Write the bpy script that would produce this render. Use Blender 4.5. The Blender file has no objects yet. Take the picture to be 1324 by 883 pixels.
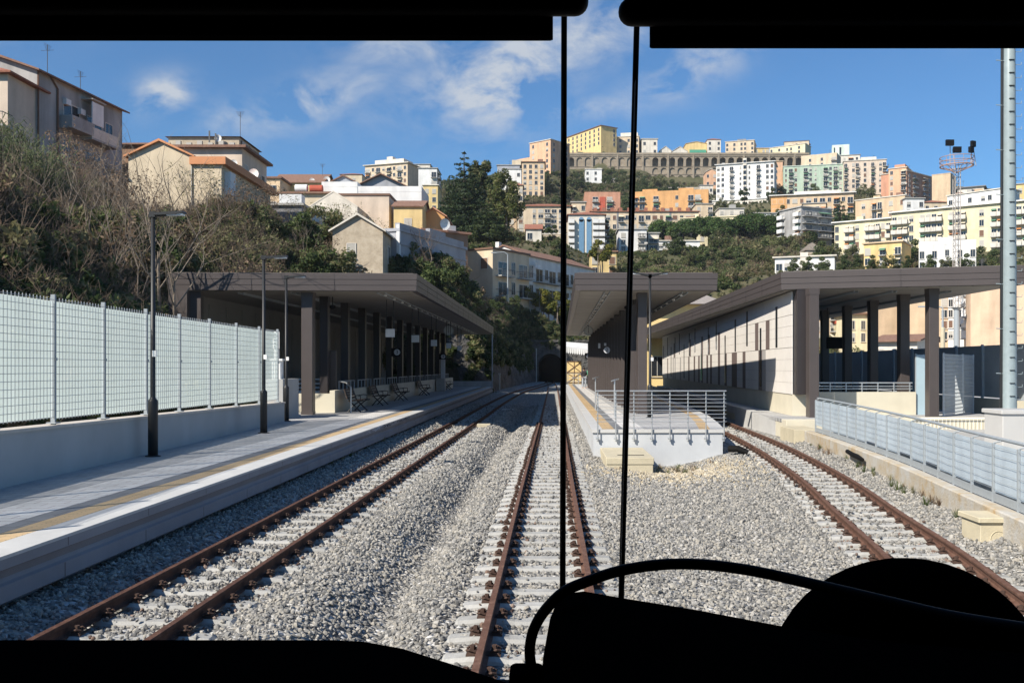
import bpy, math, random
import numpy as np
from mathutils import Vector, Matrix, Euler

random.seed(7)
RNG = np.random.default_rng(11)
SC = bpy.context.scene
COL = SC.collection
R = math.radians
F, U0, V0, HC = 1200.0, 712.0, 474.0, 2.35     # focal length in photo pixels, vanishing point, eye height

# ------------------------------------------------------------------ camera, sky, sun, exposure
cam_d = bpy.data.cameras.new("camera")
cam = bpy.data.objects.new("camera", cam_d)
COL.objects.link(cam)
cam.location = (0, 0, HC)
cam.rotation_euler = (R(90), 0, 0)
cam_d.sensor_width = 36.0
cam_d.lens = 36.0 * F / 1324.0
cam_d.shift_x = (662.0 - U0) / 1324.0
cam_d.shift_y = (V0 - 441.5) / 1324.0
cam_d.clip_start = 0.05
cam_d.clip_end = 6000
SC.camera = cam

SUN_DIR = Vector((0.9, 0.87, -1.0)).normalized()
sun_d = bpy.data.lights.new("sun", 'SUN')
sun_d.energy = 5.0
sun_d.angle = R(0.5)
sun_d.color = (1.0, 0.93, 0.82)
sun = bpy.data.objects.new("sun", sun_d)
COL.objects.link(sun)
sun.rotation_euler = SUN_DIR.to_track_quat('-Z', 'Y').to_euler()
sun.location = (-60, -50, 80)

world = bpy.data.worlds.new("World")
SC.world = world
world.use_nodes = True
wn = world.node_tree
for n in list(wn.nodes):
    wn.nodes.remove(n)
W = lambda t: wn.nodes.new(t)
wl = wn.links.new
sky = W('ShaderNodeTexSky')
sky.sky_type = 'NISHITA'
sky.sun_disc = False
sky.sun_elevation = math.asin(-SUN_DIR.z)
sky.sun_rotation = math.atan2(-SUN_DIR.x, -SUN_DIR.y) % (2 * math.pi)
sky.altitude = 300
sky.air_density = 1.0
sky.dust_density = 0.35
sky.ozone_density = 3.0
wtc = W('ShaderNodeTexCoord')
wsep = W('ShaderNodeSeparateXYZ')
wl(wtc.outputs['Generated'], wsep.inputs[0])

def wmath(op, a, b=None, c=None):
    n = W('ShaderNodeMath')
    n.operation = op
    for i, v in enumerate((a, b, c)):
        if v is None:
            continue
        if isinstance(v, (int, float)):
            n.inputs[i].default_value = v
        else:
            wl(v, n.inputs[i])
    return n.outputs[0]

wy = wmath('MAXIMUM', wsep.outputs[1], 0.05)
wa = wmath('DIVIDE', wsep.outputs[0], wy)       # direction of the sky, tangent of azimuth
we = wmath('DIVIDE', wsep.outputs[2], wy)       # tangent of elevation
wcomb = W('ShaderNodeCombineXYZ')
wl(wmath('MULTIPLY', wa, 1.0), wcomb.inputs[0])
wl(wmath('MULTIPLY', we, 1.5), wcomb.inputs[1])
noi = W('ShaderNodeTexNoise')
noi.inputs['Scale'].default_value = 13
noi.inputs['Detail'].default_value = 9
noi.inputs['Roughness'].default_value = 0.6
noi.inputs['Distortion'].default_value = 0.35
wl(wcomb.outputs[0], noi.inputs['Vector'])
# drifting clouds: azimuth, elevation, half width, half height, tilt, weight
CLOUDS = [(-0.02, 0.335, 0.12, 0.028, 0.35, 1.0), (-0.06, 0.295, 0.055, 0.035, 0.2, 1.1), (-0.16, 0.345, 0.06, 0.02, 0.0, 0.6),
          (-0.26, 0.285, 0.07, 0.02, 0.33, 0.8), (-0.33, 0.27, 0.05, 0.016, 0.1, 0.5),
          (-0.418, 0.292, 0.026, 0.017, 0.15, 0.95), (0.15, 0.32, 0.06, 0.02, 0.45, 0.75), (0.12, 0.30, 0.03, 0.018, 0.2, 0.6),
          (0.04, 0.277, 0.07, 0.01, 0.05, 0.55), (-0.8, 0.4, 0.2, 0.06, 0.2, 0.9), (0.75, 0.45, 0.2, 0.05, 0.1, 0.8)]
tot = None
for (ca, ce, sx, sy, tilt, wt) in CLOUDS:
    da = wmath('SUBTRACT', wa, ca)
    de = wmath('SUBTRACT', we, ce)
    ct, st = math.cos(tilt), math.sin(tilt)
    p = wmath('DIVIDE', wmath('ADD', wmath('MULTIPLY', da, ct), wmath('MULTIPLY', de, st)), sx)
    q = wmath('DIVIDE', wmath('SUBTRACT', wmath('MULTIPLY', de, ct), wmath('MULTIPLY', da, st)), sy)
    rr = wmath('ADD', wmath('MULTIPLY', p, p), wmath('MULTIPLY', q, q))
    g = wmath('MULTIPLY', wmath('EXPONENT', wmath('MULTIPLY', rr, -0.7)), wt)
    tot = g if tot is None else wmath('MAXIMUM', tot, g)
dens = wmath('MULTIPLY', tot, wmath('MULTIPLY_ADD', noi.outputs['Fac'], 5.2, -2.05))
front = wmath('GREATER_THAN', wsep.outputs[1], 0.1)
dens = wmath('MULTIPLY', wmath('MINIMUM', wmath('MAXIMUM', dens, 0.0), 0.85), front)
wmix = W('ShaderNodeMix')
wmix.data_type = 'RGBA'
wl(dens, wmix.inputs['Factor'])
wtint = W('ShaderNodeMix')
wtint.data_type = 'RGBA'
wtint.blend_type = 'MULTIPLY'
wtint.inputs['Factor'].default_value = 1.0
wl(sky.outputs[0], wtint.inputs['A'])
wtint.inputs['B'].default_value = (0.54, 0.90, 1.16, 1)
wl(wtint.outputs['Result'], wmix.inputs['A'])
wmix.inputs['B'].default_value = (5.6, 5.9, 6.3, 1)
wbg = W('ShaderNodeBackground')
wbg.inputs['Strength'].default_value = 0.074
wl(wmix.outputs['Result'], wbg.inputs['Color'])
wout = W('ShaderNodeOutputWorld')
wl(wbg.outputs[0], wout.inputs['Surface'])

SC.view_settings.view_transform = 'Standard'
SC.view_settings.look = 'None'
SC.view_settings.exposure = 0.58
SC.view_settings.gamma = 1.0
SC.render.engine = 'CYCLES'
SC.cycles.max_bounces = 6
SC.cycles.transparent_max_bounces = 16
SC.cycles.use_denoising = True

# ------------------------------------------------------------------ helpers
def at(u, v, Y):
    return Vector(((u - U0) / F * Y, Y, HC + (V0 - v) / F * Y))

def ux(u, Y):
    return (u - U0) / F * Y

def vz(v, Y):
    return HC + (V0 - v) / F * Y

ORG = {}

def tag(o, label=None, cat=None, group=None, kind=None):
    if label: o['label'] = label
    if cat: o['category'] = cat
    if group: o['group'] = group
    if kind: o['kind'] = kind
    return o

def thing(name, label, cat, loc=(0, 0, 0), group=None, rz=0.0):
    o = bpy.data.objects.new(name, None)
    COL.objects.link(o)
    o.empty_display_size = 0.3
    o.location = loc
    o.rotation_euler = (0, 0, rz)
    ORG[o.name] = Vector(loc)
    return tag(o, label, cat, group)

def link_obj(name, me, parent=None, loc=None, rot=None):
    o = bpy.data.objects.new(name, me)
    COL.objects.link(o)
    if parent is not None:
        o.parent = parent
        ORG[o.name] = ORG.get(parent.name, Vector())
    if loc is not None: o.location = loc
    if rot is not None: o.rotation_euler = rot
    return o

class MB:
    def __init__(s):
        s.v, s.f, s.m = [], [], []

    def add(s, vs, fs, mi=0):
        b = len(s.v)
        s.v.extend([tuple(p) for p in vs])
        for f in fs:
            s.f.append([b + i for i in f])
            s.m.append(mi)
        return s

    def box(s, x0, x1, y0, y1, z0, z1, mi=0):
        return s.add([(x0, y0, z0), (x1, y0, z0), (x1, y1, z0), (x0, y1, z0), (x0, y0, z1), (x1, y0, z1), (x1, y1, z1), (x0, y1, z1)],
                     [(0, 3, 2, 1), (4, 5, 6, 7), (0, 1, 5, 4), (1, 2, 6, 5), (2, 3, 7, 6), (3, 0, 4, 7)], mi)

    def bbox(s, x0, x1, y0, y1, z0, z1, b=0.01, mi=0):
        """box with chamfered upright and top edges"""
        p = [(x0 + b, y0), (x1 - b, y0), (x1, y0 + b), (x1, y1 - b), (x1 - b, y1), (x0 + b, y1), (x0, y1 - b), (x0, y0 + b)]
        q = [(x0 + 2 * b, y0 + b), (x1 - 2 * b, y0 + b), (x1 - b, y0 + 2 * b), (x1 - b, y1 - 2 * b), (x1 - 2 * b, y1 - b), (x0 + 2 * b, y1 - b), (x0 + b, y1 - 2 * b), (x0 + b, y0 + 2 * b)]
        vs = [(x, y, z0) for x, y in p] + [(x, y, z1 - b) for x, y in p] + [(x, y, z1) for x, y in q]
        fs = [tuple(range(7, -1, -1)), tuple(range(16, 24))]
        for r in (0, 8):
            for i in range(8):
                j = (i + 1) % 8
                fs.append((r + i, r + j, r + 8 + j, r + 8 + i))
        return s.add(vs, fs, mi)

    def rbox(s, c, sx, sy, sz, ang=0.0, mi=0):
        """box centred in plan on c, standing on c.z, turned by ang"""
        ca, sa = math.cos(ang), math.sin(ang)
        vs = []
        for z in (0, sz):
            for (a, b) in ((-1, -1), (1, -1), (1, 1), (-1, 1)):
                x, y = a * sx / 2, b * sy / 2
                vs.append((c[0] + x * ca - y * sa, c[1] + x * sa + y * ca, c[2] + z))
        return s.add(vs, [(0, 3, 2, 1), (4, 5, 6, 7), (0, 1, 5, 4), (1, 2, 6, 5), (2, 3, 7, 6), (3, 0, 4, 7)], mi)

    def prism(s, poly, z0, z1, mi=0):
        n = len(poly)
        a = sum(poly[i][0] * poly[(i + 1) % n][1] - poly[(i + 1) % n][0] * poly[i][1] for i in range(n))
        if a < 0: poly = poly[::-1]
        vs = [(p[0], p[1], z0) for p in poly] + [(p[0], p[1], z1) for p in poly]
        fs = [tuple(range(n - 1, -1, -1)), tuple(range(n, 2 * n))] + [(i, (i + 1) % n, n + (i + 1) % n, n + i) for i in range(n)]
        return s.add(vs, fs, mi)

    def xz(s, poly, y0, y1, mi=0):
        """outline in x,z swept from y0 to y1"""
        n = len(poly)
        a = sum(poly[i][0] * poly[(i + 1) % n][1] - poly[(i + 1) % n][0] * poly[i][1] for i in range(n))
        if a < 0: poly = poly[::-1]
        vs = [(p[0], y0, p[1]) for p in poly] + [(p[0], y1, p[1]) for p in poly]
        fs = [tuple(range(n)), tuple(range(2 * n - 1, n - 1, -1))] + [(i, n + i, n + (i + 1) % n, (i + 1) % n) for i in range(n)]
        return s.add(vs, fs, mi)

    def yz(s, poly, x0, x1, mi=0):
        n = len(poly)
        a = sum(poly[i][0] * poly[(i + 1) % n][1] - poly[(i + 1) % n][0] * poly[i][1] for i in range(n))
        if a < 0: poly = poly[::-1]
        vs = [(x0, p[0], p[1]) for p in poly] + [(x1, p[0], p[1]) for p in poly]
        fs = [tuple(range(n - 1, -1, -1)), tuple(range(n, 2 * n))] + [(i, (i + 1) % n, n + (i + 1) % n, n + i) for i in range(n)]
        return s.add(vs, fs, mi)

    def tube(s, pts, rad, n=8, mi=0, cap=True):
        pts = [Vector(p) for p in pts]
        if not hasattr(rad, '__len__'): rad = [rad] * len(pts)
        up = None
        vs = []
        for i, p in enumerate(pts):
            d = (pts[min(i + 1, len(pts) - 1)] - pts[max(i - 1, 0)]).normalized()
            if up is None:
                up = Vector((0, 0, 1)) if abs(d.z) < 0.9 else Vector((0, 1, 0))
            a = d.cross(up).normalized()
            b = d.cross(a).normalized()
            up = a.cross(d).normalized() if abs(a.cross(d).dot(up)) > 0.2 else up
            for k in range(n):
                t = 2 * math.pi * k / n
                vs.append(p + (a * math.cos(t) + b * math.sin(t)) * rad[i])
        fs = []
        for i in range(len(pts) - 1):
            for k in range(n):
                j = (k + 1) % n
                fs.append((i * n + k, (i + 1) * n + k, (i + 1) * n + j, i * n + j))
        if cap:
            fs.append(tuple(range(n)))
            e = (len(pts) - 1) * n
            fs.append(tuple(range(e + n - 1, e - 1, -1)))
        return s.add(vs, fs, mi)

    def cyl(s, p0, p1, r, n=12, mi=0, r1=None):
        return s.tube([p0, p1], [r, r if r1 is None else r1], n, mi)

    def lathe(s, c, prof, n=16, mi=0):
        vs = []
        for (r, z) in prof:
            for k in range(n):
                t = 2 * math.pi * k / n
                vs.append((c[0] + r * math.cos(t), c[1] + r * math.sin(t), c[2] + z))
        fs = []
        for i in range(len(prof) - 1):
            for k in range(n):
                j = (k + 1) % n
                fs.append((i * n + k, i * n + j, (i + 1) * n + j, (i + 1) * n + k))
        fs.append(tuple(range(n - 1, -1, -1)))
        e = (len(prof) - 1) * n
        fs.append(tuple(range(e, e + n)))
        return s.add(vs, fs, mi)

    def quad(s, a, b, c, d, mi=0):
        return s.add([a, b, c, d], [(0, 1, 2, 3)], mi)

    def mesh(s, name, mats, off=None, smooth=False):
        me = bpy.data.meshes.new(name)
        vs = s.v if off is None or off.length == 0 else [(x - off.x, y - off.y, z - off.z) for (x, y, z) in s.v]
        me.from_pydata(vs, [], s.f)
        if not isinstance(mats, (list, tuple)): mats = [mats]
        for m in mats: me.materials.append(m)
        me.polygons.foreach_set('material_index', s.m)
        if smooth: me.polygons.foreach_set('use_smooth', [True] * len(s.f))
        me.update()
        return me

    def build(s, name, mats, parent=None, smooth=False):
        off = ORG.get(parent.name, None) if parent is not None else None
        return link_obj(name, s.mesh(name, mats, off, smooth), parent)

def copy_tree(o, parent=None):
    c = o.copy()
    COL.objects.link(c)
    if parent is not None: c.parent = parent
    for ch in list(o.children): copy_tree(ch, c)
    return c

# ------------------------------------------------------------------ materials
MATS = {}

def nt(key):
    m = bpy.data.materials.new(key)
    m.use_nodes = True
    t = m.node_tree
    return m, t, t.nodes['Principled BSDF'], t.nodes['Material Output']

def mat(key, col=(0.5, 0.5, 0.5), rough=0.7, var=0.12, scale=2.0, bump=0.0, bscale=30.0, metal=0.0, streak=0.0, spec=0.3, irand=0.0):
    if key in MATS: return MATS[key]
    m, t, p, _ = nt(key)
    N, L = t.nodes.new, t.links.new
    tc = N('ShaderNodeTexCoord')
    n1 = N('ShaderNodeTexNoise')
    n1.inputs['Scale'].default_value = scale
    n1.inputs['Detail'].default_value = 6
    n1.inputs['Roughness'].default_value = 0.65
    L(tc.outputs['Object'], n1.inputs['Vector'])
    ma = N('ShaderNodeMath'); ma.operation = 'MULTIPLY_ADD'
    L(n1.outputs['Fac'], ma.inputs[0]); ma.inputs[1].default_value = 2 * var * 1.6; ma.inputs[2].default_value = 1 - var * 1.6
    val = ma.outputs[0]
    if streak:
        mp = N('ShaderNodeMapping')
        mp.inputs['Scale'].default_value = (0.5, 0.5, 0.10)
        L(tc.outputs['Object'], mp.inputs['Vector'])
        n2 = N('ShaderNodeTexNoise'); n2.inputs['Scale'].default_value = 1.3; n2.inputs['Detail'].default_value = 7
        L(mp.outputs[0], n2.inputs['Vector'])
        m2 = N('ShaderNodeMapRange'); m2.inputs[1].default_value = 0.42; m2.inputs[2].default_value = 0.75
        m2.inputs[3].default_value = 1.0; m2.inputs[4].default_value = 1 - streak
        L(n2.outputs['Fac'], m2.inputs[0])
        m3 = N('ShaderNodeMath'); m3.operation = 'MULTIPLY'; L(val, m3.inputs[0]); L(m2.outputs[0], m3.inputs[1]); val = m3.outputs[0]
    if irand:
        oi = N('ShaderNodeObjectInfo')
        m4 = N('ShaderNodeMath'); m4.operation = 'MULTIPLY_ADD'; L(oi.outputs['Random'], m4.inputs[0]); m4.inputs[1].default_value = 2 * irand; m4.inputs[2].default_value = 1 - irand
        m5 = N('ShaderNodeMath'); m5.operation = 'MULTIPLY'; L(val, m5.inputs[0]); L(m4.outputs[0], m5.inputs[1]); val = m5.outputs[0]
    mx = N('ShaderNodeMix'); mx.data_type = 'RGBA'; mx.blend_type = 'MULTIPLY'; mx.inputs['Factor'].default_value = 1.0
    mx.inputs['A'].default_value = (*col, 1)
    L(val, mx.inputs['B'])
    L(mx.outputs['Result'], p.inputs['Base Color'])
    p.inputs['Roughness'].default_value = rough
    p.inputs['Metallic'].default_value = metal
    p.inputs['Specular IOR Level'].default_value = spec
    if bump:
        n3 = N('ShaderNodeTexNoise'); n3.inputs['Scale'].default_value = bscale; n3.inputs['Detail'].default_value = 5
        L(tc.outputs['Object'], n3.inputs['Vector'])
        b = N('ShaderNodeBump'); b.inputs['Strength'].default_value = bump; b.inputs['Distance'].default_value = 0.02
        L(n3.outputs['Fac'], b.inputs['Height']); L(b.outputs[0], p.inputs['Normal'])
    MATS[key] = m
    return m

def ramp_mat(key, stops, scale, detail=6, rough=0.9, bump=0.0, bscale=None, vor=False, irand=False, spec=0.2, coord='Object', dist=0.05):
    """colour ramp over noise (or Voronoi cells)"""
    if key in MATS: return MATS[key]
    m, t, p, _ = nt(key)
    N, L = t.nodes.new, t.links.new
    tc = N('ShaderNodeTexCoord')
    if vor:
        n1 = N('ShaderNodeTexVoronoi'); n1.inputs['Scale'].default_value = scale
        L(tc.outputs[coord], n1.inputs['Vector'])
        sp = N('ShaderNodeSeparateColor'); L(n1.outputs['Color'], sp.inputs[0])
        fac = sp.outputs[0]; hgt = n1.outputs['Distance']
    else:
        n1 = N('ShaderNodeTexNoise'); n1.inputs['Scale'].default_value = scale; n1.inputs['Detail'].default_value = detail; n1.inputs['Roughness'].default_value = 0.7
        L(tc.outputs[coord], n1.inputs['Vector'])
        fac = n1.outputs['Fac']; hgt = fac
    if irand:
        oi = N('ShaderNodeObjectInfo')
        a = N('ShaderNodeMath'); a.operation = 'MULTIPLY_ADD'; L(fac, a.inputs[0]); a.inputs[1].default_value = 0.45
        L(oi.outputs['Random'], a.inputs[2])
        b = N('ShaderNodeMath'); b.operation = 'MULTIPLY'; L(a.outputs[0], b.inputs[0]); b.inputs[1].default_value = 1 / 1.45
        fac = b.outputs[0]
    rp = N('ShaderNodeValToRGB')
    el = rp.color_ramp.elements
    while len(el) < len(stops): el.new(0.5)
    for e, (pos, c) in zip(el, stops):
        e.position = pos; e.color = (*c, 1)
    L(fac, rp.inputs[0])
    L(rp.outputs[0], p.inputs['Base Color'])
    p.inputs['Roughness'].default_value = rough
    p.inputs['Specular IOR Level'].default_value = spec
    if bump:
        if bscale:
            n3 = N('ShaderNodeTexNoise'); n3.inputs['Scale'].default_value = bscale; n3.inputs['Detail'].default_value = 6
            L(tc.outputs[coord], n3.inputs['Vector']); hgt = n3.outputs['Fac']
        b = N('ShaderNodeBump'); b.inputs['Strength'].default_value = bump; b.inputs['Distance'].default_value = dist
        if vor: b.invert = True
        L(hgt, b.inputs['Height']); L(b.outputs[0], p.inputs['Normal'])
    MATS[key] = m
    return m

def tile_mat(key, col, col2, w, h, mortar, rough=0.75, bump=0.3, swap=False):
    if key in MATS: return MATS[key]
    m, t, p, _ = nt(key)
    N, L = t.nodes.new, t.links.new
    tc = N('ShaderNodeTexCoord')
    mp = N('ShaderNodeMapping')
    if swap: mp.inputs['Rotation'].default_value = (0, 0, R(90))
    L(tc.outputs['Object'], mp.inputs['Vector'])
    br = N('ShaderNodeTexBrick')
    br.inputs['Scale'].default_value = 1.0
    br.inputs['Brick Width'].default_value = w; br.inputs['Row Height'].default_value = h
    br.inputs['Mortar Size'].default_value = 0.008; br.inputs['Color1'].default_value = (*col, 1); br.inputs['Color2'].default_value = (*col2, 1)
    br.inputs['Mortar'].default_value = (*mortar, 1)
    L(mp.outputs[0], br.inputs['Vector'])
    n1 = N('ShaderNodeTexNoise'); n1.inputs['Scale'].default_value = 1.1; n1.inputs['Detail'].default_value = 8; n1.inputs['Roughness'].default_value = 0.7
    L(tc.outputs['Object'], n1.inputs['Vector'])
    mr = N('ShaderNodeMapRange'); mr.inputs[1].default_value = 0.25; mr.inputs[2].default_value = 0.75; mr.inputs[3].default_value = 0.72; mr.inputs[4].default_value = 1.2
    L(n1.outputs['Fac'], mr.inputs[0])
    mx = N('ShaderNodeMix'); mx.data_type = 'RGBA'; mx.blend_type = 'MULTIPLY'; mx.inputs['Factor'].default_value = 1.0
    L(br.outputs['Color'], mx.inputs['A']); L(mr.outputs[0], mx.inputs['B'])
    L(mx.outputs['Result'], p.inputs['Base Color'])
    p.inputs['Roughness'].default_value = rough
    b = N('ShaderNodeBump'); b.inputs['Strength'].default_value = bump; b.inputs['Distance'].default_value = 0.006; b.invert = True
    L(br.outputs['Fac'], b.inputs['Height']); L(b.outputs[0], p.inputs['Normal'])
    MATS[key] = m
    return m

def foliage_mat(key, dark, light, rough=0.6, trans=0.38, scale=0.6):
    if key in MATS: return MATS[key]
    m, t, p, out = nt(key)
    N, L = t.nodes.new, t.links.new
    tc = N('ShaderNodeTexCoord')
    n1 = N('ShaderNodeTexNoise'); n1.inputs['Scale'].default_value = scale; n1.inputs['Detail'].default_value = 8; n1.inputs['Roughness'].default_value = 0.75
    L(tc.outputs['Object'], n1.inputs['Vector'])
    oi = N('ShaderNodeObjectInfo')
    a = N('ShaderNodeMath'); a.operation = 'MULTIPLY_ADD'; L(oi.outputs['Random'], a.inputs[0]); a.inputs[1].default_value = 0.5
    b = N('ShaderNodeMath'); b.operation = 'MULTIPLY_ADD'; L(n1.outputs['Fac'], b.inputs[0]); b.inputs[1].default_value = 1.8; b.inputs[2].default_value = -0.65
    L(b.outputs[0], a.inputs[2])
    rp = N('ShaderNodeValToRGB')
    rp.color_ramp.elements[0].position = 0.05; rp.color_ramp.elements[0].color = (*dark, 1)
    rp.color_ramp.elements[1].position = 0.95; rp.color_ramp.elements[1].color = (*light, 1)
    L(a.outputs[0], rp.inputs[0])
    L(rp.outputs[0], p.inputs['Base Color'])
    p.inputs['Roughness'].default_value = rough
    p.inputs['Specular IOR Level'].default_value = 0.25
    tr = N('ShaderNodeBsdfTranslucent'); L(rp.outputs[0], tr.inputs[0])
    ms = N('ShaderNodeMixShader'); ms.inputs[0].default_value = trans
    L(p.outputs[0], ms.inputs[1]); L(tr.outputs[0], ms.inputs[2]); L(ms.outputs[0], out.inputs['Surface'])
    MATS[key] = m
    return m

def panel_mat(key, col, transp, transl, rough=0.4, mottle=0.15):
    """thin translucent sheet"""
    if key in MATS: return MATS[key]
    m, t, p, out = nt(key)
    N, L = t.nodes.new, t.links.new
    tc = N('ShaderNodeTexCoord')
    n1 = N('ShaderNodeTexNoise'); n1.inputs['Scale'].default_value = 0.9; n1.inputs['Detail'].default_value = 8; n1.inputs['Roughness'].default_value = 0.7
    L(tc.outputs['Object'], n1.inputs['Vector'])
    mr = N('ShaderNodeMapRange'); mr.inputs[1].default_value = 0.25; mr.inputs[2].default_value = 0.75; mr.inputs[3].default_value = 1 - mottle; mr.inputs[4].default_value = 1 + mottle
    L(n1.outputs['Fac'], mr.inputs[0])
    mx = N('ShaderNodeMix'); mx.data_type = 'RGBA'; mx.blend_type = 'MULTIPLY'; mx.inputs['Factor'].default_value = 1.0
    mx.inputs['A'].default_value = (*col, 1); L(mr.outputs[0], mx.inputs['B'])
    L(mx.outputs['Result'], p.inputs['Base Color']); p.inputs['Roughness'].default_value = rough
    tl = N('ShaderNodeBsdfTranslucent'); L(mx.outputs['Result'], tl.inputs[0])
    m1 = N('ShaderNodeMixShader'); m1.inputs[0].default_value = transl; L(p.outputs[0], m1.inputs[1]); L(tl.outputs[0], m1.inputs[2])
    tp = N('ShaderNodeBsdfTransparent'); tp.inputs[0].default_value = (1.0, 0.99, 0.97, 1)
    m2 = N('ShaderNodeMixShader'); m2.inputs[0].default_value = transp; L(m1.outputs[0], m2.inputs[1]); L(tp.outputs[0], m2.inputs[2])
    L(m2.outputs[0], out.inputs['Surface'])
    MATS[key] = m
    return m

M_TUNNEL_SHADE = mat('tunnel_shade', (0.006, 0.006, 0.006), 0.95, 0.2, 2, spec=0.0)  # near-black colour stands in for the deep shade inside the tunnel
M_BLACK = mat('black_plastic', (0.006, 0.006, 0.007), 0.6, 0.1, 8, spec=0.15)
M_FABRIC = mat('black_fabric', (0.004, 0.004, 0.004), 0.95, 0.1, 40, spec=0.0)
M_CABGREY = mat('cab_grey', (0.012, 0.012, 0.013), 0.8, 0.1, 6, spec=0.05)
M_RUBBER = mat('rubber', (0.008, 0.008, 0.008), 0.7, 0.1, 20, spec=0.1)
M_CABPAINT = mat('cab_paint', (0.35, 0.37, 0.36), 0.4, 0.08, 3)
M_RUST = ramp_mat('rail_rust', [(0.25, (0.085, 0.042, 0.028)), (0.5, (0.135, 0.072, 0.051)), (0.78, (0.215, 0.125, 0.09))], 9, rough=0.8, bump=0.3, bscale=60)
M_RUST_SHADE = ramp_mat('shaded_rail_rust', [(0.25, (0.05, 0.026, 0.019)), (0.5, (0.095, 0.048, 0.034)), (0.78, (0.16, 0.085, 0.055))], 9, rough=0.8, bump=0.3, bscale=60)  # darker copy of the rail rust, shade put into its colour
M_CLIP = ramp_mat('clip_rust', [(0.2, (0.04, 0.024, 0.018)), (0.8, (0.10, 0.062, 0.048))], 30, rough=0.85)
M_SLEEPER = mat('sleeper_concrete', (0.36, 0.355, 0.335), 0.85, 0.28, 5, 0.3, 60, irand=0.1)
M_CONC = mat('concrete', (0.42, 0.41, 0.385), 0.85, 0.18, 2.5, 0.25, 40, streak=0.25)
M_CONC_Y = mat('cream_concrete', (0.52, 0.46, 0.33), 0.85, 0.16, 3, 0.25, 40, streak=0.12)
M_PLAT_SIDE = mat('platform_precast', (0.26, 0.265, 0.285), 0.7, 0.14, 1.4, 0.12, 50, streak=0.15)
M_PLAT_END = mat('island_render', (0.50, 0.515, 0.53), 0.75, 0.08, 2.2, 0.12, 40, streak=0.12)
M_CREAM = mat('cream_render', (0.60, 0.55, 0.43), 0.8, 0.08, 2, 0.12, 60, streak=0.1)
M_GREYWALL = mat('grey_render', (0.43, 0.43, 0.42), 0.8, 0.08, 1.5, 0.15, 60, streak=0.15)
M_COPING = mat('stone_coping', (0.55, 0.50, 0.44), 0.7, 0.15, 6, 0.2, 40)
M_BROWN = mat('brown_metal', (0.072, 0.060, 0.057), 0.42, 0.1, 1.5, 0.05, 4, spec=0.4)
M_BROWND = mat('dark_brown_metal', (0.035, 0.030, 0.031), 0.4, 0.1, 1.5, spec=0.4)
M_STEEL = mat('galvanised_steel', (0.52, 0.54, 0.55), 0.42, 0.12, 12, 0.0, metal=0.7)
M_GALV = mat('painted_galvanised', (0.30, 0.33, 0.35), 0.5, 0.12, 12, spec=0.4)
M_MESH = mat('bright_zinc_mesh', (0.58, 0.62, 0.64), 0.5, 0.1, 12)
M_LAMP = mat('black_lamp_paint', (0.018, 0.019, 0.02), 0.45, 0.1, 5, spec=0.4)
M_WHITE = mat('white_paint', (0.78, 0.78, 0.76), 0.5, 0.06, 5)
M_LIGHTHEAD = mat('lamp_lens', (0.75, 0.77, 0.78), 0.3, 0.05, 5)
M_GLASS = mat('dark_glass', (0.02, 0.024, 0.03), 0.12, 0.2, 1, spec=0.6)
M_BARRIER = panel_mat('blue_sheet', (0.44, 0.47, 0.475), 0.0, 0.10, 0.5, 0.12)
M_FENCESHEET = panel_mat('frosted_sheet', (0.82, 0.975, 1.0), 0.46, 0.88, 0.4, 0.08)
M_RAMPSHEET = panel_mat('ramp_sheet', (0.58, 0.66, 0.71), 0.05, 0.3, 0.45, 0.2)
# ------------------------------------------------------------------ geometry of the yard
def lerp_tab(tab):
    xs = np.array([a for a, _ in tab], float); ys = np.array([b for _, b in tab], float)
    # smooth cubic (Catmull-Rom like) interpolation on a fine table
    fx = np.linspace(xs[0], xs[-1], 1200)
    m = np.gradient(ys, xs)
    i = np.clip(np.searchsorted(xs, fx) - 1, 0, len(xs) - 2)
    h = xs[i + 1] - xs[i]; t = (fx - xs[i]) / h
    fy = (2*t**3 - 3*t**2 + 1)*ys[i] + (t**3 - 2*t**2 + t)*h*m[i] + (-2*t**3 + 3*t**2)*ys[i+1] + (t**3 - t**2)*h*m[i+1]
    return lambda y: np.interp(y, fx, fy)

c1 = lerp_tab([(-6, -4.15), (5, -4.02), (10, -3.96), (20, -3.86), (40, -3.70), (68, -3.48), (88, -3.0), (105, -2.05), (122, -0.95), (140, -0.15), (150, 0.0)])
c2 = lerp_tab([(-6, -0.08), (8, -0.08), (17, -0.07), (40, 0.03), (60, 0.10), (100, 0.2), (125, 0.15), (150, 0.0)])
c3 = lerp_tab([(-6, 2.1), (3, 3.2), (7, 3.95), (9.5, 4.34), (12, 4.76), (15, 5.15), (18.5, 5.66), (24, 6.24), (29, 6.62), (33, 6.82), (38, 6.98), (60, 7.6), (90, 8.4)])

def sstep(a, b, x):
    t = np.clip((np.asarray(x, float) - a) / (b - a), 0, 1)
    return t * t * (3 - 2 * t)

def hnoise(x, y, s, seed=0):
    x = np.asarray(x, float); y = np.asarray(y, float)
    o = np.zeros(np.broadcast(x, y).shape)
    r = np.random.default_rng(seed)
    for k in range(7):
        a = r.uniform(0, 6.28); f = s * r.uniform(0.6, 1.9); ph = r.uniform(0, 6.28)
        o = o + np.sin((x * math.cos(a) + y * math.sin(a)) * f + ph)
    return o / 7

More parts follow.
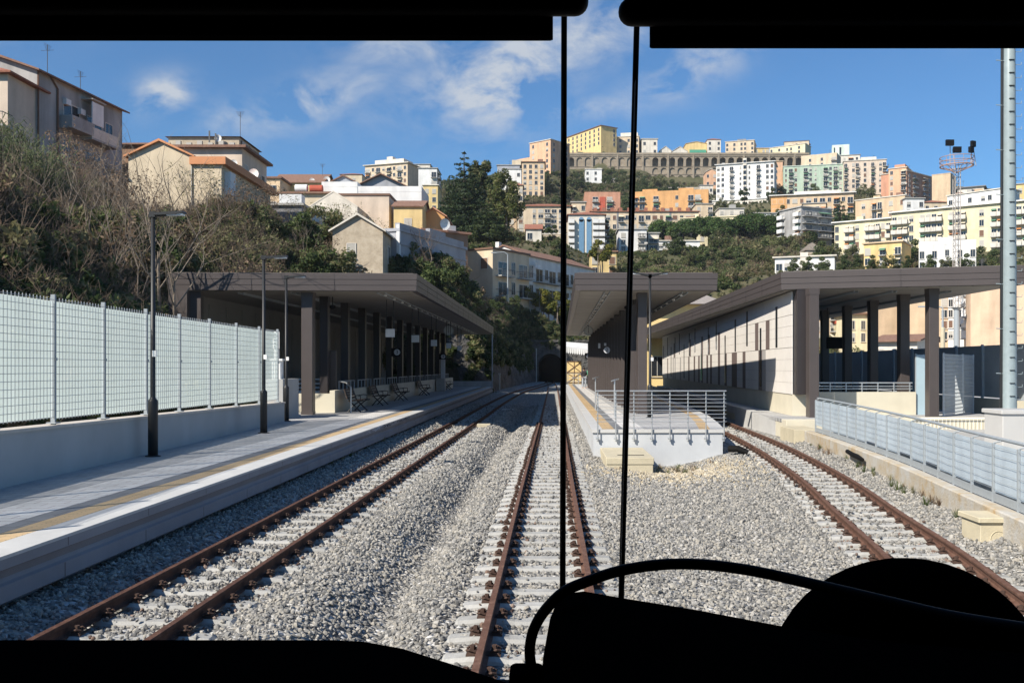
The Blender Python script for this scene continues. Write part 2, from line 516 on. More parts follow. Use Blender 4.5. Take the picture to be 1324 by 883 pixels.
def zyard(X, Y):
    X = np.asarray(X, float); Y = np.asarray(Y, float)
    a1, a2, a3 = c1(Y), c2(Y), c3(Y)
    z = np.full(np.broadcast(X, Y).shape, -0.15)
    d1 = X - a1
    z = np.where(d1 < -0.55, -0.15 + 0.13 * sstep(-0.56, -0.95, d1), z)
    # trough between the two left tracks
    gap = np.maximum(a2 - a1, 0.01)
    t = (X - a1 - 0.95) / np.maximum(gap - 1.9, 0.05)
    inside = (t > 0) & (t < 1) & (gap > 2.2)
    prof = 0.08 * np.exp(-((t - 0.2) / 0.16) ** 2) - 0.28 * np.exp(-((t - 0.62) / 0.17) ** 2)
    fade = sstep(2.0, 3.0, gap) * (1 - sstep(48, 75, Y))
    z = np.where(inside, z + prof * fade * (1 + 0.5 * hnoise(X, Y, 0.9, 2)), z)
    hump = inside | ((X > a2 + 0.95) & (X < a3 - 0.95))
    z = z + np.where(hump, 0.055 * hnoise(X, Y, 2.0, 3) + 0.03 * hnoise(X, Y, 5, 5), 0.008 * hnoise(X, Y, 5, 4))
    # hollow in front of the island's end wall
    z = z - 0.45 * np.exp(-(((X - 3.0) / 1.5) ** 2 + ((Y - 25.4) / 2.6) ** 2))
    z = z + 0.10 * np.exp(-(((X - 4.9) / 0.7) ** 2 + ((Y - 24.5) / 3) ** 2))
    for aa in (a1, a2, a3): z = np.where(np.abs(X - aa) < 1.0, z - 0.04 * (1 - sstep(0.82, 1.0, np.abs(X - aa))), z)
    d3 = X - a3
    z = z + 0.10 * sstep(0.9, 1.5, d3) * (X < a3 + 3)
    return z

# ground to the horizon
g = MB(); g.add([(-3000, -600, -0.75), (3000, -600, -0.75), (3000, 4000, -0.75), (-3000, 4000, -0.75)], [(0, 1, 2, 3)])
M_SOIL = ramp_mat('soil', [(0.3, (0.10, 0.09, 0.06)), (0.7, (0.20, 0.17, 0.12))], 0.4, bump=0.4, bscale=6)
tag(g.build('ground', M_SOIL), kind='structure')

# ballast bed
def grid_obj(name, xs, ys, zf, mats, smooth=True):
    X, Y = np.meshgrid(xs, ys)
    Z = zf(X, Y)
    v = np.stack([X, Y, Z], -1).reshape(-1, 3)
    nx, ny = len(xs), len(ys)
    i = np.arange(nx * ny).reshape(ny, nx)
    f = np.stack([i[:-1, :-1], i[:-1, 1:], i[1:, 1:], i[1:, :-1]], -1).reshape(-1, 4)
    me = bpy.data.meshes.new(name)
    me.from_pydata(v.tolist(), [], f.tolist())
    me.materials.append(mats)
    if smooth: me.polygons.foreach_set('use_smooth', [True] * len(f))
    return link_obj(name, me)

STONE = [(0.0, (0.07, 0.068, 0.066)), (0.22, (0.155, 0.152, 0.145)), (0.45, (0.25, 0.244, 0.23)), (0.66, (0.33, 0.305, 0.26)), (0.85, (0.40, 0.385, 0.36)), (1.0, (0.60, 0.59, 0.565))]
M_BED = ramp_mat('ballast_bed', STONE, 17, vor=True, bump=1.0, rough=0.95, dist=0.05)
M_STONE = ramp_mat('ballast_stone', STONE, 9, detail=3, rough=0.95, irand=True, bump=0.3, bscale=60, dist=0.01)
ys = np.concatenate([np.arange(-2, 30, 0.22), np.arange(30, 70, 0.5), np.arange(70, 149, 1.0)])
tag(grid_obj('ballast_bed', np.arange(-5.6, 13.0, 0.16), ys, zyard, M_BED), kind='structure')

# railway tracks
RAILP = [(-0.03, 0.0), (0.03, 0.0), (0.033, -0.012), (0.03, -0.035), (0.01, -0.045), (0.008, -0.105), (0.02, -0.115), (0.055, -0.125), (0.055, -0.135),
         (-0.055, -0.135), (-0.055, -0.125), (-0.02, -0.115), (-0.008, -0.105), (-0.01, -0.045), (-0.03, -0.035), (-0.033, -0.012)]

def rail_mesh(cf, off, y0, y1, step=0.75):
    b = MB(); ys = np.arange(y0, y1 + 1e-6, step); n = len(RAILP); vs = []
    for y in ys:
        dx = float(cf(y + 0.1) - cf(y - 0.1)) / 0.2
        t = Vector((dx, 1, 0)).normalized(); nr = Vector((t.y, -t.x, 0))
        c = Vector((float(cf(y)), y, 0))
        for (a, z) in RAILP:
            vs.append(c + nr * (off + a) + Vector((0, 0, z)))
    fs = []
    for i in range(len(ys) - 1):
        for k in range(n):
            j = (k + 1) % n
            fs.append((i * n + k, i * n + j, (i + 1) * n + j, (i + 1) * n + k))
    fs.append(tuple(range(n - 1, -1, -1)))
    e = (len(ys) - 1) * n
    fs.append(tuple(range(e, e + n)))
    return b.add(vs, fs)

def sleeper_mb():
    b = MB(); xs = [-0.88, -0.84, -0.62, -0.4, -0.28, 0.28, 0.4, 0.62, 0.84, 0.88]
    tp = [-0.185, -0.145, -0.128, -0.128, -0.152, -0.152, -0.128, -0.128, -0.145, -0.185]
    vs, fs = [], []
    for x, z in zip(xs, tp):
        w = 0.125
        vs += [(x, -w, -0.33), (x, w, -0.33), (x, w * 0.86, z - 0.03), (x, w * 0.62, z), (x, -w * 0.62, z), (x, -w * 0.86, z - 0.03)]
    for i in range(len(xs) - 1):
        for k in range(6):
            j = (k + 1) % 6
            fs.append((i * 6 + k, (i + 1) * 6 + k, (i + 1) * 6 + j, i * 6 + j))
    fs.append((0, 1, 2, 3, 4, 5)); e = (len(xs) - 1) * 6
    fs.append((e + 5, e + 4, e + 3, e + 2, e + 1, e))
    return b.add(vs, fs)

def fastening_mb():
    b = MB()
    for rx in (0.0,):
        b.box(rx - 0.15, rx + 0.15, -0.06, 0.06, -0.129, -0.117)
        for sx in (-1, 1):
            x = rx + sx * 0.095
            b.add([(x - 0.045, -0.05, -0.118), (x + 0.045, -0.05, -0.118), (x + 0.045, 0.05, -0.118), (x - 0.045, 0.05, -0.118),
                   (x - 0.03, -0.04, -0.085), (x + 0.03, -0.04, -0.085), (x + 0.03, 0.04, -0.085), (x - 0.03, 0.04, -0.085)],
                  [(4, 5, 6, 7), (0, 1, 5, 4), (1, 2, 6, 5), (2, 3, 7, 6), (3, 0, 4, 7)])
            b.cyl((x, 0, -0.09), (x, 0, -0.045), 0.024, 6)
            b.tube([(x - sx * 0.03, -0.05, -0.09), (x + sx * 0.02, -0.06, -0.072), (x + sx * 0.05, -0.03, -0.085)], 0.011, 5)
            b.tube([(x - sx * 0.03, 0.05, -0.09), (x + sx * 0.02, 0.06, -0.072), (x + sx * 0.05, 0.03, -0.085)], 0.011, 5)
    return b

SLP_ME = sleeper_mb().mesh('sleeper', M_SLEEPER)
FAST_ME = fastening_mb().mesh('rail_fastening', M_CLIP)
SLP = []     # (x, y, angle) of every sleeper, for the stones

def track(label, cf, y0, y1, rmat, near, tail):
    t = thing('railway_track', label, 'railway track', (float(cf(10)), 10, 0), 'tracks of the station yard')
    rail_mesh(cf, -0.505, y0, y1).build('rail', rmat, t)
    rail_mesh(cf, 0.505, y0, y1).build('rail', rmat, t)
    rest = MB(); k = 0
    yy = near
    while yy < tail:
        x = float(cf(yy)); ang = -math.atan(float(cf(yy + 0.3) - cf(yy - 0.3)) / 0.6)
        jx, ja = random.uniform(-0.015, 0.015), random.uniform(-0.012, 0.012)
        SLP.append((x, yy, ang))
        if k < 90:
            s = link_obj('sleeper', SLP_ME, t, Vector((x + jx, yy, 0)) - ORG[t.name], (0, 0, ang + ja))
            if k < 60:
                for rx in (-0.505, 0.505): link_obj('rail_fastening', FAST_ME, s, (rx, 0, 0))
        else:
            rest.rbox((x, yy, -0.3), 1.76, 0.2, 0.17, ang)
        k += 1; yy += 0.6
    if rest.v: tag(rest.build('sleeper', M_SLEEPER, t), kind='stuff')
    return t

track('rust brown straight track running alongside the frosted fence platform', c1, -4, 149, M_RUST_SHADE, 5.0, 146)
track('rusty track dead ahead running straight into the tunnel', c2, -4, 152, M_RUST, 5.0, 146)
track('rusty track curving behind the island platform past the blue ramp fence', c3, -4, 88, M_RUST, 4.0, 86)

# loose stones
def scatter(name, pts, rot, scl, idx, protos, kind='stuff'):
    pc = bpy.data.collections.new(name + '_source')
    for i, o in enumerate(protos):
        for c in list(o.users_collection): c.objects.unlink(o)
        o.name = '%s_%02d' % (name, i)
        pc.objects.link(o)
    me = bpy.data.meshes.new(name)
    me.vertices.add(len(pts))
    me.vertices.foreach_set('co', np.asarray(pts, np.float32).ravel())
    a = me.attributes.new('rot', 'FLOAT_VECTOR', 'POINT'); a.data.foreach_set('vector', np.asarray(rot, np.float32).ravel())
    a = me.attributes.new('scl', 'FLOAT_VECTOR', 'POINT'); a.data.foreach_set('vector', np.asarray(scl, np.float32).ravel())
    a = me.attributes.new('idx', 'INT', 'POINT'); a.data.foreach_set('value', np.asarray(idx, np.int32))
    o = link_obj(name, me)
    ng = bpy.data.node_groups.new(name, 'GeometryNodeTree')
    ng.interface.new_socket('Geometry', in_out='INPUT', socket_type='NodeSocketGeometry')
    ng.interface.new_socket('Geometry', in_out='OUTPUT', socket_type='NodeSocketGeometry')
    N, L = ng.nodes.new, ng.links.new
    gi, go = N('NodeGroupInput'), N('NodeGroupOutput')
    ip = N('GeometryNodeInstanceOnPoints'); ci = N('GeometryNodeCollectionInfo')
    ci.inputs['Collection'].default_value = pc; ci.inputs['Separate Children'].default_value = True; ci.inputs['Reset Children'].default_value = True
    def attr(nm, ty):
        n = N('GeometryNodeInputNamedAttribute'); n.data_type = ty; n.inputs['Name'].default_value = nm
        return n.outputs['Attribute']
    e2r = N('FunctionNodeEulerToRotation')
    L(attr('rot', 'FLOAT_VECTOR'), e2r.inputs[0])
    L(gi.outputs[0], ip.inputs['Points']); L(ci.outputs[0], ip.inputs['Instance']); ip.inputs['Pick Instance'].default_value = True
    L(attr('idx', 'INT'), ip.inputs['Instance Index']); L(e2r.outputs[0], ip.inputs['Rotation']); L(attr('scl', 'FLOAT_VECTOR'), ip.inputs['Scale'])
    L(ip.outputs[0], go.inputs[0])
    md = o.modifiers.new('scatter', 'NODES'); md.node_group = ng
    tag(o, kind=kind)
    return o

M_STONER = ramp_mat('rusty_ballast_stone', [(0.0, (0.07, 0.05, 0.042)), (0.5, (0.17, 0.115, 0.09)), (1.0, (0.34, 0.27, 0.225))], 9, detail=3, rough=0.95, irand=True, bump=0.3, bscale=60, dist=0.01)
def rock_mesh(seed, mt, sub=1, cuts=9):
    import bmesh
    r = np.random.default_rng(seed)
    bm = bmesh.new(); bmesh.ops.create_icosphere(bm, subdivisions=sub, radius=1.0)
    ax = r.uniform(0.62, 1.15, 3); pl = [(lambda n: n / np.linalg.norm(n))(r.normal(size=3)) for _ in range(cuts)]; dd = r.uniform(0.55, 0.85, cuts)
    for v in bm.verts:
        p = np.array(v.co)
        for n, d in zip(pl, dd):
            e = p @ n - d
            if e > 0: p = p - n * e
        v.co = Vector(p * ax * r.uniform(0.96, 1.04, 3))
    me = bpy.data.meshes.new('stone'); bm.to_mesh(me); bm.free(); me.materials.append(mt)
    return me

def stones():
    P = []
    for (y0, y1, x0, x1, n, s0, s1) in ((4.5, 12, -5.4, 9, 46000, 0.016, 0.033), (12, 20, -5.4, 9.2, 48000, 0.018, 0.035), (20, 32, -5.4, 9.4, 46000, 0.023, 0.042), (32, 60, -5.4, 7.6, 38000, 0.032, 0.053)):
        x = RNG.uniform(x0, x1, n); y = RNG.uniform(y0, y1, n); s = RNG.uniform(s0, s1, n) * RNG.uniform(0.75, 1.25, n)
        P.append(np.stack([x, y, s], 1))
    P = np.concatenate(P); x, y, s = P.T
    u = U0 + F * x / y
    keep = (u > -60) & (u < 1400) & ~((y > 26.5) & (x > 1.15) & (x < 6.2)) & (x < np.where(y < 32, c3(y) + 1.45, 8.2))
    z = zyard(x, y)
    for cf, half in ((c1, 0.88), (c2, 0.88), (c3, 0.88)):
        cx = cf(y); d = x - cx
        onrail = np.abs(np.abs(d) - 0.505) < 0.075
        keep &= ~onrail
    # few stones lie on the sleepers themselves
    for (sx, sy, ang) in SLP:
        if sy > 60: continue
        m = np.abs(y - sy) < 0.115 + 0.0
        m &= np.abs(x - sx) < 0.86
        hid = 0.42 if sx < -2 else (0.22 if sx > 2 else 0.08)
        drop = m & (RNG.random(len(x)) > hid)
        keep &= ~drop
        z = np.where(m, np.maximum(z, -0.14), z)
    x, y, s, z = x[keep], y[keep], s[keep], z[keep]
    n = len(x)
    pts = np.stack([x, y, z + s * RNG.uniform(-0.25, 0.6, n)], 1)
    rot = RNG.uniform(0, 6.28, (n, 3)); scl = s[:, None] * RNG.uniform(0.8, 1.25, (n, 3))
    near = np.minimum.reduce([np.abs(np.abs(x - cf(y)) - 0.505) for cf in (c1, c2, c3)])
    idx = np.where(RNG.random(n) < 0.75 * np.exp(-(near / 0.17) ** 2), RNG.integers(7, 9, n), RNG.integers(0, 7, n))
    return pts, rot, scl, idx

pts, rot, scl, idx = stones()
scatter('ballast', pts, rot, scl, idx, [bpy.data.objects.new('stone', rock_mesh(40 + i, M_STONE if i < 7 else M_STONER)) for i in range(9)])
# gravel and dry soil spilled in front of the island end
n = 8000
px = RNG.normal(3.0, 0.85, n); py = RNG.normal(23.4, 1.5, n); ok = (py < 26.4) & ((px > 2.7) | (py < 23.5))
px, py = px[ok], py[ok]; n = len(px)
M_SOILST = ramp_mat('pale_soil_stone', [(0.0, (0.26, 0.205, 0.135)), (0.5, (0.43, 0.37, 0.265)), (1.0, (0.62, 0.56, 0.45))], 6, irand=True, rough=0.95)
s = RNG.uniform(0.012, 0.034, n) * np.where(RNG.random(n) < 0.04, 2.0, 1.0)
scatter('soil_rubble', np.stack([px, py, zyard(px, py) + 0.025], 1), RNG.uniform(0, 6.28, (n, 3)), s[:, None] * RNG.uniform(0.7, 1.5, (n, 3)), RNG.integers(0, 3, n),
        [bpy.data.objects.new('stone', rock_mesh(80 + i, M_SOILST)) for i in range(3)])

# ------------------------------------------------------------------ platforms
M_EDGE = mat('white_edge_stone', (0.50, 0.495, 0.48), 0.6, 0.16, 1.5, 0.1, 40)
M_TACT = tile_mat('yellow_tactile', (0.62, 0.43, 0.23), (0.56, 0.385, 0.205), 0.30, 0.05, (0.34, 0.26, 0.15), bump=0.8)
M_DPAV = tile_mat('dark_paving', (0.17, 0.175, 0.185), (0.20, 0.205, 0.21), 0.4, 0.4, (0.11, 0.11, 0.11))
M_LPAV = tile_mat('light_paving', (0.58, 0.57, 0.545), (0.63, 0.62, 0.59), 0.4, 0.2, (0.33, 0.26, 0.25))
M_GPAV = tile_mat('grey_paving', (0.38, 0.375, 0.37), (0.43, 0.425, 0.415), 0.4, 0.2, (0.23, 0.23, 0.23))
ZP = 0.55
t = thing('platform', 'long station platform with pale edge and yellow tactile strip', 'platform', (-5.2, 30, 0)); t['kind'] = 'structure'
pb = MB()
pb.xz([(-5.2, ZP), (-5.2, 0.42), (-5.235, 0.40), (-5.29, 0.31), (-5.27, 0.27), (-5.235, 0.25), (-5.235, 0.09), (-5.26, 0.07), (-5.44, 0.06), (-5.44, -0.5), (-15.5, -0.5), (-15.5, ZP)], 2, 84)
for k in range(41): pb.box(-5.2, -5.1992, 2 + 2 * k, 2.012 + 2 * k, 0.43, 0.545, 1); pb.box(-5.25, -5.2338, 2 + 2 * k, 2.012 + 2 * k, 0.095, 0.245, 1)
pb.build('platform_body', [M_PLAT_SIDE, M_BROWND], t)
for (nm, xa, xb, m) in (('edge_strip', -5.2, -5.63, M_EDGE), ('tactile_strip', -5.63, -5.93, M_TACT), ('paving', -5.93, -6.2, M_DPAV), ('paving', -6.2, -6.95, M_LPAV), ('paving', -6.95, -15.4, M_GPAV)):
    b = MB(); b.box(xb + 0.002, xa - 0.002 + (0.006 if nm == 'edge_strip' else 0), 2.1, 83.9, ZP - 0.03, ZP + 0.004); b.build(nm, m, t)
# faded scribble on the precast edge
M_SCRIB = mat('pale_scribble', (0.62, 0.63, 0.66), 0.8, 0.2, 10); M_SCRIBD = mat('dark_scribble', (0.05, 0.05, 0.06), 0.8, 0.2, 10)
def scribble(y0, y1, seed, m):
    r = random.Random(seed); b = MB(); y = y0
    while y < y1:
        pts = [(-5.197, y + r.uniform(0, 0.3), 0.44 + r.uniform(0, 0.08))]
        for k in range(4): pts.append((-5.196, pts[-1][1] + r.uniform(-0.1, 0.35), 0.435 + r.uniform(0, 0.1)))
        b.tube(pts, 0.008, 4); y += r.uniform(0.3, 0.5)
    return b.build('scribble', m, t)
scribble(26.4, 28.6, 3, M_SCRIB); scribble(28.4, 29.6, 5, M_SCRIBD); scribble(31.2, 33.0, 6, M_SCRIBD); scribble(33.2, 34.2, 8, M_SCRIBD)

t = thing('platform', 'island platform with grey end wall and two yellow tactile strips', 'platform', (3, 27, 0)); t['kind'] = 'structure'
XR = lambda y: float(np.interp(y, [26.7, 30, 34, 40, 60, 95], [4.95, 5.35, 5.75, 6.1, 6.65, 7.3]))
XL = lambda y: float(np.interp(y, [26.7, 60, 95], [1.23, 1.36, 1.55]))
yy = [26.7, 28.5, 30, 32, 34, 37, 40, 50, 60, 75, 95]
poly = [(XL(y), y) for y in yy] + [(XR(y), y) for y in yy[::-1]]
b = MB(); b.prism(poly, -0.9, ZP - 0.10); b.build('platform_body', M_PLAT_END, t)
b = MB(); b.prism([(XL(y) - 0.05, y - (0.05 if y < 27 else 0)) for y in yy] + [(XR(y) + 0.05, y - (0.05 if y < 27 else 0)) for y in yy[::-1]], ZP - 0.098, ZP); b.build('edge_strip', M_EDGE, t)
def strip(nm, fa, fb, m, lift=0.004, y0=26.74):
    b = MB(); q = [y0] + [y for y in yy if y > y0]
    b.prism([(fa(y), y) for y in q] + [(fb(y), y) for y in q[::-1]], ZP - 0.02, ZP + lift); b.build(nm, m, t)
strip('tactile_strip', lambda y: XL(y) + 0.26, lambda y: XL(y) + 0.60, M_TACT)
strip('paving', lambda y: XL(y) + 0.60, lambda y: XL(y) + 0.86, M_DPAV)
strip('paving', lambda y: XL(y) + 0.86, lambda y: XL(y) + 1.46, M_LPAV)
strip('paving', lambda y: XL(y) + 1.46, lambda y: XR(y) - 0.68, M_GPAV)
strip('tactile_strip', lambda y: XR(y) - 0.68, lambda y: XR(y) - 0.36, M_TACT)

t = thing('platform', 'station side platform with precast pale edge behind the curving track', 'platform', (9, 33, 0)); t['kind'] = 'structure'
E3 = lambda y: float(c3(y)) + 0.505 + 0.72
b = MB(); q = [32.2, 34, 37, 40, 50, 60, 75, 88]
b.prism([(E3(y) + 0.05, y) for y in q] + [(16.5, 88), (16.5, 32.2)], -0.5, ZP - 0.12); b.build('platform_body', M_CREAM, t)
b = MB(); b.prism([(E3(y), y) for y in q[2:]] + [(9.4, 88), (8.86, 37)], ZP - 0.32, ZP); b.build('edge_strip', M_EDGE, t)
b = MB(); b.prism([(8.0, 32.21), (8.05, 37)] + [(E3(y) + 0.5, y) for y in q[3:]] + [(16.4, 87.9), (16.4, 32.3)], ZP - 0.12, ZP - 0.004); b.build('paving', M_GPAV, t)
b = MB(); b.yz([(33.2, -0.2), (33.2, 0.44), (39.4, 0.62), (40.4, 0.62), (40.4, -0.2)], 8.02, 8.34); b.build('ramp_kerb', M_EDGE, t)
b = MB(); b.bbox(8.02, 9.3, 31.6, 33.1, -0.3, 0.53, 0.01); b.build('ramp_end', M_CREAM, t)
# pavement on the right, beyond the kerb wall
b = MB(); q = [2, 6, 9, 12, 15, 18, 21, 24, 27, 29.4]
b.prism([(float(c3(y)) + 2.4, y) for y in q] + [(9.3, 31.9), (40, 31.9), (40, 2)], -0.6, 0.26)
tag(b.build('pavement', M_CONC), kind='structure')
b = MB(); b.prism([(16.6, 32), (60, 32), (60, 120), (16.6, 120)], -0.6, 0.3)
tag(b.build('pavement', M_CONC), kind='structure')
# ------------------------------------------------------------------ left boundary wall, fence, lamps
WX = lambda y: -8.11 - 0.0335 * (y - 13.67)
WT = lambda y: float(np.interp(y, [8, 13.67, 30.4], [1.5, 1.43, 1.2]))
YW0, YW1 = 6.0, 30.2
t = thing('boundary_wall', 'low grey rendered wall with stone coping along the frosted fence', 'wall', (WX(18), 18, ZP))
b = MB()
b.add([(WX(YW0), YW0, 0.5), (WX(YW1), YW1, 0.5), (WX(YW1) - 0.35, YW1, 0.5), (WX(YW0) - 0.35, YW0, 0.5),
       (WX(YW0), YW0, WT(YW0) - 0.05), (WX(YW1), YW1, WT(YW1) - 0.05), (WX(YW1) - 0.35, YW1, WT(YW1) - 0.05), (WX(YW0) - 0.35, YW0, WT(YW0) - 0.05)],
      [(0, 3, 2, 1), (4, 5, 6, 7), (0, 1, 5, 4), (1, 2, 6, 5), (2, 3, 7, 6), (3, 0, 4, 7)])
b.build('wall', M_GREYWALL, t)
b = MB()
b.add([(WX(YW0) + 0.03, YW0, WT(YW0) - 0.048), (WX(YW1) + 0.03, YW1 + 0.03, WT(YW1) - 0.048), (WX(YW1) - 0.38, YW1 + 0.03, WT(YW1) - 0.048), (WX(YW0) - 0.38, YW0, WT(YW0) - 0.048),
       (WX(YW0) + 0.03, YW0, WT(YW0)), (WX(YW1) + 0.03, YW1 + 0.03, WT(YW1)), (WX(YW1) - 0.38, YW1 + 0.03, WT(YW1)), (WX(YW0) - 0.38, YW0, WT(YW0))],
      [(0, 3, 2, 1), (4, 5, 6, 7), (0, 1, 5, 4), (1, 2, 6, 5), (2, 3, 7, 6), (3, 0, 4, 7)])
b.build('coping', M_COPING, t)

FY = [7.9, 9.85, 11.75, 13.67, 15.47, 17.33, 19.3, 21.2, 23.26, 25.46, 27.7, 29.8]
fx = lambda y: WX(y) - 0.12
t = thing('noise_fence', 'tall fence of steel grating with frosted sheets on the boundary wall', 'fence', (fx(18), 18, 1.4))
FTOP = 3.5
for y in FY:
    b = MB(); b.box(fx(y) - 0.035, fx(y) + 0.035, y - 0.022, y + 0.022, WT(y) - 0.02, FTOP + 0.05)
    b.rbox((fx(y), y, WT(y)), 0.16, 0.16, 0.02); b.box(fx(y) + 0.04, fx(y) + 0.06, y - 0.02, y + 0.02, 2.45, 2.5)
    b.build('post', M_GALV, t)
for a, c in zip(FY[:-1], FY[1:]):
    y0, y1 = a + 0.04, c - 0.04
    zb = WT(a) + 0.06
    b = MB()
    nb = 16
    for k in range(nb + 1):
        y = y0 + (y1 - y0) * k / nb
        b.box(fx(y) + 0.02, fx(y) + 0.032, y - 0.0022, y + 0.0022, zb, FTOP)
    for k in range(17):
        z = zb + 0.02 + (FTOP - 0.06 - zb) * k / 16
        b.tube([(fx(y0) + 0.037, y0, z), (fx(y1) + 0.037, y1, z)], 0.0045, 4)
    b.build('grating', M_GALV, t)
    b = MB()
    z0, z1 = zb + 0.02, FTOP - 0.06
    for xo in (0.0, -0.004):
        pass
    n = 6
    for k in range(n):      # sheet, slightly slack
        ya, yb = y0 + (y1 - y0) * k / n, y0 + (y1 - y0) * (k + 1) / n
        wa, wb = 0.006 * math.sin(k * 1.7 + a), 0.006 * math.sin((k + 1) * 1.7 + a)
        b.quad((fx(ya) + wa, ya, z0), (fx(yb) + wb, yb, z0), (fx(yb) + wb, yb, z1), (fx(ya) + wa, ya, z1))
    b.build('frosted_sheet', M_FENCESHEET, t)

def lamp_post(name, label, x, y, zb, h, arms=1, group='lamp posts of the platforms'):
    t = thing(name, label, 'lamp post', (x, y, zb), group)
    b = MB(); b.lathe((x, y, zb), [(0.095, 0), (0.095, 1.1), (0.085, 1.14), (0.055, 1.16), (0.05, 1.2), (0.04, h)], 12)
    b.lathe((x, y, zb), [(0.15, 0), (0.15, 0.02), (0.1, 0.03)], 12)
    b.build('pole', M_LAMP, t, True)
    b = MB(); b.box(x + 0.085 - 0.06, x + 0.11, y - 0.1, y - 0.055, zb + 2.0, zb + 2.12); b.build('number_plate', M_WHITE, t)
    for k in range(arms):
        s = 1 if k == 0 else -1
        tilt = 0.02 if arms == 1 else 0.10
        z = zb + h
        b = MB(); b.box(x - 0.06, x + 0.06, y - 0.05, y + 0.05, z - 0.06, z + 0.05)
        b.xz([(x + s * 0.05, z + 0.02), (x + s * 0.62, z + 0.035 + tilt), (x + s * 0.64, z + 0.0 + tilt), (x + s * 0.5, z - 0.03 + tilt), (x + s * 0.05, z - 0.03)], y - 0.11, y + 0.11)
        a = b.build('lamp_head', M_LAMP, t)
        b = MB(); b.xz([(x + s * 0.3, z - 0.03 + tilt * 0.8), (x + s * 0.61, z - 0.012 + tilt), (x + s * 0.61, z - 0.045 + tilt), (x + s * 0.3, z - 0.05 + tilt * 0.8)], y - 0.085, y + 0.085)
        b.build('lens', M_LIGHTHEAD, a)
    return t

lamp_post('lamp_post', 'black lamp post standing nearest, in front of the frosted fence', -7.97, 18.6, ZP, 4.85)
lamp_post('lamp_post', 'black lamp post standing in front of the far end of the frosted fence', -7.76, 25.1, ZP, 4.75)
lamp_post('lamp_post', 'black lamp post standing behind the end of the low grey wall', -8.72, 30.6, ZP, 4.75)
lamp_post('lamp_post', 'slim twin-armed lamp post at the front of the island platform', 3.50, 32.7, ZP, 5.0, 2)

# annex wall ends at the canopy front
t = thing('end_wall', 'grey wall stub topped by a small white cabinet beside the left canopy', 'wall', (-9.6, 33, ZP))
b = MB(); b.box(-9.85, -9.12, 31.6, 33.6, ZP, 1.92); b.box(-9.9, -9.05, 31.5, 33.6, ZP, 0.62); b.build('wall', M_GREYWALL, t)
b = MB(); b.box(-9.62, -9.3, 32.0, 32.3, 1.92, 2.55); b.box(-9.68, -9.24, 31.95, 32.35, 2.55, 2.62)
for k in range(4): b.box(-9.6 + k * 0.08, -9.57 + k * 0.08, 31.98, 32.0, 1.95, 2.52)
b.build('cabinet', M_WHITE, t)
t = thing('notice_board', 'narrow white timetable board beyond the fence end', 'sign', (-9.75, 34.0, ZP))
b = MB(); b.box(-9.95, -9.9, 33.2, 33.24, ZP, 3.35); b.box(-9.95, -9.72, 33.2, 33.25, 1.92, 2.98); b.build('panel', M_WHITE, t)
b = MB(); b.box(-9.9, -9.70, 33.17, 33.199, 2.99, 3.6); b.build('frame', M_WHITE, t)
b = MB()
for k in range(5): b.box(-9.88, -9.83, 33.155, 33.168, 3.03 + k * 0.11, 3.10 + k * 0.11); b.box(-9.80, -9.75, 33.155, 33.168, 3.03 + k * 0.11, 3.10 + k * 0.11)
b.build('window_grid', M_GLASS, t)

# ------------------------------------------------------------------ canopies
M_CEIL = tile_mat('slat_ceiling', (0.22, 0.20, 0.175), (0.27, 0.245, 0.21), 60.0, 0.3, (0.05, 0.045, 0.04), bump=0.6, rough=0.55)
M_ROOFT = mat('roof_sheet', (0.16, 0.14, 0.13), 0.6, 0.12, 1)

def inset(poly, d):
    c = Vector((sum(p[0] for p in poly) / len(poly), sum(p[1] for p in poly) / len(poly)))
    out = []
    n = len(poly)
    for i in range(n):
        p0, p, p1 = Vector(poly[i - 1]), Vector(poly[i]), Vector(poly[(i + 1) % n])
        e0, e1 = (p - p0).normalized(), (p1 - p).normalized()
        n0, n1 = Vector((-e0.y, e0.x)), Vector((-e1.y, e1.x))
        if n0.dot(c - p) < 0: n0 = -n0
        if n1.dot(c - p) < 0: n1 = -n1
        out.append(tuple(p + (n0 + n1) * (d / (1 + n0.dot(n1)))))
    return out

Z0, Z1 = 5.15, 5.78
def canopy(label, poly, loc):
    t = thing('station_canopy', label, 'canopy', loc, 'brown metal platform canopies')
    b = MB()
    b.prism(inset(poly, 0.03), Z0 + 0.01, Z1 - 0.01)
    for (a, c, d) in ((Z0, Z0 + 0.19, 0.02), (Z0 + 0.205, Z0 + 0.40, 0.01), (Z0 + 0.415, Z1, 0.0)):
        b.prism(inset(poly, d), a, c)
    n_ = len(poly)
    for i in range(n_):
        p, q = Vector(poly[i]), Vector(poly[(i + 1) % n_]); L_ = (q - p).length; d_ = (q - p) / L_
        for k in range(1, int(L_ / 3.0)):
            c = p + d_ * (k * L_ / int(L_ / 3.0)); b.rbox((c.x, c.y, Z0 + 0.005), 0.012, 0.006, Z1 - Z0 - 0.01, math.atan2(d_.y, d_.x), 1)
    b.build('fascia', [M_BROWN, M_BROWND], t)
    b = MB(); b.prism(inset(poly, 0.22), Z0 - 0.02, Z0 - 0.002); b.build('ceiling', M_CEIL, t)
    b = MB(); b.prism(inset(poly, 0.15), Z1 + 0.002, Z1 + 0.03); b.build('roof', M_ROOFT, t)
    return t

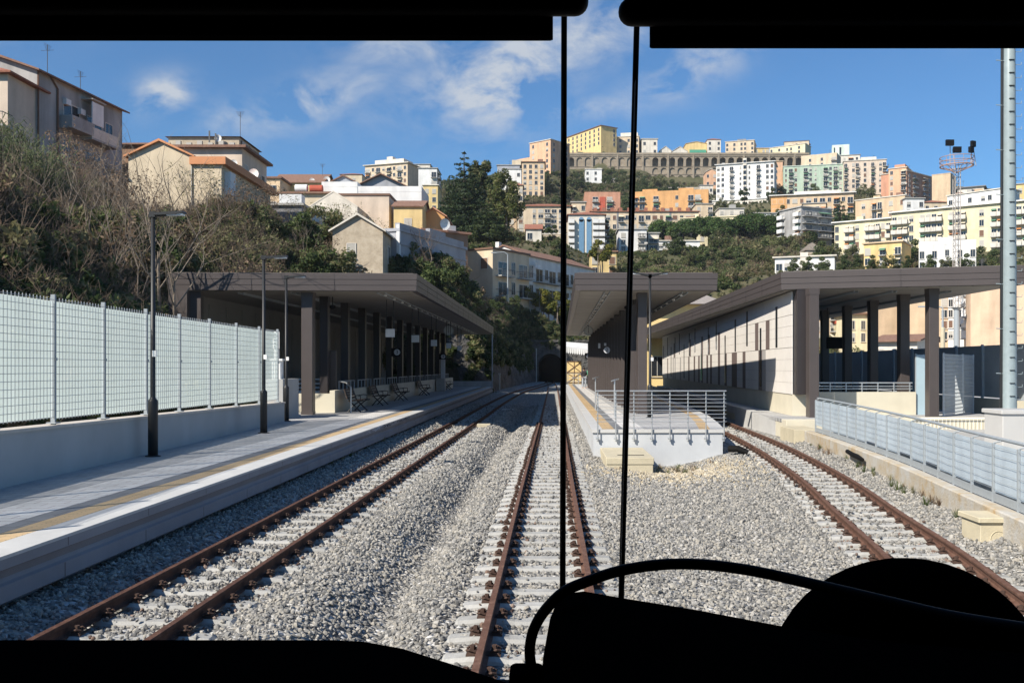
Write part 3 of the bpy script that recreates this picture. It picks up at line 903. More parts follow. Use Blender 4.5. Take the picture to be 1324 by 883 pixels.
def strip_light(t, x, y0, y1, x1=None, w=0.2, spots=0):
    x1 = x if x1 is None else x1
    b = MB()
    zt, zb_ = Z0 - 0.022, Z0 - 0.075
    for s in (-1, 1):
        b.add([(x + s * w / 2 - 0.02, y0, zb_), (x + s * w / 2 + 0.02, y0, zb_), (x1 + s * w / 2 + 0.02, y1, zb_), (x1 + s * w / 2 - 0.02, y1, zb_),
               (x + s * w / 2 - 0.02, y0, zt), (x + s * w / 2 + 0.02, y0, zt), (x1 + s * w / 2 + 0.02, y1, zt), (x1 + s * w / 2 - 0.02, y1, zt)],
              [(0, 3, 2, 1), (4, 5, 6, 7), (0, 1, 5, 4), (1, 2, 6, 5), (2, 3, 7, 6), (3, 0, 4, 7)])
    o = b.build('light_channel', M_GALV, t)
    if spots:
        b = MB()
        for k in range(spots):
            f = (k + 0.5) / spots
            b.lathe((x + (x1 - x) * f, y0 + (y1 - y0) * f, Z0 - 0.09), [(0.05, 0.06), (0.06, 0.0), (0.02, -0.01)][::-1], 8)
        b.build('spotlight', M_WHITE, o)
    return o

def column(t, x, y, w, d, zb=ZP, top=Z0 - 0.02, m=None, lit=False):
    b = MB(); b.bbox(x - w / 2, x + w / 2, y - d / 2, y + d / 2, zb, top, 0.012)
    b.box(x - w / 2 - 0.012, x + w / 2 + 0.012, y - d / 2 - 0.012, y + d / 2 + 0.012, top - 0.22, top - 0.002)
    b.box(x - w / 2 - 0.008, x + w / 2 + 0.008, y - d / 2 - 0.008, y + d / 2 + 0.008, zb, zb + 0.12)
    return b.build('column', m or M_BROWN, t)

# left canopy
YC = 34.3
polyL = [(-14.0, YC - 0.4), (-4.95, YC), (-4.95, 80.5), (-14.0, 80.5)]
t = canopy('long brown canopy over the left platform beyond the frosted fence', polyL, (-9, 36, ZP))
CANL = t
column(t, -9.1, 34.85, 0.42, 0.42)
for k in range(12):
    column(t, -9.0, 37.0 + 3.7 * k, 0.32, 0.40, m=M_BROWND)  # inner columns in darker brown, canopy shade put into the colour
b = MB(); b.box(-13.98, -13.3, YC - 0.36, YC + 0.25, ZP, Z0 - 0.002); b.box(-13.3, -12.9, YC - 0.1, YC + 0.2, ZP, Z0 - 0.022); b.build('side_panel', M_BROWN, t)
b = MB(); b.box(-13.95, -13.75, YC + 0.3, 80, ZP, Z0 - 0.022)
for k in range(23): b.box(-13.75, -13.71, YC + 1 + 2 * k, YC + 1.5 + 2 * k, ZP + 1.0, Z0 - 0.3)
b.build('rear_wall', mat('dim_wall', (0.24, 0.235, 0.22), 0.85, 0.1, 1), t)  # wall colour lowered to deepen the shade under the canopy
strip_light(t, -6.35, YC + 0.4, 79, w=0.28, spots=22)
strip_light(t, -9.6, YC + 0.4, 79, w=0.2)
strip_light(t, -11.6, YC + 0.4, 79, w=0.2)
b = MB(); b.cyl((-5.05, 80.2, 0.5), (-5.05, 80.2, Z0), 0.06, 8); b.build('downpipe', M_GALV, t)
b = MB(); b.cyl((-8.6, 36.6, 4.72), (-8.6, 36.6, 5.1), 0.02, 6); b.lathe((-8.6, 36.6, 4.62), [(0.05, 0), (0.12, 0.04), (0.12, 0.12), (0.05, 0.16)], 12); b.build('camera_dome', M_BLACK, t)

# low platform wall with short railings between the columns
t = thing('parapet_wall', 'low cream wall with railings between the columns of the left canopy', 'wall', (-8.5, 40, ZP))
b = MB(); b.box(-8.62, -8.42, 36.2, 80, ZP, 1.42); b.box(-10.6, -8.62, 36.2, 36.4, ZP, 1.30); b.build('wall', M_CREAM, t)
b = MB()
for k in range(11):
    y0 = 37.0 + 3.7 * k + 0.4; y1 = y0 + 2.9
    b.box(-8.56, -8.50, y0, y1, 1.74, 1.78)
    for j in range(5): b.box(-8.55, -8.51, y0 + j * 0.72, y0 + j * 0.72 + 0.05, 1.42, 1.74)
b.build('railing', M_GALV, t)  # darker grey than bare steel, painting the canopy's shade on the railing
t = thing('ramp_railing', 'white railing on a pale kerb behind the front canopy column', 'railing', (-10, 39, ZP))
b = MB(); b.box(-10.7, -9.1, 38.6, 38.8, ZP, 1.35)
b.build('kerb', M_WHITE, t)
b = MB()
for z in (1.45, 1.62, 1.8): b.box(-10.7, -9.1, 38.68, 38.72, z, z + 0.05)
for x in (-10.7, -9.9, -9.14): b.box(x, x + 0.04, 38.66, 38.74, 1.35, 1.86)
b.build('bars', M_WHITE, t)
b = MB(); b.bbox(-8.92, -8.62, 37.3, 37.42, 0.9, 3.0, 0.01)
tag(b.build('column_guard', M_BROWN), 'pale brown cover panel on the second column of the left canopy', 'panel')

t = thing('handrail_post', 'steel handrail post in front of the first bench', 'handrail', (-7.75, 36.2, ZP))
b = MB(); b.cyl((-7.75, 36.0, ZP), (-7.75, 36.0, 1.55), 0.03, 8); b.build('post', M_STEEL, t)
b = MB(); b.tube([(-7.75, 36.0, 1.55), (-8.05, 36.5, 1.72), (-8.4, 37.1, 1.75)], 0.025, 8); b.build('rail', M_STEEL, t)

# benches
M_WOOD = ramp_mat('bench_wood', [(0.3, (0.06, 0.04, 0.03)), (0.7, (0.13, 0.09, 0.06))], 12, rough=0.6)
def bench_proto():
    r = thing('platform_bench', 'x', 'bench', (0, 0, 0), 'benches along the left platform')
    L_ = 1.7
    b = MB()      # seat faces +X
    for k in range(4): b.box(0.05 + k * 0.115, 0.14 + k * 0.115, 0, L_, 0.43 + 0.008 * k, 0.465 + 0.008 * k)
    b.build('seat', M_WOOD, r)
    b = MB()
    for k in range(4):
        z = 0.52 + k * 0.105; x = 0.03 - k * 0.035
        b.add([(x - 0.03, 0, z), (x, 0, z), (x, L_, z), (x - 0.03, L_, z), (x - 0.055, 0, z + 0.085), (x - 0.03, 0, z + 0.085), (x - 0.03, L_, z + 0.085), (x - 0.055, L_, z + 0.085)],
              [(0, 3, 2, 1), (4, 5, 6, 7), (0, 1, 5, 4), (1, 2, 6, 5), (2, 3, 7, 6), (3, 0, 4, 7)])
    b.build('backrest', M_WOOD, r)
    for y in (0.2, L_ - 0.2):
        b = MB()
        b.tube([(0.0, y, 0.0), (0.2, y, 0.24), (0.45, y, 0.43), (0.62, y, 0.47)], 0.028, 6)
        b.tube([(0.52, y, 0.0), (0.3, y, 0.22), (0.08, y, 0.43), (-0.12, y, 0.92)], 0.028, 6)
        b.tube([(0.1, y, 0.62), (0.35, y, 0.66), (0.5, y, 0.64), (0.5, y, 0.46)], 0.02, 6)
        b.build('leg', M_LAMP, r)
    return r
bp = bench_proto()
BL = [(36.4, 'dark bench nearest, behind the steel handrail post'), (42.4, 'dark bench second along the low platform wall'), (48.4, 'dark bench midway along the low platform wall'),
      (57.5, 'dark bench fourth along the wall, before the pale sign post'), (71.0, 'dark bench farthest away at the end of the low platform wall')]
for i, (y, lb) in enumerate(BL):
    o = bp if i == 0 else copy_tree(bp)
    o.location = (-8.2 + (0.2 if i == 0 else 0), y, ZP + 0.004); o['label'] = lb

# hanging signs, number discs, clocks
def text_mesh(s, size, m, name='digit'):
    cu = bpy.data.curves.new(name, 'FONT'); cu.body = s; cu.size = size; cu.align_x = 'CENTER'; cu.align_y = 'CENTER'; cu.extrude = 0.004
    tmp = bpy.data.objects.new(name, cu); COL.objects.link(tmp)
    bpy.context.view_layer.update()
    me = bpy.data.meshes.new_from_object(tmp.evaluated_get(bpy.context.evaluated_depsgraph_get()))
    bpy.data.objects.remove(tmp); me.materials.clear(); me.materials.append(m)
    for p in me.polygons: p.material_index = 0
    return me

M_SIGN = mat('sign_white', (0.62, 0.63, 0.64), 0.5, 0.05, 4)
M_DISC = mat('disc_pale', (0.62, 0.64, 0.68), 0.5, 0.05, 4)
M_INK = mat('ink', (0.015, 0.015, 0.03), 0.5, 0.05, 4)
def hang_sign(x, y, w, h, zc, label):
    t = thing('hanging_sign', label, 'sign', (x, y, zc), 'blank white signs hung under the left canopy')
    b = MB(); b.bbox(x - w / 2, x + w / 2, y - 0.05, y + 0.05, zc - h / 2, zc + h / 2, 0.008); b.build('panel', M_SIGN, t)
    for s in (-1, 1):
        b = MB(); b.cyl((x + s * w * 0.4, y, zc + h / 2), (x + s * w * 0.4, y, Z0 - 0.03), 0.018, 6); b.build('rod', M_LAMP, t)
for (u, v, Y, w, h, lb) in ((504.4, 430.6, 38.5, 0.37, 0.34, 'white hanging sign closest of the row, above the first number disc'), (537, 438, 44.5, 0.36, 0.34, 'white hanging sign second from the front under the left canopy'),
                            (561, 443.5, 50.5, 0.32, 0.33, 'white hanging sign third from the front under the left canopy'), (580, 447, 57.0, 0.3, 0.32, 'white hanging sign just below the left clock'),
                            (594, 450, 62.5, 0.28, 0.3, 'white hanging sign farthest away, beyond the left clock')):
    p = at(u, v, Y); hang_sign(p.x, Y, w, h, p.z, lb)

def number_disc(x, y, z, r, txt, label, boxw=0.5, boxh=0.55, yaw=0.0, group='platform number discs'):
    t = thing('number_sign', label, 'sign', (x, y, z), group)
    b = MB(); b.bbox(x - boxw * 0.7, x + boxw * 0.45, y + 0.005, y + 0.12, z - boxh / 2, z + boxh / 2, 0.01); b.build('backing', M_BLACK, t)
    b = MB(); b.cyl((x, y - 0.02, z), (x, y + 0.004, z), r, 24); d = b.build('disc', M_DISC, t)
    me = text_mesh(txt, r * 1.7, M_INK)
    link_obj('digit', me, d, Vector((x, y - 0.025, z)) - ORG[t.name], (R(90), 0, 0))
    return t
p = at(513.4, 455.4, 47.5); number_disc(p.x, 47.5, p.z, 0.155, '3', 'pale number disc on a black plate nearer under the left canopy', 0.42, 0.42)
p = at(573, 461, 68.5); number_disc(p.x, 68.5, p.z, 0.16, '3', 'pale number disc on a black plate farther along the left canopy', 0.42, 0.42)

M_CLOCK = mat('clock_face', (0.62, 0.64, 0.62), 0.4, 0.05, 5)
def clock(x, y, z, r, label):
    t = thing('station_clock', label, 'clock', (x, y, z), 'round platform clocks')
    b = MB(); b.cyl((x, y - 0.06, z), (x, y + 0.06, z), r, 28); b.build('case', M_GALV, t)
    b = MB(); b.cyl((x, y - 0.07, z), (x, y - 0.061, z), r * 0.9, 28); f = b.build('face', M_CLOCK, t)
    b = MB()
    for k in range(12):
        a = k * math.pi / 6
        b.add([(x + math.sin(a + q) * r * rr, y - 0.073, z + math.cos(a + q) * r * rr) for (q, rr) in ((-0.04, 0.72), (0.04, 0.72), (0.04, 0.86), (-0.04, 0.86))], [(0, 1, 2, 3)])
    b.box(x - 0.012, x + 0.012, y - 0.078, y - 0.074, z - 0.02, z + r * 0.72)
    b.box(x - 0.015, x + 0.015, y - 0.084, y - 0.08, z - r * 0.5, z + 0.02)
    b.build('hands', M_INK, f)
    b = MB(); b.cyl((x, y, z + r), (x, y, Z0 - 0.03), 0.03, 8); b.build('rod', M_LAMP, t)
p = at(580, 427.3, 60); clock(p.x, 60, p.z, 0.33, 'round clock hanging under the far end of the left canopy')
p = at(760.8, 427.6, 62); clock(p.x, 62, p.z, 0.31, 'round clock hanging under the island canopy')
p = at(572.5, 485, 69.0)
b = MB(); b.bbox(p.x - 0.16, p.x + 0.16, 69, 69.12, ZP, 3.0, 0.01)
tag(b.build('notice_board', M_SIGN), 'tall pale board under the farther number disc on the left platform', 'sign')
b = MB(); b.bbox(-8.35, -7.7, 67.5, 68.1, ZP, 1.5, 0.02)
tag(b.build('planter_box', M_CONC), 'pale concrete block standing under the tall board on the left platform', 'block')
b = MB(); b.box(-9.0, -5.2, 83.0, 83.25, ZP, 1.05)
tag(b.build('end_wall', M_CONC), 'low grey wall closing the far end of the left platform', 'wall')

# island canopy, fin wall
polyI = [(0.88, 34.0), (6.12, 34.0), (6.7, 84), (1.40, 84)]
t = canopy('brown flat canopy over the middle of the island platform', polyI, (3.5, 36, ZP))
strip_light(t, 2.1, 34.5, 82, 2.55, w=0.2, spots=20)
strip_light(t, 5.0, 34.5, 82, 5.5, w=0.2, spots=20)
column(t, 3.45, 35.2, 0.34, 0.7)
for k in range(12): 
    b = MB(); b.bbox(3.42, 3.66, 38.6 + 3.7 * k, 38.95 + 3.7 * k, ZP, Z0 - 0.022, 0.01); b.build('column', M_BROWND, t)
b = MB(); b.bbox(3.08, 3.35, 35.9, 36.2, ZP, 2.95, 0.01); b.build('column_guard', M_BROWN, t)
b = MB(); b.cyl((3.05, 37.0, 4.75), (3.05, 37.0, 5.1), 0.02, 6); b.lathe((3.05, 37, 4.62), [(0.05, 0), (0.12, 0.04), (0.12, 0.12), (0.05, 0.16)], 12); b.build('camera_dome', M_BLACK, t)
t = thing('louvre_wall', 'dark brown wall of upright metal fins down the island platform', 'wall', (3.5, 37, ZP))
b = MB(); b.box(3.45, 3.62, 36.4, 79, ZP, 4.35); b.build('panel', M_BROWN, t)
b = MB()
for k in range(20):
    y = 36.6 + 2.15 * k
    b.box(3.10, 3.448, y, y + 0.07, ZP, 4.45 + (0.35 if k % 2 == 0 else 0)); 
b.build('fins', M_BROWN, t)
b = MB(); b.box(3.38, 3.445, 50.6, 52.0, 1.1, 3.0); b.build('door', M_BROWND, t)
p = at(784.6, 452.7, 52); number_disc(2.92, 48.2, vz(452.7, 48.2) , 0.165, '2', 'pale disc bearing the number 2 on the dark fin wall', 0.2, 0.3)
p = at(760.9, 460.2, 80.3); number_disc(p.x, 80.3, p.z, 0.19, '2', 'pale number disc hung at the far end of the island canopy', 0.45, 0.5)
for (u, v, Y, w, h, lb) in ((774.9, 447, 56, 0.13, 0.30, 'small tall white plate on the fin wall'), (782.7, 445.3, 53, 0.14, 0.16, 'small square white plate on the fin wall above the number disc')):
    p = at(u, v, Y); b = MB(); b.bbox(p.x - w / 2, p.x + w / 2, Y, Y + 0.04, p.z - h / 2, p.z + h / 2, 0.005)
    tag(b.build('wall_plate', M_WHITE), lb, 'sign')
for (u, vt, Y, lb) in ((770, 489, 38.5, 'short steel handrail post beside the fin wall, farther one'), (794.6, 492, 33.0, 'steel handrail post with angled top near the island railing')):
    p = at(u, vt, Y); t = thing('handrail_post', lb, 'handrail', (p.x, Y, ZP))
    b = MB(); b.cyl((p.x, Y, ZP), (p.x, Y, p.z), 0.03, 8); b.build('post', M_STEEL, t)
    b = MB(); b.tube([(p.x - 0.12, Y - 0.1, p.z - 0.02), (p.x, Y, p.z + 0.02), (p.x + 0.16, Y + 0.3, p.z + 0.05)], 0.025, 8); b.build('rail', M_STEEL, t)

# railing at the island end
t = thing('end_railing', 'steel railing of eight posts across the end of the island platform', 'railing', (3.1, 26.62, ZP))
xs = [1.35 + k * 0.517 for k in range(8)]
for x in xs:
    b = MB(); b.cyl((x, 26.6, 0.22), (x, 26.6, 1.64), 0.017, 10); b.lathe((x, 26.62, 0.20), [(0.0, 0), (0.03, 0.01), (0.03, 0.03)], 8)
    b.cyl((x - 0.05, 26.62, 0.3), (x + 0.05, 26.62, 0.3), 0.03, 8); b.build('post', M_STEEL, t)
for k in range(9):
    z = 1.64 - k * 0.108 if k else 1.655
    b = MB(); b.cyl((xs[0] - 0.06, 26.57, z), (xs[-1] + 0.06, 26.57, z), 0.018 if k == 0 else 0.0085, 8); b.build('bar', M_STEEL, t)

# concrete pit box
t = thing('concrete_box', 'cream concrete cable box with a slot against the island end wall', 'concrete box', (2.0, 24.5, -0.4))
b = MB(); b.bbox(1.44, 2.62, 23.7, 26.63, -0.75, -0.14, 0.012); b.build('box', M_CONC_Y, t)
b = MB(); b.bbox(1.42, 2.64, 23.68, 26.63, -0.138, 0.03, 0.012); l = b.build('lid', M_CONC_Y, t)
b = MB(); b.box(1.75, 2.45, 24.3, 24.42, 0.028, 0.036); b.build('slot', M_BLACK, l)
t = thing('concrete_box', 'cream concrete box with overhanging lid against the right kerb wall', 'concrete box', (6.2, 13.0, 0))
x0 = 6.02
b = MB(); b.bbox(x0, x0 + 0.5, 13.0, 13.6, -0.3, 0.17, 0.01)
b.tube([(x0 + 0.25 + 0.11 * math.cos(a), 12.995, -0.06 + 0.11 * math.sin(a)) for a in np.linspace(0.0, math.pi, 9)], 0.006, 4); b.build('box', M_CONC_Y, t)
b = MB(); b.bbox(x0 - 0.04, x0 + 0.54, 12.96, 13.64, 0.172, 0.24, 0.01); b.build('lid', M_CONC_Y, t)
p = (0, 0)
t_ = []
b = MB()
dp = [at(u, v, Y) for (u, v, Y) in ((1088, 586, 23.6), (1094, 590, 23.0), (1101, 593, 22.5), (1107, 597, 22.0))]
b.tube([Vector((q.x + 0.15, q.y, max(q.z, 0.0) + 0.05)) for q in dp], [0.055, 0.06, 0.06, 0.045], 10)
tag(b.build('drain_hose', M_RUBBER), 'short black corrugated hose lying on the ballast by the kerb wall', 'hose')
b = MB(); b.tube([(5.05, 26.2, 0.03), (5.25, 26.0, 0.05), (5.5, 25.9, -0.05)], [0.1, 0.1, 0.08], 10)
tag(b.build('drain_hose', M_RUBBER), 'short black pipe end beside the corner of the island end wall', 'hose')

# right kerb wall and ramp fence
KX = lambda y: float(c3(y)) + 0.505 + 0.95
ky = [3, 6, 9, 12, 14, 16, 18, 20, 22, 24, 26, 28, 29.6]
t = thing('kerb_wall', 'low stained concrete kerb wall following the curving track', 'wall', (KX(18), 18, 0))
b = MB()
vs = []
for y in ky:
    vs += [(KX(y), y, -0.3), (KX(y) - 0.02, y, 0.29), (KX(y), y, 0.31), (KX(y) + 0.52, y, 0.31), (KX(y) + 0.52, y, -0.3)]
fs = [(i * 5 + k, i * 5 + k + 1, (i + 1) * 5 + k + 1, (i + 1) * 5 + k) for i in range(len(ky) - 1) for k in range(4)]
e = (len(ky) - 1) * 5
fs += [(0, 4, 3, 2, 1), (e, e + 1, e + 2, e + 3, e + 4)]
M_STAIN = ramp_mat('stained_concrete', [(0.32, (0.40, 0.27, 0.13)), (0.45, (0.44, 0.38, 0.29)), (0.6, (0.47, 0.45, 0.41))], 1.7, bump=0.3, bscale=25, rough=0.85)
b.add(vs, fs); b.build('kerb', M_STAIN, t)
b = MB(); b.bbox(KX(29.6) - 0.32, KX(29.6) + 0.5, 29.65, 31.5, -0.3, 0.34, 0.01); b.build('end_block', M_CONC_Y, t)

t = thing('ramp_fence', 'blue sheeted ramp railing curving along the kerb wall', 'fence', (KX(20) + 0.3, 20, 0.3))
RX = lambda y: KX(y) + 0.22
RTOP = lambda y: float(np.interp(y, [8, 12.7, 28.5], [1.23, 1.25, 1.36]))
py_ = []
y = 7.0
while y < 29.2:
    py_.append(y); y += 1.0
for y in py_:
    b = MB(); b.box(RX(y) - 0.035, RX(y) + 0.005, y - 0.02, y + 0.02, 0.31, RTOP(y) - 0.06)
    b.tube([(RX(y) - 0.02, y, RTOP(y) - 0.06), (RX(y) + 0.06, y - 0.1, RTOP(y) - 0.02)], 0.012, 6)
    b.build('post', M_GALV, t)
b = MB(); b.tube([(RX(y) + 0.08, y, RTOP(y)) for y in py_ + [29.2]], 0.027, 8); b.build('handrail', M_GALV, t, True)
for a, c in zip(py_[:-1], py_[1:]):
    y0, y1 = a + 0.03, c - 0.03
    b = MB()
    for k in range(6):
        z = 0.52 + k * 0.125
        b.tube([(RX(y0) - 0.03, y0, z), (RX(y1) - 0.03, y1, z + 0.005)], 0.0035, 4)
    b.box(min(RX(y0), RX(y1)) - 0.03, min(RX(y0), RX(y1)) - 0.02, y0, y1, 0.35, 0.5) if False else None
    b.add([(RX(y0) - 0.03, y0, 0.33), (RX(y1) - 0.03, y1, 0.33), (RX(y1) - 0.03, y1, 0.46), (RX(y0) - 0.03, y0, 0.46)], [(0, 1, 2, 3)])
    b.build('grating', M_GALV, t)
    b = MB(); n = 4
    lo = 0.47 + random.choice([0, 0, 0, 0.06])
    for k in range(n):
        ya, yb = y0 + (y1 - y0) * k / n, y0 + (y1 - y0) * (k + 1) / n
        wa, wb = 0.004 * math.sin(k * 2.1 + a * 3), 0.004 * math.sin((k + 1) * 2.1 + a * 3)
        b.quad((RX(ya) + wa, ya, lo), (RX(yb) + wb, yb, lo), (RX(yb) + wb, yb, RTOP(yb) - 0.07), (RX(ya) + wa, ya, RTOP(ya) - 0.07))
    b.build('blue_sheet', M_RAMPSHEET, t)

# right station building
M_CLAD = mat('pale_cladding', (0.70, 0.66, 0.61), 0.6, 0.1, 0.7, 0.05, 30)
M_CLADG = mat('grey_cladding', (0.36, 0.34, 0.325), 0.6, 0.1, 0.7)
M_CLADB = mat('brown_cladding', (0.15, 0.115, 0.105), 0.55, 0.1, 0.7)
SX = lambda y: 8.85 + 0.03 * (y - 34)
t = thing('station_building', 'long clad station building with slot windows under the right canopy', 'station building', (9, 34, ZP))
b = MB()
q = [(SX(34.05) + 0.02, 34.05), (SX(86) + 0.02, 86), (12.6, 86), (12.6, 60), (9.85, 58), (9.5, 34.05)]
b.prism(q, ZP, Z0 - 0.022); b.build('wall', M_CLADG, t)
b = MB(); b.prism([(SX(33.98), 33.98), (SX(86), 86), (SX(86) + 0.015, 86), (9.42, 34.04), (9.42, 33.98)], ZP, 1.33); b.build('plinth', M_CREAM, t)
rr = random.Random(5)
b = MB()
y = 34.0
pane = []
while y < 85.5:
    w = 0.78
    for row, (z0, z1) in enumerate(((1.34, 3.05), (3.06, 4.25), (4.26, Z0 - 0.05))):
        r_ = rr.random()
        mi = 0
        if row == 0 and r_ < 0.22: mi = 1
        if row == 0 and 0.22 <= r_ < 0.30: mi = 2
        if row == 1 and r_ < 0.13: mi = 1
        if y < 36: mi = 0
        if row == 2 and mi: mi = 0
        nseg = {0: 4, 1: 3, 2: 2}[row] if mi == 0 else 1
        for k in range(nseg):
            a, c = z0 + (z1 - z0) * k / nseg, z0 + (z1 - z0) * (k + 1) / nseg - 0.008
            b.add([(SX(y) - 0.03, y, a), (SX(y + w) - 0.03, y + w - 0.008, a), (SX(y + w) + 0.018, y + w - 0.008, a), (SX(y) + 0.018, y, a),
                   (SX(y) - 0.03, y, c), (SX(y + w) - 0.03, y + w - 0.008, c), (SX(y + w) + 0.018, y + w - 0.008, c), (SX(y) + 0.018, y, c)],
                  [(0, 3, 2, 1), (4, 5, 6, 7), (0, 1, 5, 4), (1, 2, 6, 5), (2, 3, 7, 6), (3, 0, 4, 7)], mi)
    y += w
b.build('cladding', [M_CLAD, M_CLADB, M_CLADG], t)
for k in range(15):
    y = 36.4 + 3.2 * k
    z0, z1 = ((3.1, 4.7), (1.5, 4.0), (3.3, 4.9))[k % 3]
    b = MB(); b.box(SX(y) - 0.035, SX(y) - 0.02, y, y + 0.3, z0, z1); b.box(SX(y) - 0.05, SX(y) - 0.03, y - 0.03, y, z0, z1); b.build('window', M_GLASS, t)
# dark end bay
b = MB(); b.bbox(8.9, 9.3, 33.5, 34.0, 1.34, Z0 - 0.022, 0.01); b.build('end_bay', M_BROWND, t)
polyR = [(8.36, 33.7), (16.2, 31.4), (16.2, 92), (8.5, 92)]
t = canopy('wide brown canopy over the clad station building and its columns', polyR, (12, 36, ZP))
for (x, y, w, d) in ((9.35, 33.15, 0.34, 0.5), (13.64, 33.2, 0.35, 0.4), (13.64, 35.9, 0.36, 0.4), (13.64, 39.3, 0.34, 0.4), (13.64, 42.7, 0.34, 0.4), (13.64, 46.2, 0.34, 0.4)):
    column(t, x, y, w, d, 0.3)
strip_light(t, 11.2, 34, 80, w=0.16); strip_light(t, 12.6, 34, 80, w=0.16); strip_light(t, 14.6, 34, 80, w=0.16)
p = at(1091, 436, 44)
t = thing('hanging_sign', 'dark sign box hanging on rods between the right canopy columns', 'sign', (11.3, 44, 3.4))
b = MB(); b.bbox(13.1, 13.9, 44.0, 44.15, 3.2, 3.75, 0.01); b.build('panel', M_BLACK, t)
for s in (13.15, 13.85):
    b = MB(); b.cyl((s, 44.07, 3.75), (s, 44.07, Z0 - 0.03), 0.02, 6); b.build('rod', M_LAMP, t)

# cream wall, railing, panel, barrier, gate
t = thing('ramp_wall', 'sunlit cream wall with steel railing behind the right canopy columns', 'wall', (11.8, 34.9, 0.3))
b = MB(); b.box(9.6, 13.7, 34.8, 35.1, 0.2, 1.40); b.build('wall', M_CREAM, t)
b = MB()
for z in (1.50, 1.60, 1.72): b.box(9.6, 13.62, 34.93, 34.96, z, z + (0.03 if z < 1.7 else 0.045))
for k in range(7): b.box(9.9 + 0.6 * k, 9.93 + 0.6 * k, 34.91, 34.98, 1.40, 1.74)
b.build('railing', M_STEEL, t)
t = thing('metal_cabinet', 'tall light blue sheet panel beside the front canopy column', 'panel', (13.9, 34.8, 0.3))
b = MB(); b.bbox(13.75, 14.25, 34.9, 35.0, 0.45, 2.8, 0.01); b.build('panel', mat('pale_blue_panel', (0.36, 0.47, 0.53), 0.5, 0.08, 2), t)
b = MB(); b.box(13.72, 13.75, 34.9, 34.96, 0.26, 2.85); b.box(14.25, 14.28, 34.9, 34.96, 0.26, 2.85); b.build('frame', M_GALV, t)
t = thing('noise_barrier', 'tall slate blue panel barrier behind the right canopy', 'barrier', (18, 45, 0.3))
b = MB(); b.box(17.8, 18.1, 26, 110, 0.26, 1.05); b.build('base_wall', M_CREAM, t)
ys_ = [26 + 2.5 * k for k in range(34)]
for y in ys_:
    b = MB(); b.box(17.86, 17.95, y - 0.04, y + 0.04, 1.05, 3.27); b.build('post', M_GALV, t)
for a, c in zip(ys_[:-1], ys_[1:]):
    b = MB(); b.box(17.97, 18.02, a + 0.04, c - 0.04, 1.10, 3.22); b.box(17.955, 17.97, a + 0.04, c - 0.04, 3.15, 3.22); b.build('panel', M_BARRIER, t)
t = thing('mesh_gate', 'galvanised square mesh gate panel standing in front of the barrier', 'gate', (14.3, 33.6, 0.3))
gx0, gy0, gx1, gy1 = 14.22, 33.6, 17.3, 38.0
gp = lambda f, z: (gx0 + (gx1 - gx0) * f, gy0 + (gy1 - gy0) * f, z)
for f in (0, 0.62, 1.0):
    b = MB(); b.cyl(gp(f, 0.3), gp(f, 2.85), 0.035, 8); b.build('post', M_MESH, t)
b = MB()
for k in range(41): b.cyl(gp(k / 40, 0.5), gp(k / 40, 2.8), 0.011, 4)
for k in range(17): b.cyl(gp(0, 0.5 + k * 2.3 / 16), gp(1, 0.5 + k * 2.3 / 16), 0.011, 4)
b.build('mesh', M_MESH, t)
t = thing('low_wall', 'low cream wall with fine upright bars in front of the mesh gate', 'wall', (14, 30.8, 0.3))
b = MB(); b.box(11.2, 16.4, 31.0, 31.3, 0.2, 0.66); b.build('wall', M_CREAM, t)
b = MB()
for k in range(30): b.box(12.0 + 0.13 * k, 12.008 + 0.13 * k, 30.9, 30.908, 0.2, 0.62)
b.box(12.0, 15.9, 30.895, 30.925, 0.62, 0.65); b.build('bars', M_WHITE, t)
t = thing('utility_cabinet', 'pale grey utility cabinet in front of the foot of the tall mast', 'cabinet', (11.9, 23.5, 0.26))
b = MB(); b.bbox(11.35, 12.9, 23.3, 24.3, 0.26, 1.16, 0.015); b.build('body', mat('cabinet_grey', (0.47, 0.46, 0.44), 0.5, 0.06, 2), t)
b = MB(); b.bbox(11.3, 12.95, 23.25, 24.35, 1.162, 1.26, 0.015); b.build('lid', mat('cabinet_grey', ()), t)

# tall climbing mast at the right
t = thing('radio_mast', 'tall galvanised tubular mast with climbing pegs at the right', 'mast', (12.85, 26, 0.3))
M_MAST = mat('mast_zinc', (0.25, 0.30, 0.31), 0.45, 0.14, 6, spec=0.4)
b = MB(); b.lathe((12.85, 26, 0.26), [(0.21, 0), (0.2, 0.02), (0.19, 3), (0.165, 9), (0.13, 18)], 20); b.build('pole', M_MAST, t, True)
b = MB()
for k in range(46):
    z = 0.7 + 0.36 * k
    r_ = 0.19 - 0.0035 * z
    b.tube([(12.85 + r_ * 0.9, 26 - 0.05, z), (12.85 + r_ + 0.15, 26 - 0.05, z), (12.85 + r_ + 0.16, 26 - 0.05, z + 0.07)], 0.009, 5)
    b.box(12.85 - 0.08, 12.85 + 0.06, 26 - r_ - 0.03, 26 - r_ + 0.02, z + 0.1, z + 0.12, 1)
for k in range(13):
    z = 0.9 + 1.25 * k
    b.tube([(12.85 - 0.15, 26 - 0.02, z), (12.85 - 0.38, 26 - 0.02, z + 0.02)], 0.014, 5)
b.build('climbing_peg', [M_MAST, M_LAMP], t)
b = MB(); b.cyl((12.61, 26.0, 0.3), (12.66, 26.0, 17.5), 0.035, 8); b.build('cable', M_LAMP, t)
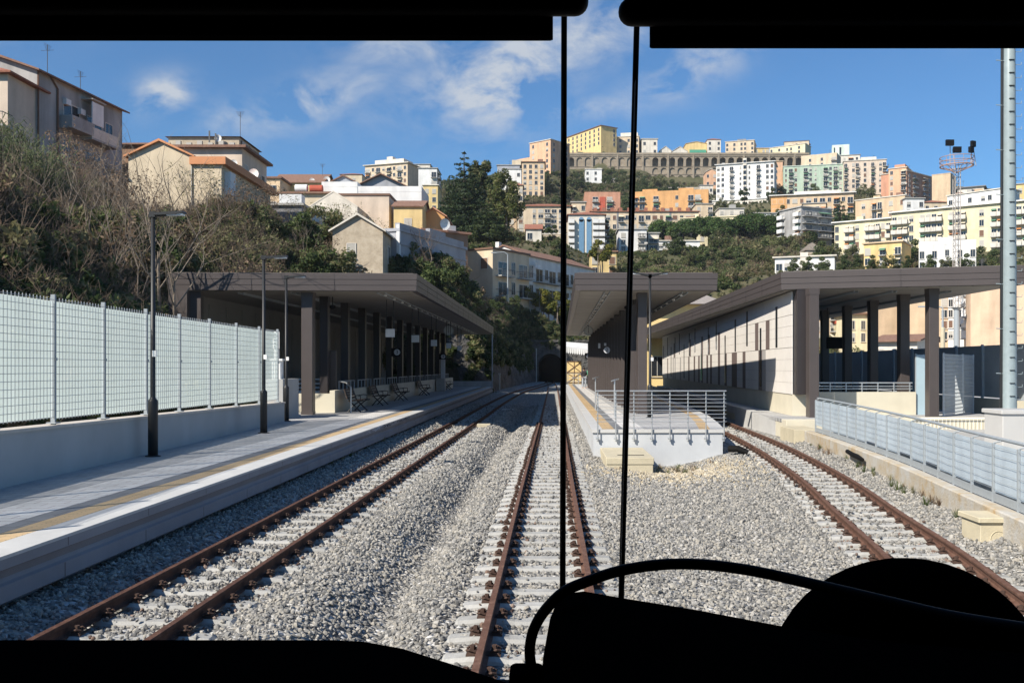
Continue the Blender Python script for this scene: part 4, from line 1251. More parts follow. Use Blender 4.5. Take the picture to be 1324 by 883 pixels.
# ------------------------------------------------------------------ buildings
def wm(key, col, streak=0.16):
    return mat('wall_' + key, col, 0.85, 0.14, 0.7, 0.0, streak=streak + 0.08, irand=0.0)
M_TILE = ramp_mat('roof_tiles', [(0.3, (0.16, 0.09, 0.065)), (0.6, (0.25, 0.15, 0.11)), (0.8, (0.30, 0.21, 0.16))], 3, bump=0.5, bscale=12)
M_TILER = ramp_mat('red_roof_tiles', [(0.3, (0.22, 0.085, 0.055)), (0.7, (0.34, 0.16, 0.11))], 3, bump=0.5, bscale=12)
M_FLATR = mat('flat_roof', (0.34, 0.33, 0.31), 0.9, 0.15, 1)
M_FRAME = mat('window_frame', (0.55, 0.52, 0.47), 0.6, 0.05, 5)
M_SHUT = mat('roller_shutter', (0.40, 0.38, 0.34), 0.7, 0.1, 8)
M_SHUTB = mat('brown_shutter', (0.16, 0.09, 0.06), 0.7, 0.1, 8)
M_RAIL = mat('balcony_rail', (0.10, 0.10, 0.10), 0.6, 0.1, 8)
M_DISH = mat('dish_white', (0.66, 0.66, 0.65), 0.5, 0.05, 5)
M_AW1 = mat('awning_orange', (0.48, 0.20, 0.07), 0.8, 0.1, 5); M_AW2 = mat('awning_green', (0.10, 0.22, 0.13), 0.8, 0.1, 5); M_AW3 = mat('awning_cream', (0.60, 0.52, 0.38), 0.8, 0.1, 5)
WME = {}

def win_mesh(w, h, style):
    k = (round(w, 2), round(h, 2), style)
    if k in WME: return WME[k]
    b = MB()
    b.box(-w / 2, w / 2, -0.02, 0.01, 0, h, 0)                                 # pane, y- is outward
    f = 0.07
    b.box(-w / 2 - f, -w / 2, -0.07, 0.01, -f, h + f, 1); b.box(w / 2, w / 2 + f, -0.07, 0.01, -f, h + f, 1)
    b.box(-w / 2, w / 2, -0.068, 0.01, h, h + f, 1); b.box(-w / 2 - 0.12, w / 2 + 0.12, -0.14, 0.01, -f - 0.06, -f, 1)
    b.box(-0.025, 0.025, -0.035, -0.019, 0, h, 1)
    if style == 1: b.box(-w / 2 + 0.005, w / 2 - 0.005, -0.05, -0.036, h * 0.45, h, 2)
    if style == 2: b.box(-w / 2 + 0.005, w / 2 - 0.005, -0.05, -0.036, 0.01, h, 2)
    if style == 3: b.box(-w / 2 + 0.005, w / 2 - 0.005, -0.05, -0.036, 0.01, h, 3)
    if style == 4:
        b.box(-w / 2 - 0.5, -w / 2 - f - 0.01, -0.05, 0.0, 0, h, 3); b.box(w / 2 + f + 0.01, w / 2 + 0.5, -0.05, 0.0, 0, h, 3)
    WME[k] = b.mesh('window', [M_GLASS, M_FRAME, M_SHUT, M_SHUTB])
    return WME[k]

def bal_mesh(w, style, col, h=2.2, dep=1.15, aw=0):
    k = ('bal', round(w, 2), style, col.name, round(h, 2), dep, aw)
    if k in WME: return WME[k]
    b = MB()
    b.box(-w / 2, w / 2, -dep, 0.0, -0.18, 0.0, 1)                               # slab
    if style == 's':
        b.box(-w / 2, w / 2, -dep, -dep + 0.1, 0.001, 0.95, 0); b.box(-w / 2, -w / 2 + 0.1, -dep + 0.101, 0, 0.001, 0.95, 0); b.box(w / 2 - 0.1, w / 2, -dep + 0.101, 0, 0.001, 0.95, 0)
    else:
        b.box(-w / 2, w / 2, -dep, -dep + 0.05, 0.92, 0.98, 3)
        n = max(4, int(w / 0.3))
        for i in range(n + 1):
            x = -w / 2 + w * i / n
            b.box(x - 0.012, x + 0.012, -dep + 0.01, -dep + 0.034, 0.001, 0.92, 3)
        for s in (-1, 1):
            x = s * (w / 2 - 0.03); b.box(x - 0.02, x + 0.02, -dep + 0.051, 0, 0.92, 0.98, 3)
    dw = min(w * 0.8, 2.2)
    b.box(-dw / 2, dw / 2, -0.03, 0.012, 0.002, h, 2)
    b.box(-dw / 2 - 0.08, -dw / 2, -0.06, 0.012, 0.002, h, 4); b.box(dw / 2, dw / 2 + 0.08, -0.06, 0.012, 0.002, h, 4)
    b.box(-dw / 2 - 0.08, dw / 2 + 0.08, -0.058, 0.012, h + 0.001, h + 0.1, 4); b.box(-0.04, 0.04, -0.045, -0.029, 0.002, h, 4)
    if aw in (1, 2, 3):      # awning let down over the door
        b.add([(-w * 0.42, -0.02, h + 0.05), (w * 0.42, -0.02, h + 0.05), (w * 0.42, -dep * 0.85, h - 0.45), (-w * 0.42, -dep * 0.85, h - 0.45), (-w * 0.42, -0.02, h + 0.0), (w * 0.42, -0.02, h + 0.0), (w * 0.42, -dep * 0.85, h - 0.5), (-w * 0.42, -dep * 0.85, h - 0.5)],
              [(0, 3, 2, 1), (4, 5, 6, 7), (0, 1, 5, 4), (1, 2, 6, 5), (2, 3, 7, 6), (3, 0, 4, 7)], 4 + aw)
    if aw == 4:              # washing on the line
        for i in range(4): b.box(-w * 0.4 + i * w * 0.2, -w * 0.4 + i * w * 0.2 + w * 0.14, -dep - 0.03, -dep - 0.01, 0.15 + 0.1 * (i % 2), 0.9, 4 if i % 2 else 8)
    if aw == 5:              # shutter down, air conditioner beside it
        b.box(-dw / 2 + 0.02, dw / 2 - 0.02, -0.05, -0.046, 0.5, h, 8); b.box(w * 0.28, w * 0.28 + 0.8, -0.4, -0.06, 0.05, 0.6, 4)
    WME[k] = b.mesh('balcony', [col, M_FLATR, M_GLASS, M_RAIL, M_FRAME, M_AW1, M_AW2, M_AW3, M_SHUT])
    return WME[k]

FAR = []       # (x, y, z) ground control points
FOOT = []      # footprints, for keeping shrubs out

def facade(root, W, H, floors, pat, yface, rng, colb, x0=0.0, flip=None, top=0.5, ground=0.0, shut=0.5, wk=1.0):
    """windows and balconies over a wall plane; flip(x) maps along-wall position to (loc, rotation)"""
    n = len(pat)
    if n == 0 or floors == 0: return
    cw = W / n; fh = (H - top - ground) / floors
    for f in range(floors):
        zb = ground + f * fh
        for c, ch in enumerate(pat):
            if ch == '.': continue
            x = (c + 0.5) * cw + x0
            loc, rot = flip(x)
            if ch in 'wnWd':
                w = {'w': 1.1, 'n': 0.7, 'W': 1.7, 'd': 0.95}[ch] * wk
                w = min(w, cw * 0.7); h = min({'w': 1.45, 'n': 1.2, 'W': 1.45, 'd': 2.1}[ch] * wk, fh * 0.66)
                r_ = rng.random()
                st = 0 if r_ > shut else (1 if r_ > shut * 0.6 else (2 if r_ > shut * 0.25 else 3))
                z = zb + (fh - h) * (0.62 if ch != 'd' else 0.3)
                link_obj('window', win_mesh(w, h, st), root, (loc[0], loc[1], z), (0, 0, rot))
            else:
                w = {'b': 0.92, 's': 0.94, 'r': 0.7, 'L': 0.98}[ch] * cw
                h = min(2.25, fh * 0.72)
                link_obj('balcony', bal_mesh(min(w, 6), 's' if ch in 'sL' else 'r', colb, h, 1.15, rng.choice((0, 0, 0, 5, 5, 1, 2, 3, 3, 4))), root, (loc[0], loc[1], zb + 0.22), (0, 0, rot))

def antenna(root, x, y, z, h=2.5):
    b = MB(); b.cyl((x, y, z - 0.3), (x, y, z + h), 0.03, 5)
    for k in range(5): b.cyl((x - 0.5 + 0.06 * k, y, z + h - 0.12 * k), (x + 0.5 - 0.06 * k, y, z + h - 0.12 * k), 0.014, 4)
    b.cyl((x - 0.0, y - 0.6, z + h - 0.5), (x, y + 0.6, z + h - 0.5), 0.016, 4)
    b.build('antenna', M_RAIL, root)

def dish(root, x, y, z, r=0.45):
    b = MB()
    pr = [(r * k / 5, 0.25 * r * (k / 5) ** 2) for k in range(6)]
    vs = []
    for (rr_, d) in pr:
        for k in range(12):
            a = 2 * math.pi * k / 12; vs.append((x + rr_ * math.cos(a), y - 0.15 - d, z + rr_ * math.sin(a)))
    fs = [(i * 12 + k, i * 12 + (k + 1) % 12, (i + 1) * 12 + (k + 1) % 12, (i + 1) * 12 + k) for i in range(5) for k in range(12)]
    b.add(vs, fs); b.cyl((x, y, z), (x, y + 0.15, z - 0.5), 0.03, 6); b.cyl((x, y - 0.15, z), (x, y - 0.5, z - 0.1), 0.012, 4)
    b.build('satellite_dish', M_DISH, root)

def building(label, uA, YA, uB, YB, vt, vb, depth, wall, floors=0, pat='', roof='flat', rcol=None, name='apartment_building', cat='building', group=None, left=None, right=None,
             rise=0.0, over=0.35, top=0.7, ground=0.0, colb=None, extra=None, found=10.0, far=True, shut=0.5, wk=1.0, ctrl=True, parapet=None):
    A = Vector((ux(uA, YA), YA)); B_ = Vector((ux(uB, YB), YB)); d = B_ - A; W = d.length
    rz = math.atan2(d.y, d.x)
    zt, zb = vz(vt, YA), vz(vb, YA); H = zt - zb
    r = thing(name, label, cat, (0, 0, 0), group)
    rng = random.Random(label)
    b = MB()
    if roof == 'gableF':
        b.add([(0, 0, -found), (W, 0, -found), (W, depth, -found), (0, depth, -found), (0, 0, H), (W, 0, H), (W, depth, H), (0, depth, H), (W / 2, 0, H + rise), (W / 2, depth, H + rise)],
              [(0, 3, 2, 1), (0, 1, 5, 8, 4), (1, 2, 6, 5), (2, 3, 7, 9, 6), (3, 0, 4, 7), (4, 8, 9, 7), (8, 5, 6, 9)])
    elif roof == 'gableS':
        b.add([(0, 0, -found), (W, 0, -found), (W, depth, -found), (0, depth, -found), (0, 0, H), (W, 0, H), (W, depth, H), (0, depth, H), (0, depth / 2, H + rise), (W, depth / 2, H + rise)],
              [(0, 3, 2, 1), (0, 1, 5, 4), (1, 2, 6, 9, 5), (2, 3, 7, 6), (3, 0, 4, 8, 7), (4, 5, 9, 8), (8, 9, 6, 7)])
    else:
        b.box(0, W, 0, depth, -found, H)
    b.build('wall', wall, r)
    rc = rcol or M_FLATR
    o = over
    b = MB()
    if roof == 'flat':
        b.box(-o, W + o, -o, depth + o, H + 0.002, H + 0.28)
        b.build('roof', parapet or rc, r)
    elif roof == 'parapet':
        for (x0, x1, y0, y1) in ((-0.02, W + 0.02, -0.02, 0.2), (-0.02, W + 0.02, depth - 0.2, depth + 0.02), (-0.02, 0.2, 0.201, depth - 0.201), (W - 0.2, W + 0.02, 0.201, depth - 0.201)):
            b.box(x0, x1, y0, y1, H + 0.002, H + 0.8)
        b.build('parapet', parapet or wall, r)
    else:
        t_ = 0.16
        if roof == 'gableF':
            s = rise / (W / 2)
            P = [(-o, H - o * s), (W / 2, H + rise), (W + o, H - o * s)]
            b.xz([(P[0][0], P[0][1] + 0.01), (P[1][0], P[1][1] + 0.01), (P[2][0], P[2][1] + 0.01), (P[2][0], P[2][1] + t_), (P[1][0], P[1][1] + t_ + 0.05), (P[0][0], P[0][1] + t_)], -o, depth + o)
        elif roof == 'gableS':
            s = rise / (depth / 2)
            b.yz([(-o, H - o * s + 0.01), (depth / 2, H + rise + 0.01), (depth + o, H - o * s + 0.01), (depth + o, H - o * s + t_), (depth / 2, H + rise + t_ + 0.05), (-o, H - o * s + t_)], -o, W + o)
        elif roof == 'hip':
            m = min(W, depth) / 2
            b.add([(-o, -o, H + 0.005), (W + o, -o, H + 0.005), (W + o, depth + o, H + 0.005), (-o, depth + o, H + 0.005), (-o, -o, H + 0.15), (W + o, -o, H + 0.15), (W + o, depth + o, H + 0.15), (-o, depth + o, H + 0.15)] +
                  ([(m, depth / 2, H + rise), (W - m, depth / 2, H + rise)] if W >= depth else [(W / 2, m, H + rise), (W / 2, depth - m, H + rise)]),
                  [(0, 3, 2, 1), (0, 1, 5, 4), (1, 2, 6, 5), (2, 3, 7, 6), (3, 0, 4, 7)] + ([(4, 5, 9, 8), (5, 6, 9), (6, 7, 8, 9), (7, 4, 8)] if W >= depth else [(4, 5, 8), (5, 6, 9, 8), (6, 7, 9), (7, 4, 8, 9)]))
        b.build('roof', rc, r)
    cb = colb or wall
    facade(r, W, H, floors, pat, 0, rng, cb, flip=lambda x: ((x, 0.0), 0.0), top=top, ground=ground, shut=shut, wk=wk)
    if left: facade(r, depth, H, floors, left, 0, rng, cb, flip=lambda x: ((0.0, depth - x), R(-90)), top=top, ground=ground, shut=shut, wk=wk)
    if right: facade(r, depth, H, floors, right, 0, rng, cb, flip=lambda x: ((W, x), R(90)), top=top, ground=ground, shut=shut, wk=wk)
    if extra: extra(r, W, H, depth)
    if far and roof in ('flat', 'parapet') and W > 8 and YA < 500:
        for _ in range(rng.randint(1, 3)):
            x, y = rng.uniform(1, W - 2), rng.uniform(0.5, depth * 0.6)
            q = rng.random()
            if q < 0.5: antenna(r, x, y, H + 0.5, rng.uniform(1.8, 3))
            else: addbox(r, x, x + rng.uniform(1.2, 3), y, y + 2, H + 0.29, H + rng.uniform(0.9, 2.2), rng.choice([wall, M_FLATR, M_TILE]), 'roof_hut')
    r.location = (A.x, A.y, zb); r.rotation_euler = (0, 0, rz)
    if ctrl and far:
        for f in (0.0, 0.5, 1.0):
            q = A + d * f; FAR.append((q.x, q.y, zb))
    nrm = Vector((-d.y, d.x)).normalized()
    FOOT.append((A, d.normalized(), nrm, W, depth))
    return r

def addbox(root, x0, x1, y0, y1, z0, z1, m, name='wall'):
    b = MB(); b.box(x0, x1, y0, y1, z0, z1); return b.build(name, m, root)

cCREAM = wm('cream', (0.60, 0.50, 0.36)); cPINK = wm('pinkcream', (0.60, 0.49, 0.39)); cWHITE = wm('white', (0.70, 0.69, 0.67)); cYEL = wm('yellow', (0.66, 0.50, 0.24)); cOCH = wm('ochre', (0.66, 0.49, 0.32))
cTAN = wm('tan', (0.56, 0.42, 0.28)); cTANL = wm('tanlight', (0.60, 0.48, 0.34)); cORG = wm('orange', (0.60, 0.33, 0.14)); cTERR = wm('terracotta', (0.50, 0.26, 0.17)); cGREEN = wm('green', (0.39, 0.48, 0.38)); cPEACH = wm('peach', (0.62, 0.38, 0.24))
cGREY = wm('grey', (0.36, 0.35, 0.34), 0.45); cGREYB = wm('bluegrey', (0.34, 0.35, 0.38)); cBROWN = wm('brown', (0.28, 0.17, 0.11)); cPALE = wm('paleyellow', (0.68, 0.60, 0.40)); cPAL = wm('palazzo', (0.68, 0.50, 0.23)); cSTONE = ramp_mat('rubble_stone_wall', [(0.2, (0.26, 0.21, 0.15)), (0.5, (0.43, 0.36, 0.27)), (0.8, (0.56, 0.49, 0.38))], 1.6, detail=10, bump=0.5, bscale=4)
cOFF = wm('offwhite', (0.64, 0.59, 0.51)); cRED = wm('redpanel', (0.45, 0.10, 0.06)); cBLUE = mat('blue_tiles', (0.13, 0.24, 0.36), 0.4, 0.15, 3); cDKG = wm('darkgrey', (0.20, 0.20, 0.21)); cMINT = wm('mint', (0.58, 0.66, 0.58)); cNET = mat('green_net', (0.08, 0.30, 0.20), 0.8, 0.2, 2)
M_ORF = mat('orange_fascia', (0.55, 0.24, 0.11), 0.7, 0.1, 2)

# -- left bank houses (near)
def x1(r, W, H, d):
    antenna(r, 3.5, 1.5, H + 0.2, 3.2); antenna(r, 9, 2, H + 0.2, 2.6); antenna(r, 0.3, 5, H + 1.5, 4.5)
    b = MB(); b.cyl((0.05, -0.08, -9), (0.05, -0.08, H), 0.07, 6); b.cyl((2.6, -0.08, -9), (2.6, -0.08, H - 0.8), 0.09, 6); b.cyl((2.6, -0.08, H - 0.8), (1.6, -0.1, H + 0.0), 0.08, 6); b.build('downpipe', M_SHUTB, r)
    link_obj('balcony', bal_mesh(3.2, 's', cGREY, 2.2), r, (4.6, 0, H - 3.9)); link_obj('balcony', bal_mesh(4.2, 's', cOFF, 2.2), r, (8.0, 0, H - 4.2)); link_obj('balcony', bal_mesh(3.4, 'r', cGREY, 2.2), r, (4.5, 0, H - 7.2))
    link_obj('balcony', bal_mesh(3.4, 'r', cGREY, 2.2), r, (7.8, 0, H - 7.3))
    addbox(r, 6.2, 7.9, -1.0, -0.9, H - 2.9, H - 0.9, cWHITE, 'awning_screen'); addbox(r, 6.0, 8.1, -1.15, 0, H - 0.75, H - 0.66, M_SHUT, 'canopy_slab')
    for x, z in ((3.4, H - 1.9), (5.5, H - 2.2)): addbox(r, x, x + 0.7, -0.35, 0, z, z + 0.5, M_DISH, 'air_conditioner')
    link_obj('window', win_mesh(1.1, 1.7, 0), r, (10.3, 0, H - 3.6)); link_obj('window', win_mesh(1.2, 1.6, 0), r, (0, 5.2, H - 3.4), (0, 0, R(-90))); link_obj('window', win_mesh(1.0, 1.4, 1), r, (0, 5.4, H - 6.9), (0, 0, R(-90)))
building('tall grey apartment house with stained walls and mixed balconies, topmost at the left', 48, 78, 158, 90.5, 91, 235, 9.0, cGREY, roof='gableS', rcol=M_TILE, rise=1.6, over=0.5, extra=x1, far=False, name='apartment_house')
def x2(r, W, H, d):
    link_obj('balcony', bal_mesh(4.6, 'r', cPINK, 2.2, 1.4), r, (W - 1.9, 0, H - 4.3)); link_obj('balcony', bal_mesh(4.6, 's', cWHITE, 2.2, 1.2), r, (W - 1.9, 0, H - 7.4))
    for k in range(4):
        b = MB(); b.box(W - 3.9 + k * 0.95, W - 3.1 + k * 0.95, -1.46, -1.43, H - 4.25, H - 3.4); b.build('laundry', cWHITE if k != 2 else M_SIGN, r)
building('pink house with red roof and laundry on its balcony at the left edge', -70, 74, 10, 74, 96, 250, 5.0, cPINK, roof='hip', rcol=M_TILER, rise=1.4, over=0.5, extra=x2, far=False, name='house')

def x3(r, W, H, d):
    b = MB(); b.box(W + 0.001, W + 2.55, 0.0, 14, -10, H - 0.75); b.build('side_wing', cCREAM, r)
    b = MB(); b.box(W - 0.1, W + 3.0, -0.3, 14.4, H - 0.748, H - 0.1); b.build('fascia', M_ORF, r)
    b = MB(); b.cyl((W + 0.02, -0.08, -8), (W + 0.02, -0.08, H - 0.8), 0.06, 6); b.build('downpipe', M_SHUT, r)
    for k, y in enumerate((1.2, 2.8, 6.2, 9.5)):
        link_obj('window', win_mesh(0.9, 1.6 if k else 2.2, (0, 1, 0, 3)[k]), r, (W + 2.55, y, H - 3.6), (0, 0, R(90)))
    addbox(r, W + 2.56, W + 3.1, 0.7, 2.0, H - 3.2, H - 1.2, M_DISH, 'meter_box')
    dish(r, W + 2.2, 10, H + 0.5, 0.5)
building('cream gabled house with orange eaves among bare trees on the bank', 166, 80, 248, 80, 202, 310, 14, cCREAM, roof='gableF', rcol=M_ORF, rise=1.25, over=0.3, extra=x3, far=False, name='gabled_house')
def x4(r, W, H, d):
    b = MB(); b.box(1.2, W - 0.6, 0.8, d - 1, H + 0.28, H + 1.45); b.build('attic', cSTONE, r)
    b = MB(); b.add([(0.9, 0.5, H + 1.46), (W - 0.3, 0.5, H + 1.46), (W - 0.3, d - 0.7, H + 1.46), (0.9, d - 0.7, H + 1.46), (3.5, 3, H + 2.1), (W - 3, 3, H + 2.1)], [(0, 1, 5, 4), (1, 2, 5), (2, 3, 4, 5), (3, 0, 4)]); b.build('attic_roof', M_TILE, r)
    b = MB(); b.box(W - 0.55, W - 0.5, 1.5, 3.5, H + 0.6, H + 1.2); b.box(W - 0.55, W - 0.5, 4.2, 6, H + 0.6, H + 1.2); b.build('attic_window', M_GLASS, r)
    for k in range(7): addbox(r, 1.2 + k * 1.2, 1.75 + k * 1.2, -0.15, 0.2, H + 0.29, H + 0.62 + 0.2 * (k % 2), M_SHUT, 'terrace_clutter')
    b = MB(); b.box(6.0, 6.15, 0.1, 0.2, H - 2, H + 2.0); b.box(6.7, 6.85, 0.1, 0.2, H - 2, H + 1.7); b.build('chimney_pipe', M_RAIL, r)
    antenna(r, W - 1.2, 3, H + 1.5, 3.4); dish(r, W - 0.8, -0.2, H - 1.8, 0.45); dish(r, 7, 0.5, H + 1.2, 0.4)
building('flat roofed pink house with cluttered attic terrace behind the gabled house', 200, 104, 313, 104, 192, 290, 9, cPINK, 2, '...w', left=None, right='w.w', rcol=M_TILE, over=0.6, extra=x4, far=False, name='house')
building('low dark brown roof beside the tall grey apartment house', 150, 96, 205, 96, 188, 290, 8, cBROWN, 1, '.w', roof='hip', rcol=M_TILE, rise=0.8, far=False, name='house')

# -- middle left cluster
building('ochre house half hidden at the right of the pink attic house', 343, 152, 362, 152, 231, 300, 9, cOCH, 3, 'w', right='ww', roof='flat', rcol=M_TILE, far=False, name='house')
building('yellow house with sloping brown roof behind the tank terrace', 353, 158, 417, 158, 236, 300, 10, cYEL, 2, 'w.w.', roof='gableS', rcol=M_TILE, rise=2.2, far=False, name='house', extra=lambda r, W, H, d: (antenna(r, W - 1, 4, H + 1, 3), dish(r, W + 0.3, 2, H + 0.8, 0.6), dish(r, W - 2, 1, H + 0.4, 0.5)))
def x5(r, W, H, d):
    b = MB(); b.tube([(2.2, 1, H + 1.0), (4.0, 1, H + 1.0)], 0.62, 14); b.build('white_tank', cWHITE, r)
    b = MB(); b.tube([(4.4, 1, H + 0.95), (6.3, 1, H + 0.95)], 0.58, 14); b.build('red_tank', cRED, r)
building('cream terrace house carrying a white and a red water tank', 361, 140, 425, 140, 251, 310, 8, cCREAM, 1, '.ww.', roof='flat', rcol=M_TILE, over=0.5, extra=x5, far=False, name='house')
building('white house with stained parapet below a grey gable', 416, 142, 462, 142, 242, 310, 9, cWHITE, 1, '..w', roof='parapet', far=False, name='house')
building('grey gabled house with brown roof behind the white parapets', 462, 172, 524, 172, 241, 300, 10, cGREYB, 1, '.n.', roof='gableF', rcol=M_TILE, rise=2.1, over=0.8, far=False, name='gabled_house')
building('grey house with dull tiled roof behind the stained white parapet', 428, 150, 460, 150, 236, 300, 8, cGREYB, 1, 'w', roof='gableF', rcol=M_TILE, rise=1.0, far=False, name='gabled_house')
building('long white house with stained parapet and three shuttered openings', 463, 138, 545, 138, 248, 312, 8, cWHITE, 1, '...WWW', roof='parapet', far=False, name='house', shut=1.0)
building('cream windowless house end with a pitched top in the left cluster', 400, 124, 462, 124, 268, 325, 8, cOFF, 1, '..n..', roof='gableF', rcol=cOFF, rise=2.0, over=0.05, far=False, name='gabled_house')
building('plain cream block with dark roof edge between the gable and the yellow house', 437, 130, 503, 130, 253, 312, 7, cPINK, 1, '..d....', roof='flat', rcol=M_SHUTB, over=0.15, far=False, name='house')
building('small yellow house with brown tiled roof and one brown door', 509, 128, 546, 128, 267, 312, 7, cYEL, 1, '.w.', roof='gableS', rcol=M_TILE, rise=1.2, over=0.3, far=False, name='house', shut=1.0)
building('rough stone cottage with white gable edge in front of the cluster', 430, 81, 495, 81, 298, 345, 6, cSTONE, 1, '.n..', right='.w.', roof='gableF', rcol=cOFF, rise=1.3, over=0.3, far=False, name='cottage')
building('dark grey flat annex at the left end of the cluster', 345, 118, 390, 118, 266, 325, 7, cDKG, 0, '', roof='flat', far=False, name='annex', extra=lambda r, W, H, d: addbox(r, 1.5, W - 0.1, 0.3, 2, H + 0.29, H + 1.5, M_SIGN, 'roof_box'))
building('small white annex with glazed porch beside the dark grey annex', 388, 116, 428, 116, 277, 325, 8, cWHITE, 1, 'WW.', right='w', roof='flat', rcol=cPINK, far=False, name='annex')
def x6(r, W, H, d):
    dish(r, 2.2, -0.6, H - 2.9, 0.7)
building('orange gabled house with brown side wall left of the conifers', 546, 132, 575, 132, 279, 335, 11, cORG, 1, 'w.w', right='..', roof='gableF', rcol=cTERR, rise=1.0, over=0.35, far=False, name='gabled_house', extra=x6)
building('brown lean-to house with cluttered terrace below the orange house', 546, 120, 605, 124, 298, 345, 6, cBROWN, 1, 'ww', roof='flat', rcol=cTERR, far=False, name='house', extra=lambda r, W, H, d: (dish(r, 3.0, -0.3, H + 1.0, 0.75), addbox(r, 3.6, 5.0, 0, 1, H + 0.3, H + 1.0, cWHITE, 'roof_box')))
def x7(r, W, H, d):
    for (a, c, h) in ((-0.1, 6.0, 0.0), (6.0, 9.5, 0.35), (9.5, 13.9, 0.0)): addbox(r, a, c - 0.002, -0.12, 0.35, H + 0.3, H + 0.75 + h, cGREYB, 'cornice')
    addbox(r, -0.05, W, -0.1, 0.0, H - 1.2, H - 1.0, cGREYB, 'string_course')
    for x in (7.3, 9.0, 11.6): link_obj('window', win_mesh(0.95, 1.6, 4 if False else 0), r, (x, 0, H - 3.3))
    addbox(r, -0.12, 0.14, -0.1, 0.2, -1, H + 0.6, cWHITE, 'corner_pier')
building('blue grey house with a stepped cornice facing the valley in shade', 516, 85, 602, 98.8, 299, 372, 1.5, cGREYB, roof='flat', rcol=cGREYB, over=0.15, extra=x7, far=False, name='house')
def x8(r, W, H, d):
    for x, f, s in ((2.6, 0, 'r'), (8.2, 0, 'r'), (2.6, 1, 'r'), (8.2, 1, 'r')): link_obj('balcony', bal_mesh(3.6, s, cOFF, 2.1), r, (x, 0, H - 3.9 - 3.1 * f))
    for x, f in ((5.5, 0), (10.6, 0), (5.5, 1), (10.6, 1)): link_obj('window', win_mesh(0.9, 1.9, 0), r, (x, 0, H - 3.5 - 3.1 * f))
    link_obj('window', win_mesh(1.3, 1.6, 3), r, (0, 1.6, H - 2.9), (0, 0, R(-90)))
building('cream apartment house with shaded balconies left of the tall street light', 637, 141, 684, 149.4, 322, 398, 5, wm('warmcream', (0.62, 0.50, 0.36)), roof='flat', rcol=M_SHUTB, over=0.2, found=4, extra=x8, far=False, name='apartment_house')
def x9(r, W, H, d):
    for f in range(2):
        for x, s in ((3.4, 'r'), (8.0, 'r'), (13.0, 'r'), (17.5, 'r')): link_obj('balcony', bal_mesh(4.2, s, cGREY, 2.1), r, (x, 0, H - 4.0 - 3.2 * f))
        for x in (5.9, 10.4, 15.3, 20.0): link_obj('window', win_mesh(1.0, 1.6, 0), r, (x, 0, H - 3.4 - 3.2 * f))
    for x in (1.1, 1.9, 11): dish(r, x, -0.5, H - 1.4, 0.45)
    for k in range(5): addbox(r, 11.5 + k * 0.8, 12.1 + k * 0.8, -1.19, -1.16, H - 6.9, H - 6.1, cWHITE, 'laundry')
    addbox(r, -0.3, 0.5, 5.5, 6.2, H + 1.2, H + 2.6, cWHITE, 'chimney')
building('long white apartment house with sunlit gable and shaded balcony front', 684, 150, 768, 171.5, 331, 392, 9.5, cWHITE, roof='gableS', rcol=M_TILE, rise=1.9, over=0.3, found=3, extra=x9, far=False, name='apartment_house')

# -- far hillside, front rows first
G = 'town houses on the far hillside'
building('tan five storey flats with brown hipped roof below the six storey tower', 669, 258, 738, 258, 267, 303, 11, cTANL, 5, 'w.nWbWw.', roof='hip', rcol=M_TILER, rise=1.6, over=0.5, group=G, shut=0.7)
building('low house with bright red roof among the hedges below the tan flats', 680, 215, 700, 215, 296, 312, 6, cOFF, 1, 'w.', roof='gableS', rcol=M_TILER, rise=1.3, group=G, name='house')
def x10(r, W, H, d):
    for x in (2.6, 4.5):
        b = MB(); b.box(x, x + 1.25, -0.25, 0.1, 0.5, H - 1.2); b.cyl((x + 0.625, -0.25, H - 1.2), (x + 0.625, 0.1, H - 1.2), 0.62, 14); b.build('glazed_strip', cBLUE, r)
building('white flats with two tall blue glazed strips behind the wipers', 735, 232, 782, 232, 278, 332, 12, cOFF, 6, 's...ss', right='bb', roof='hip', rcol=M_TILER, rise=1.5, over=0.4, group=G, extra=x10, colb=cWHITE)
building('yellow house behind the right wiper with a yellowing tree before it', 764, 182, 797, 182, 326, 358, 8, cYEL, 2, 'w.w', roof='flat', rcol=M_TILE, group=G, name='house')
building('narrow white house right of the blue striped flats', 800, 242, 836, 242, 297, 326, 8, cWHITE, 3, 'w.b', right='w', roof='flat', group=G, name='house')
def x11(r, W, H, d):
    for k in range(int(W / 3)): addbox(r, 1 + 3 * k, 2.2 + 3 * k, 0.2, 1.4, H + 0.3, H + 1.5, M_TILER, 'dormer')
    for x in (W * 0.24, W * 0.73): addbox(r, x, x + 0.7, -0.06, 0.3, -2, H, cDKG, 'recess_shade')  # dark strips on the wall face paint the shade of upright recesses
building('long tan flats with dark stair slots and red dormers', 764, 330, 903, 330, 274, 334, 12, cTANL, 5, 'wnWwbWwbWWwbWwbw', roof='flat', rcol=M_TILER, over=0.5, group=G, extra=x11, shut=0.75)
def x12(r, W, H, d):
    addbox(r, W * 0.42, W * 0.58, -0.2, 0, 0, H - 1.2, cRED, 'red_panel')
building('terracotta block with a red centre panel behind the tan flats', 756, 372, 802, 372, 251, 280, 13, cTERR, 3, '.b.b.', roof='parapet', group=G, extra=x12)
building('orange block with recessed balconies behind the long tan flats', 817, 376, 916, 370, 251, 292, 13, cORG, 4, 'bb.b..w.bb.', right='bb', roof='parapet', group=G, extra=lambda r, W, H, d: (addbox(r, 4, 10, 3, 8, H, H + 2.2, cORG, 'roof_hut'), addbox(r, W - 12, W - 6, 3, 8, H, H + 2.2, cORG, 'roof_hut')))
building('six storey tan tower with banded floors left of the wiper', 675, 380, 704, 380, 210, 254, 14, cOCH, 6, 'wwww', roof='flat', rcol=M_SHUTB, over=0.5, group=G)
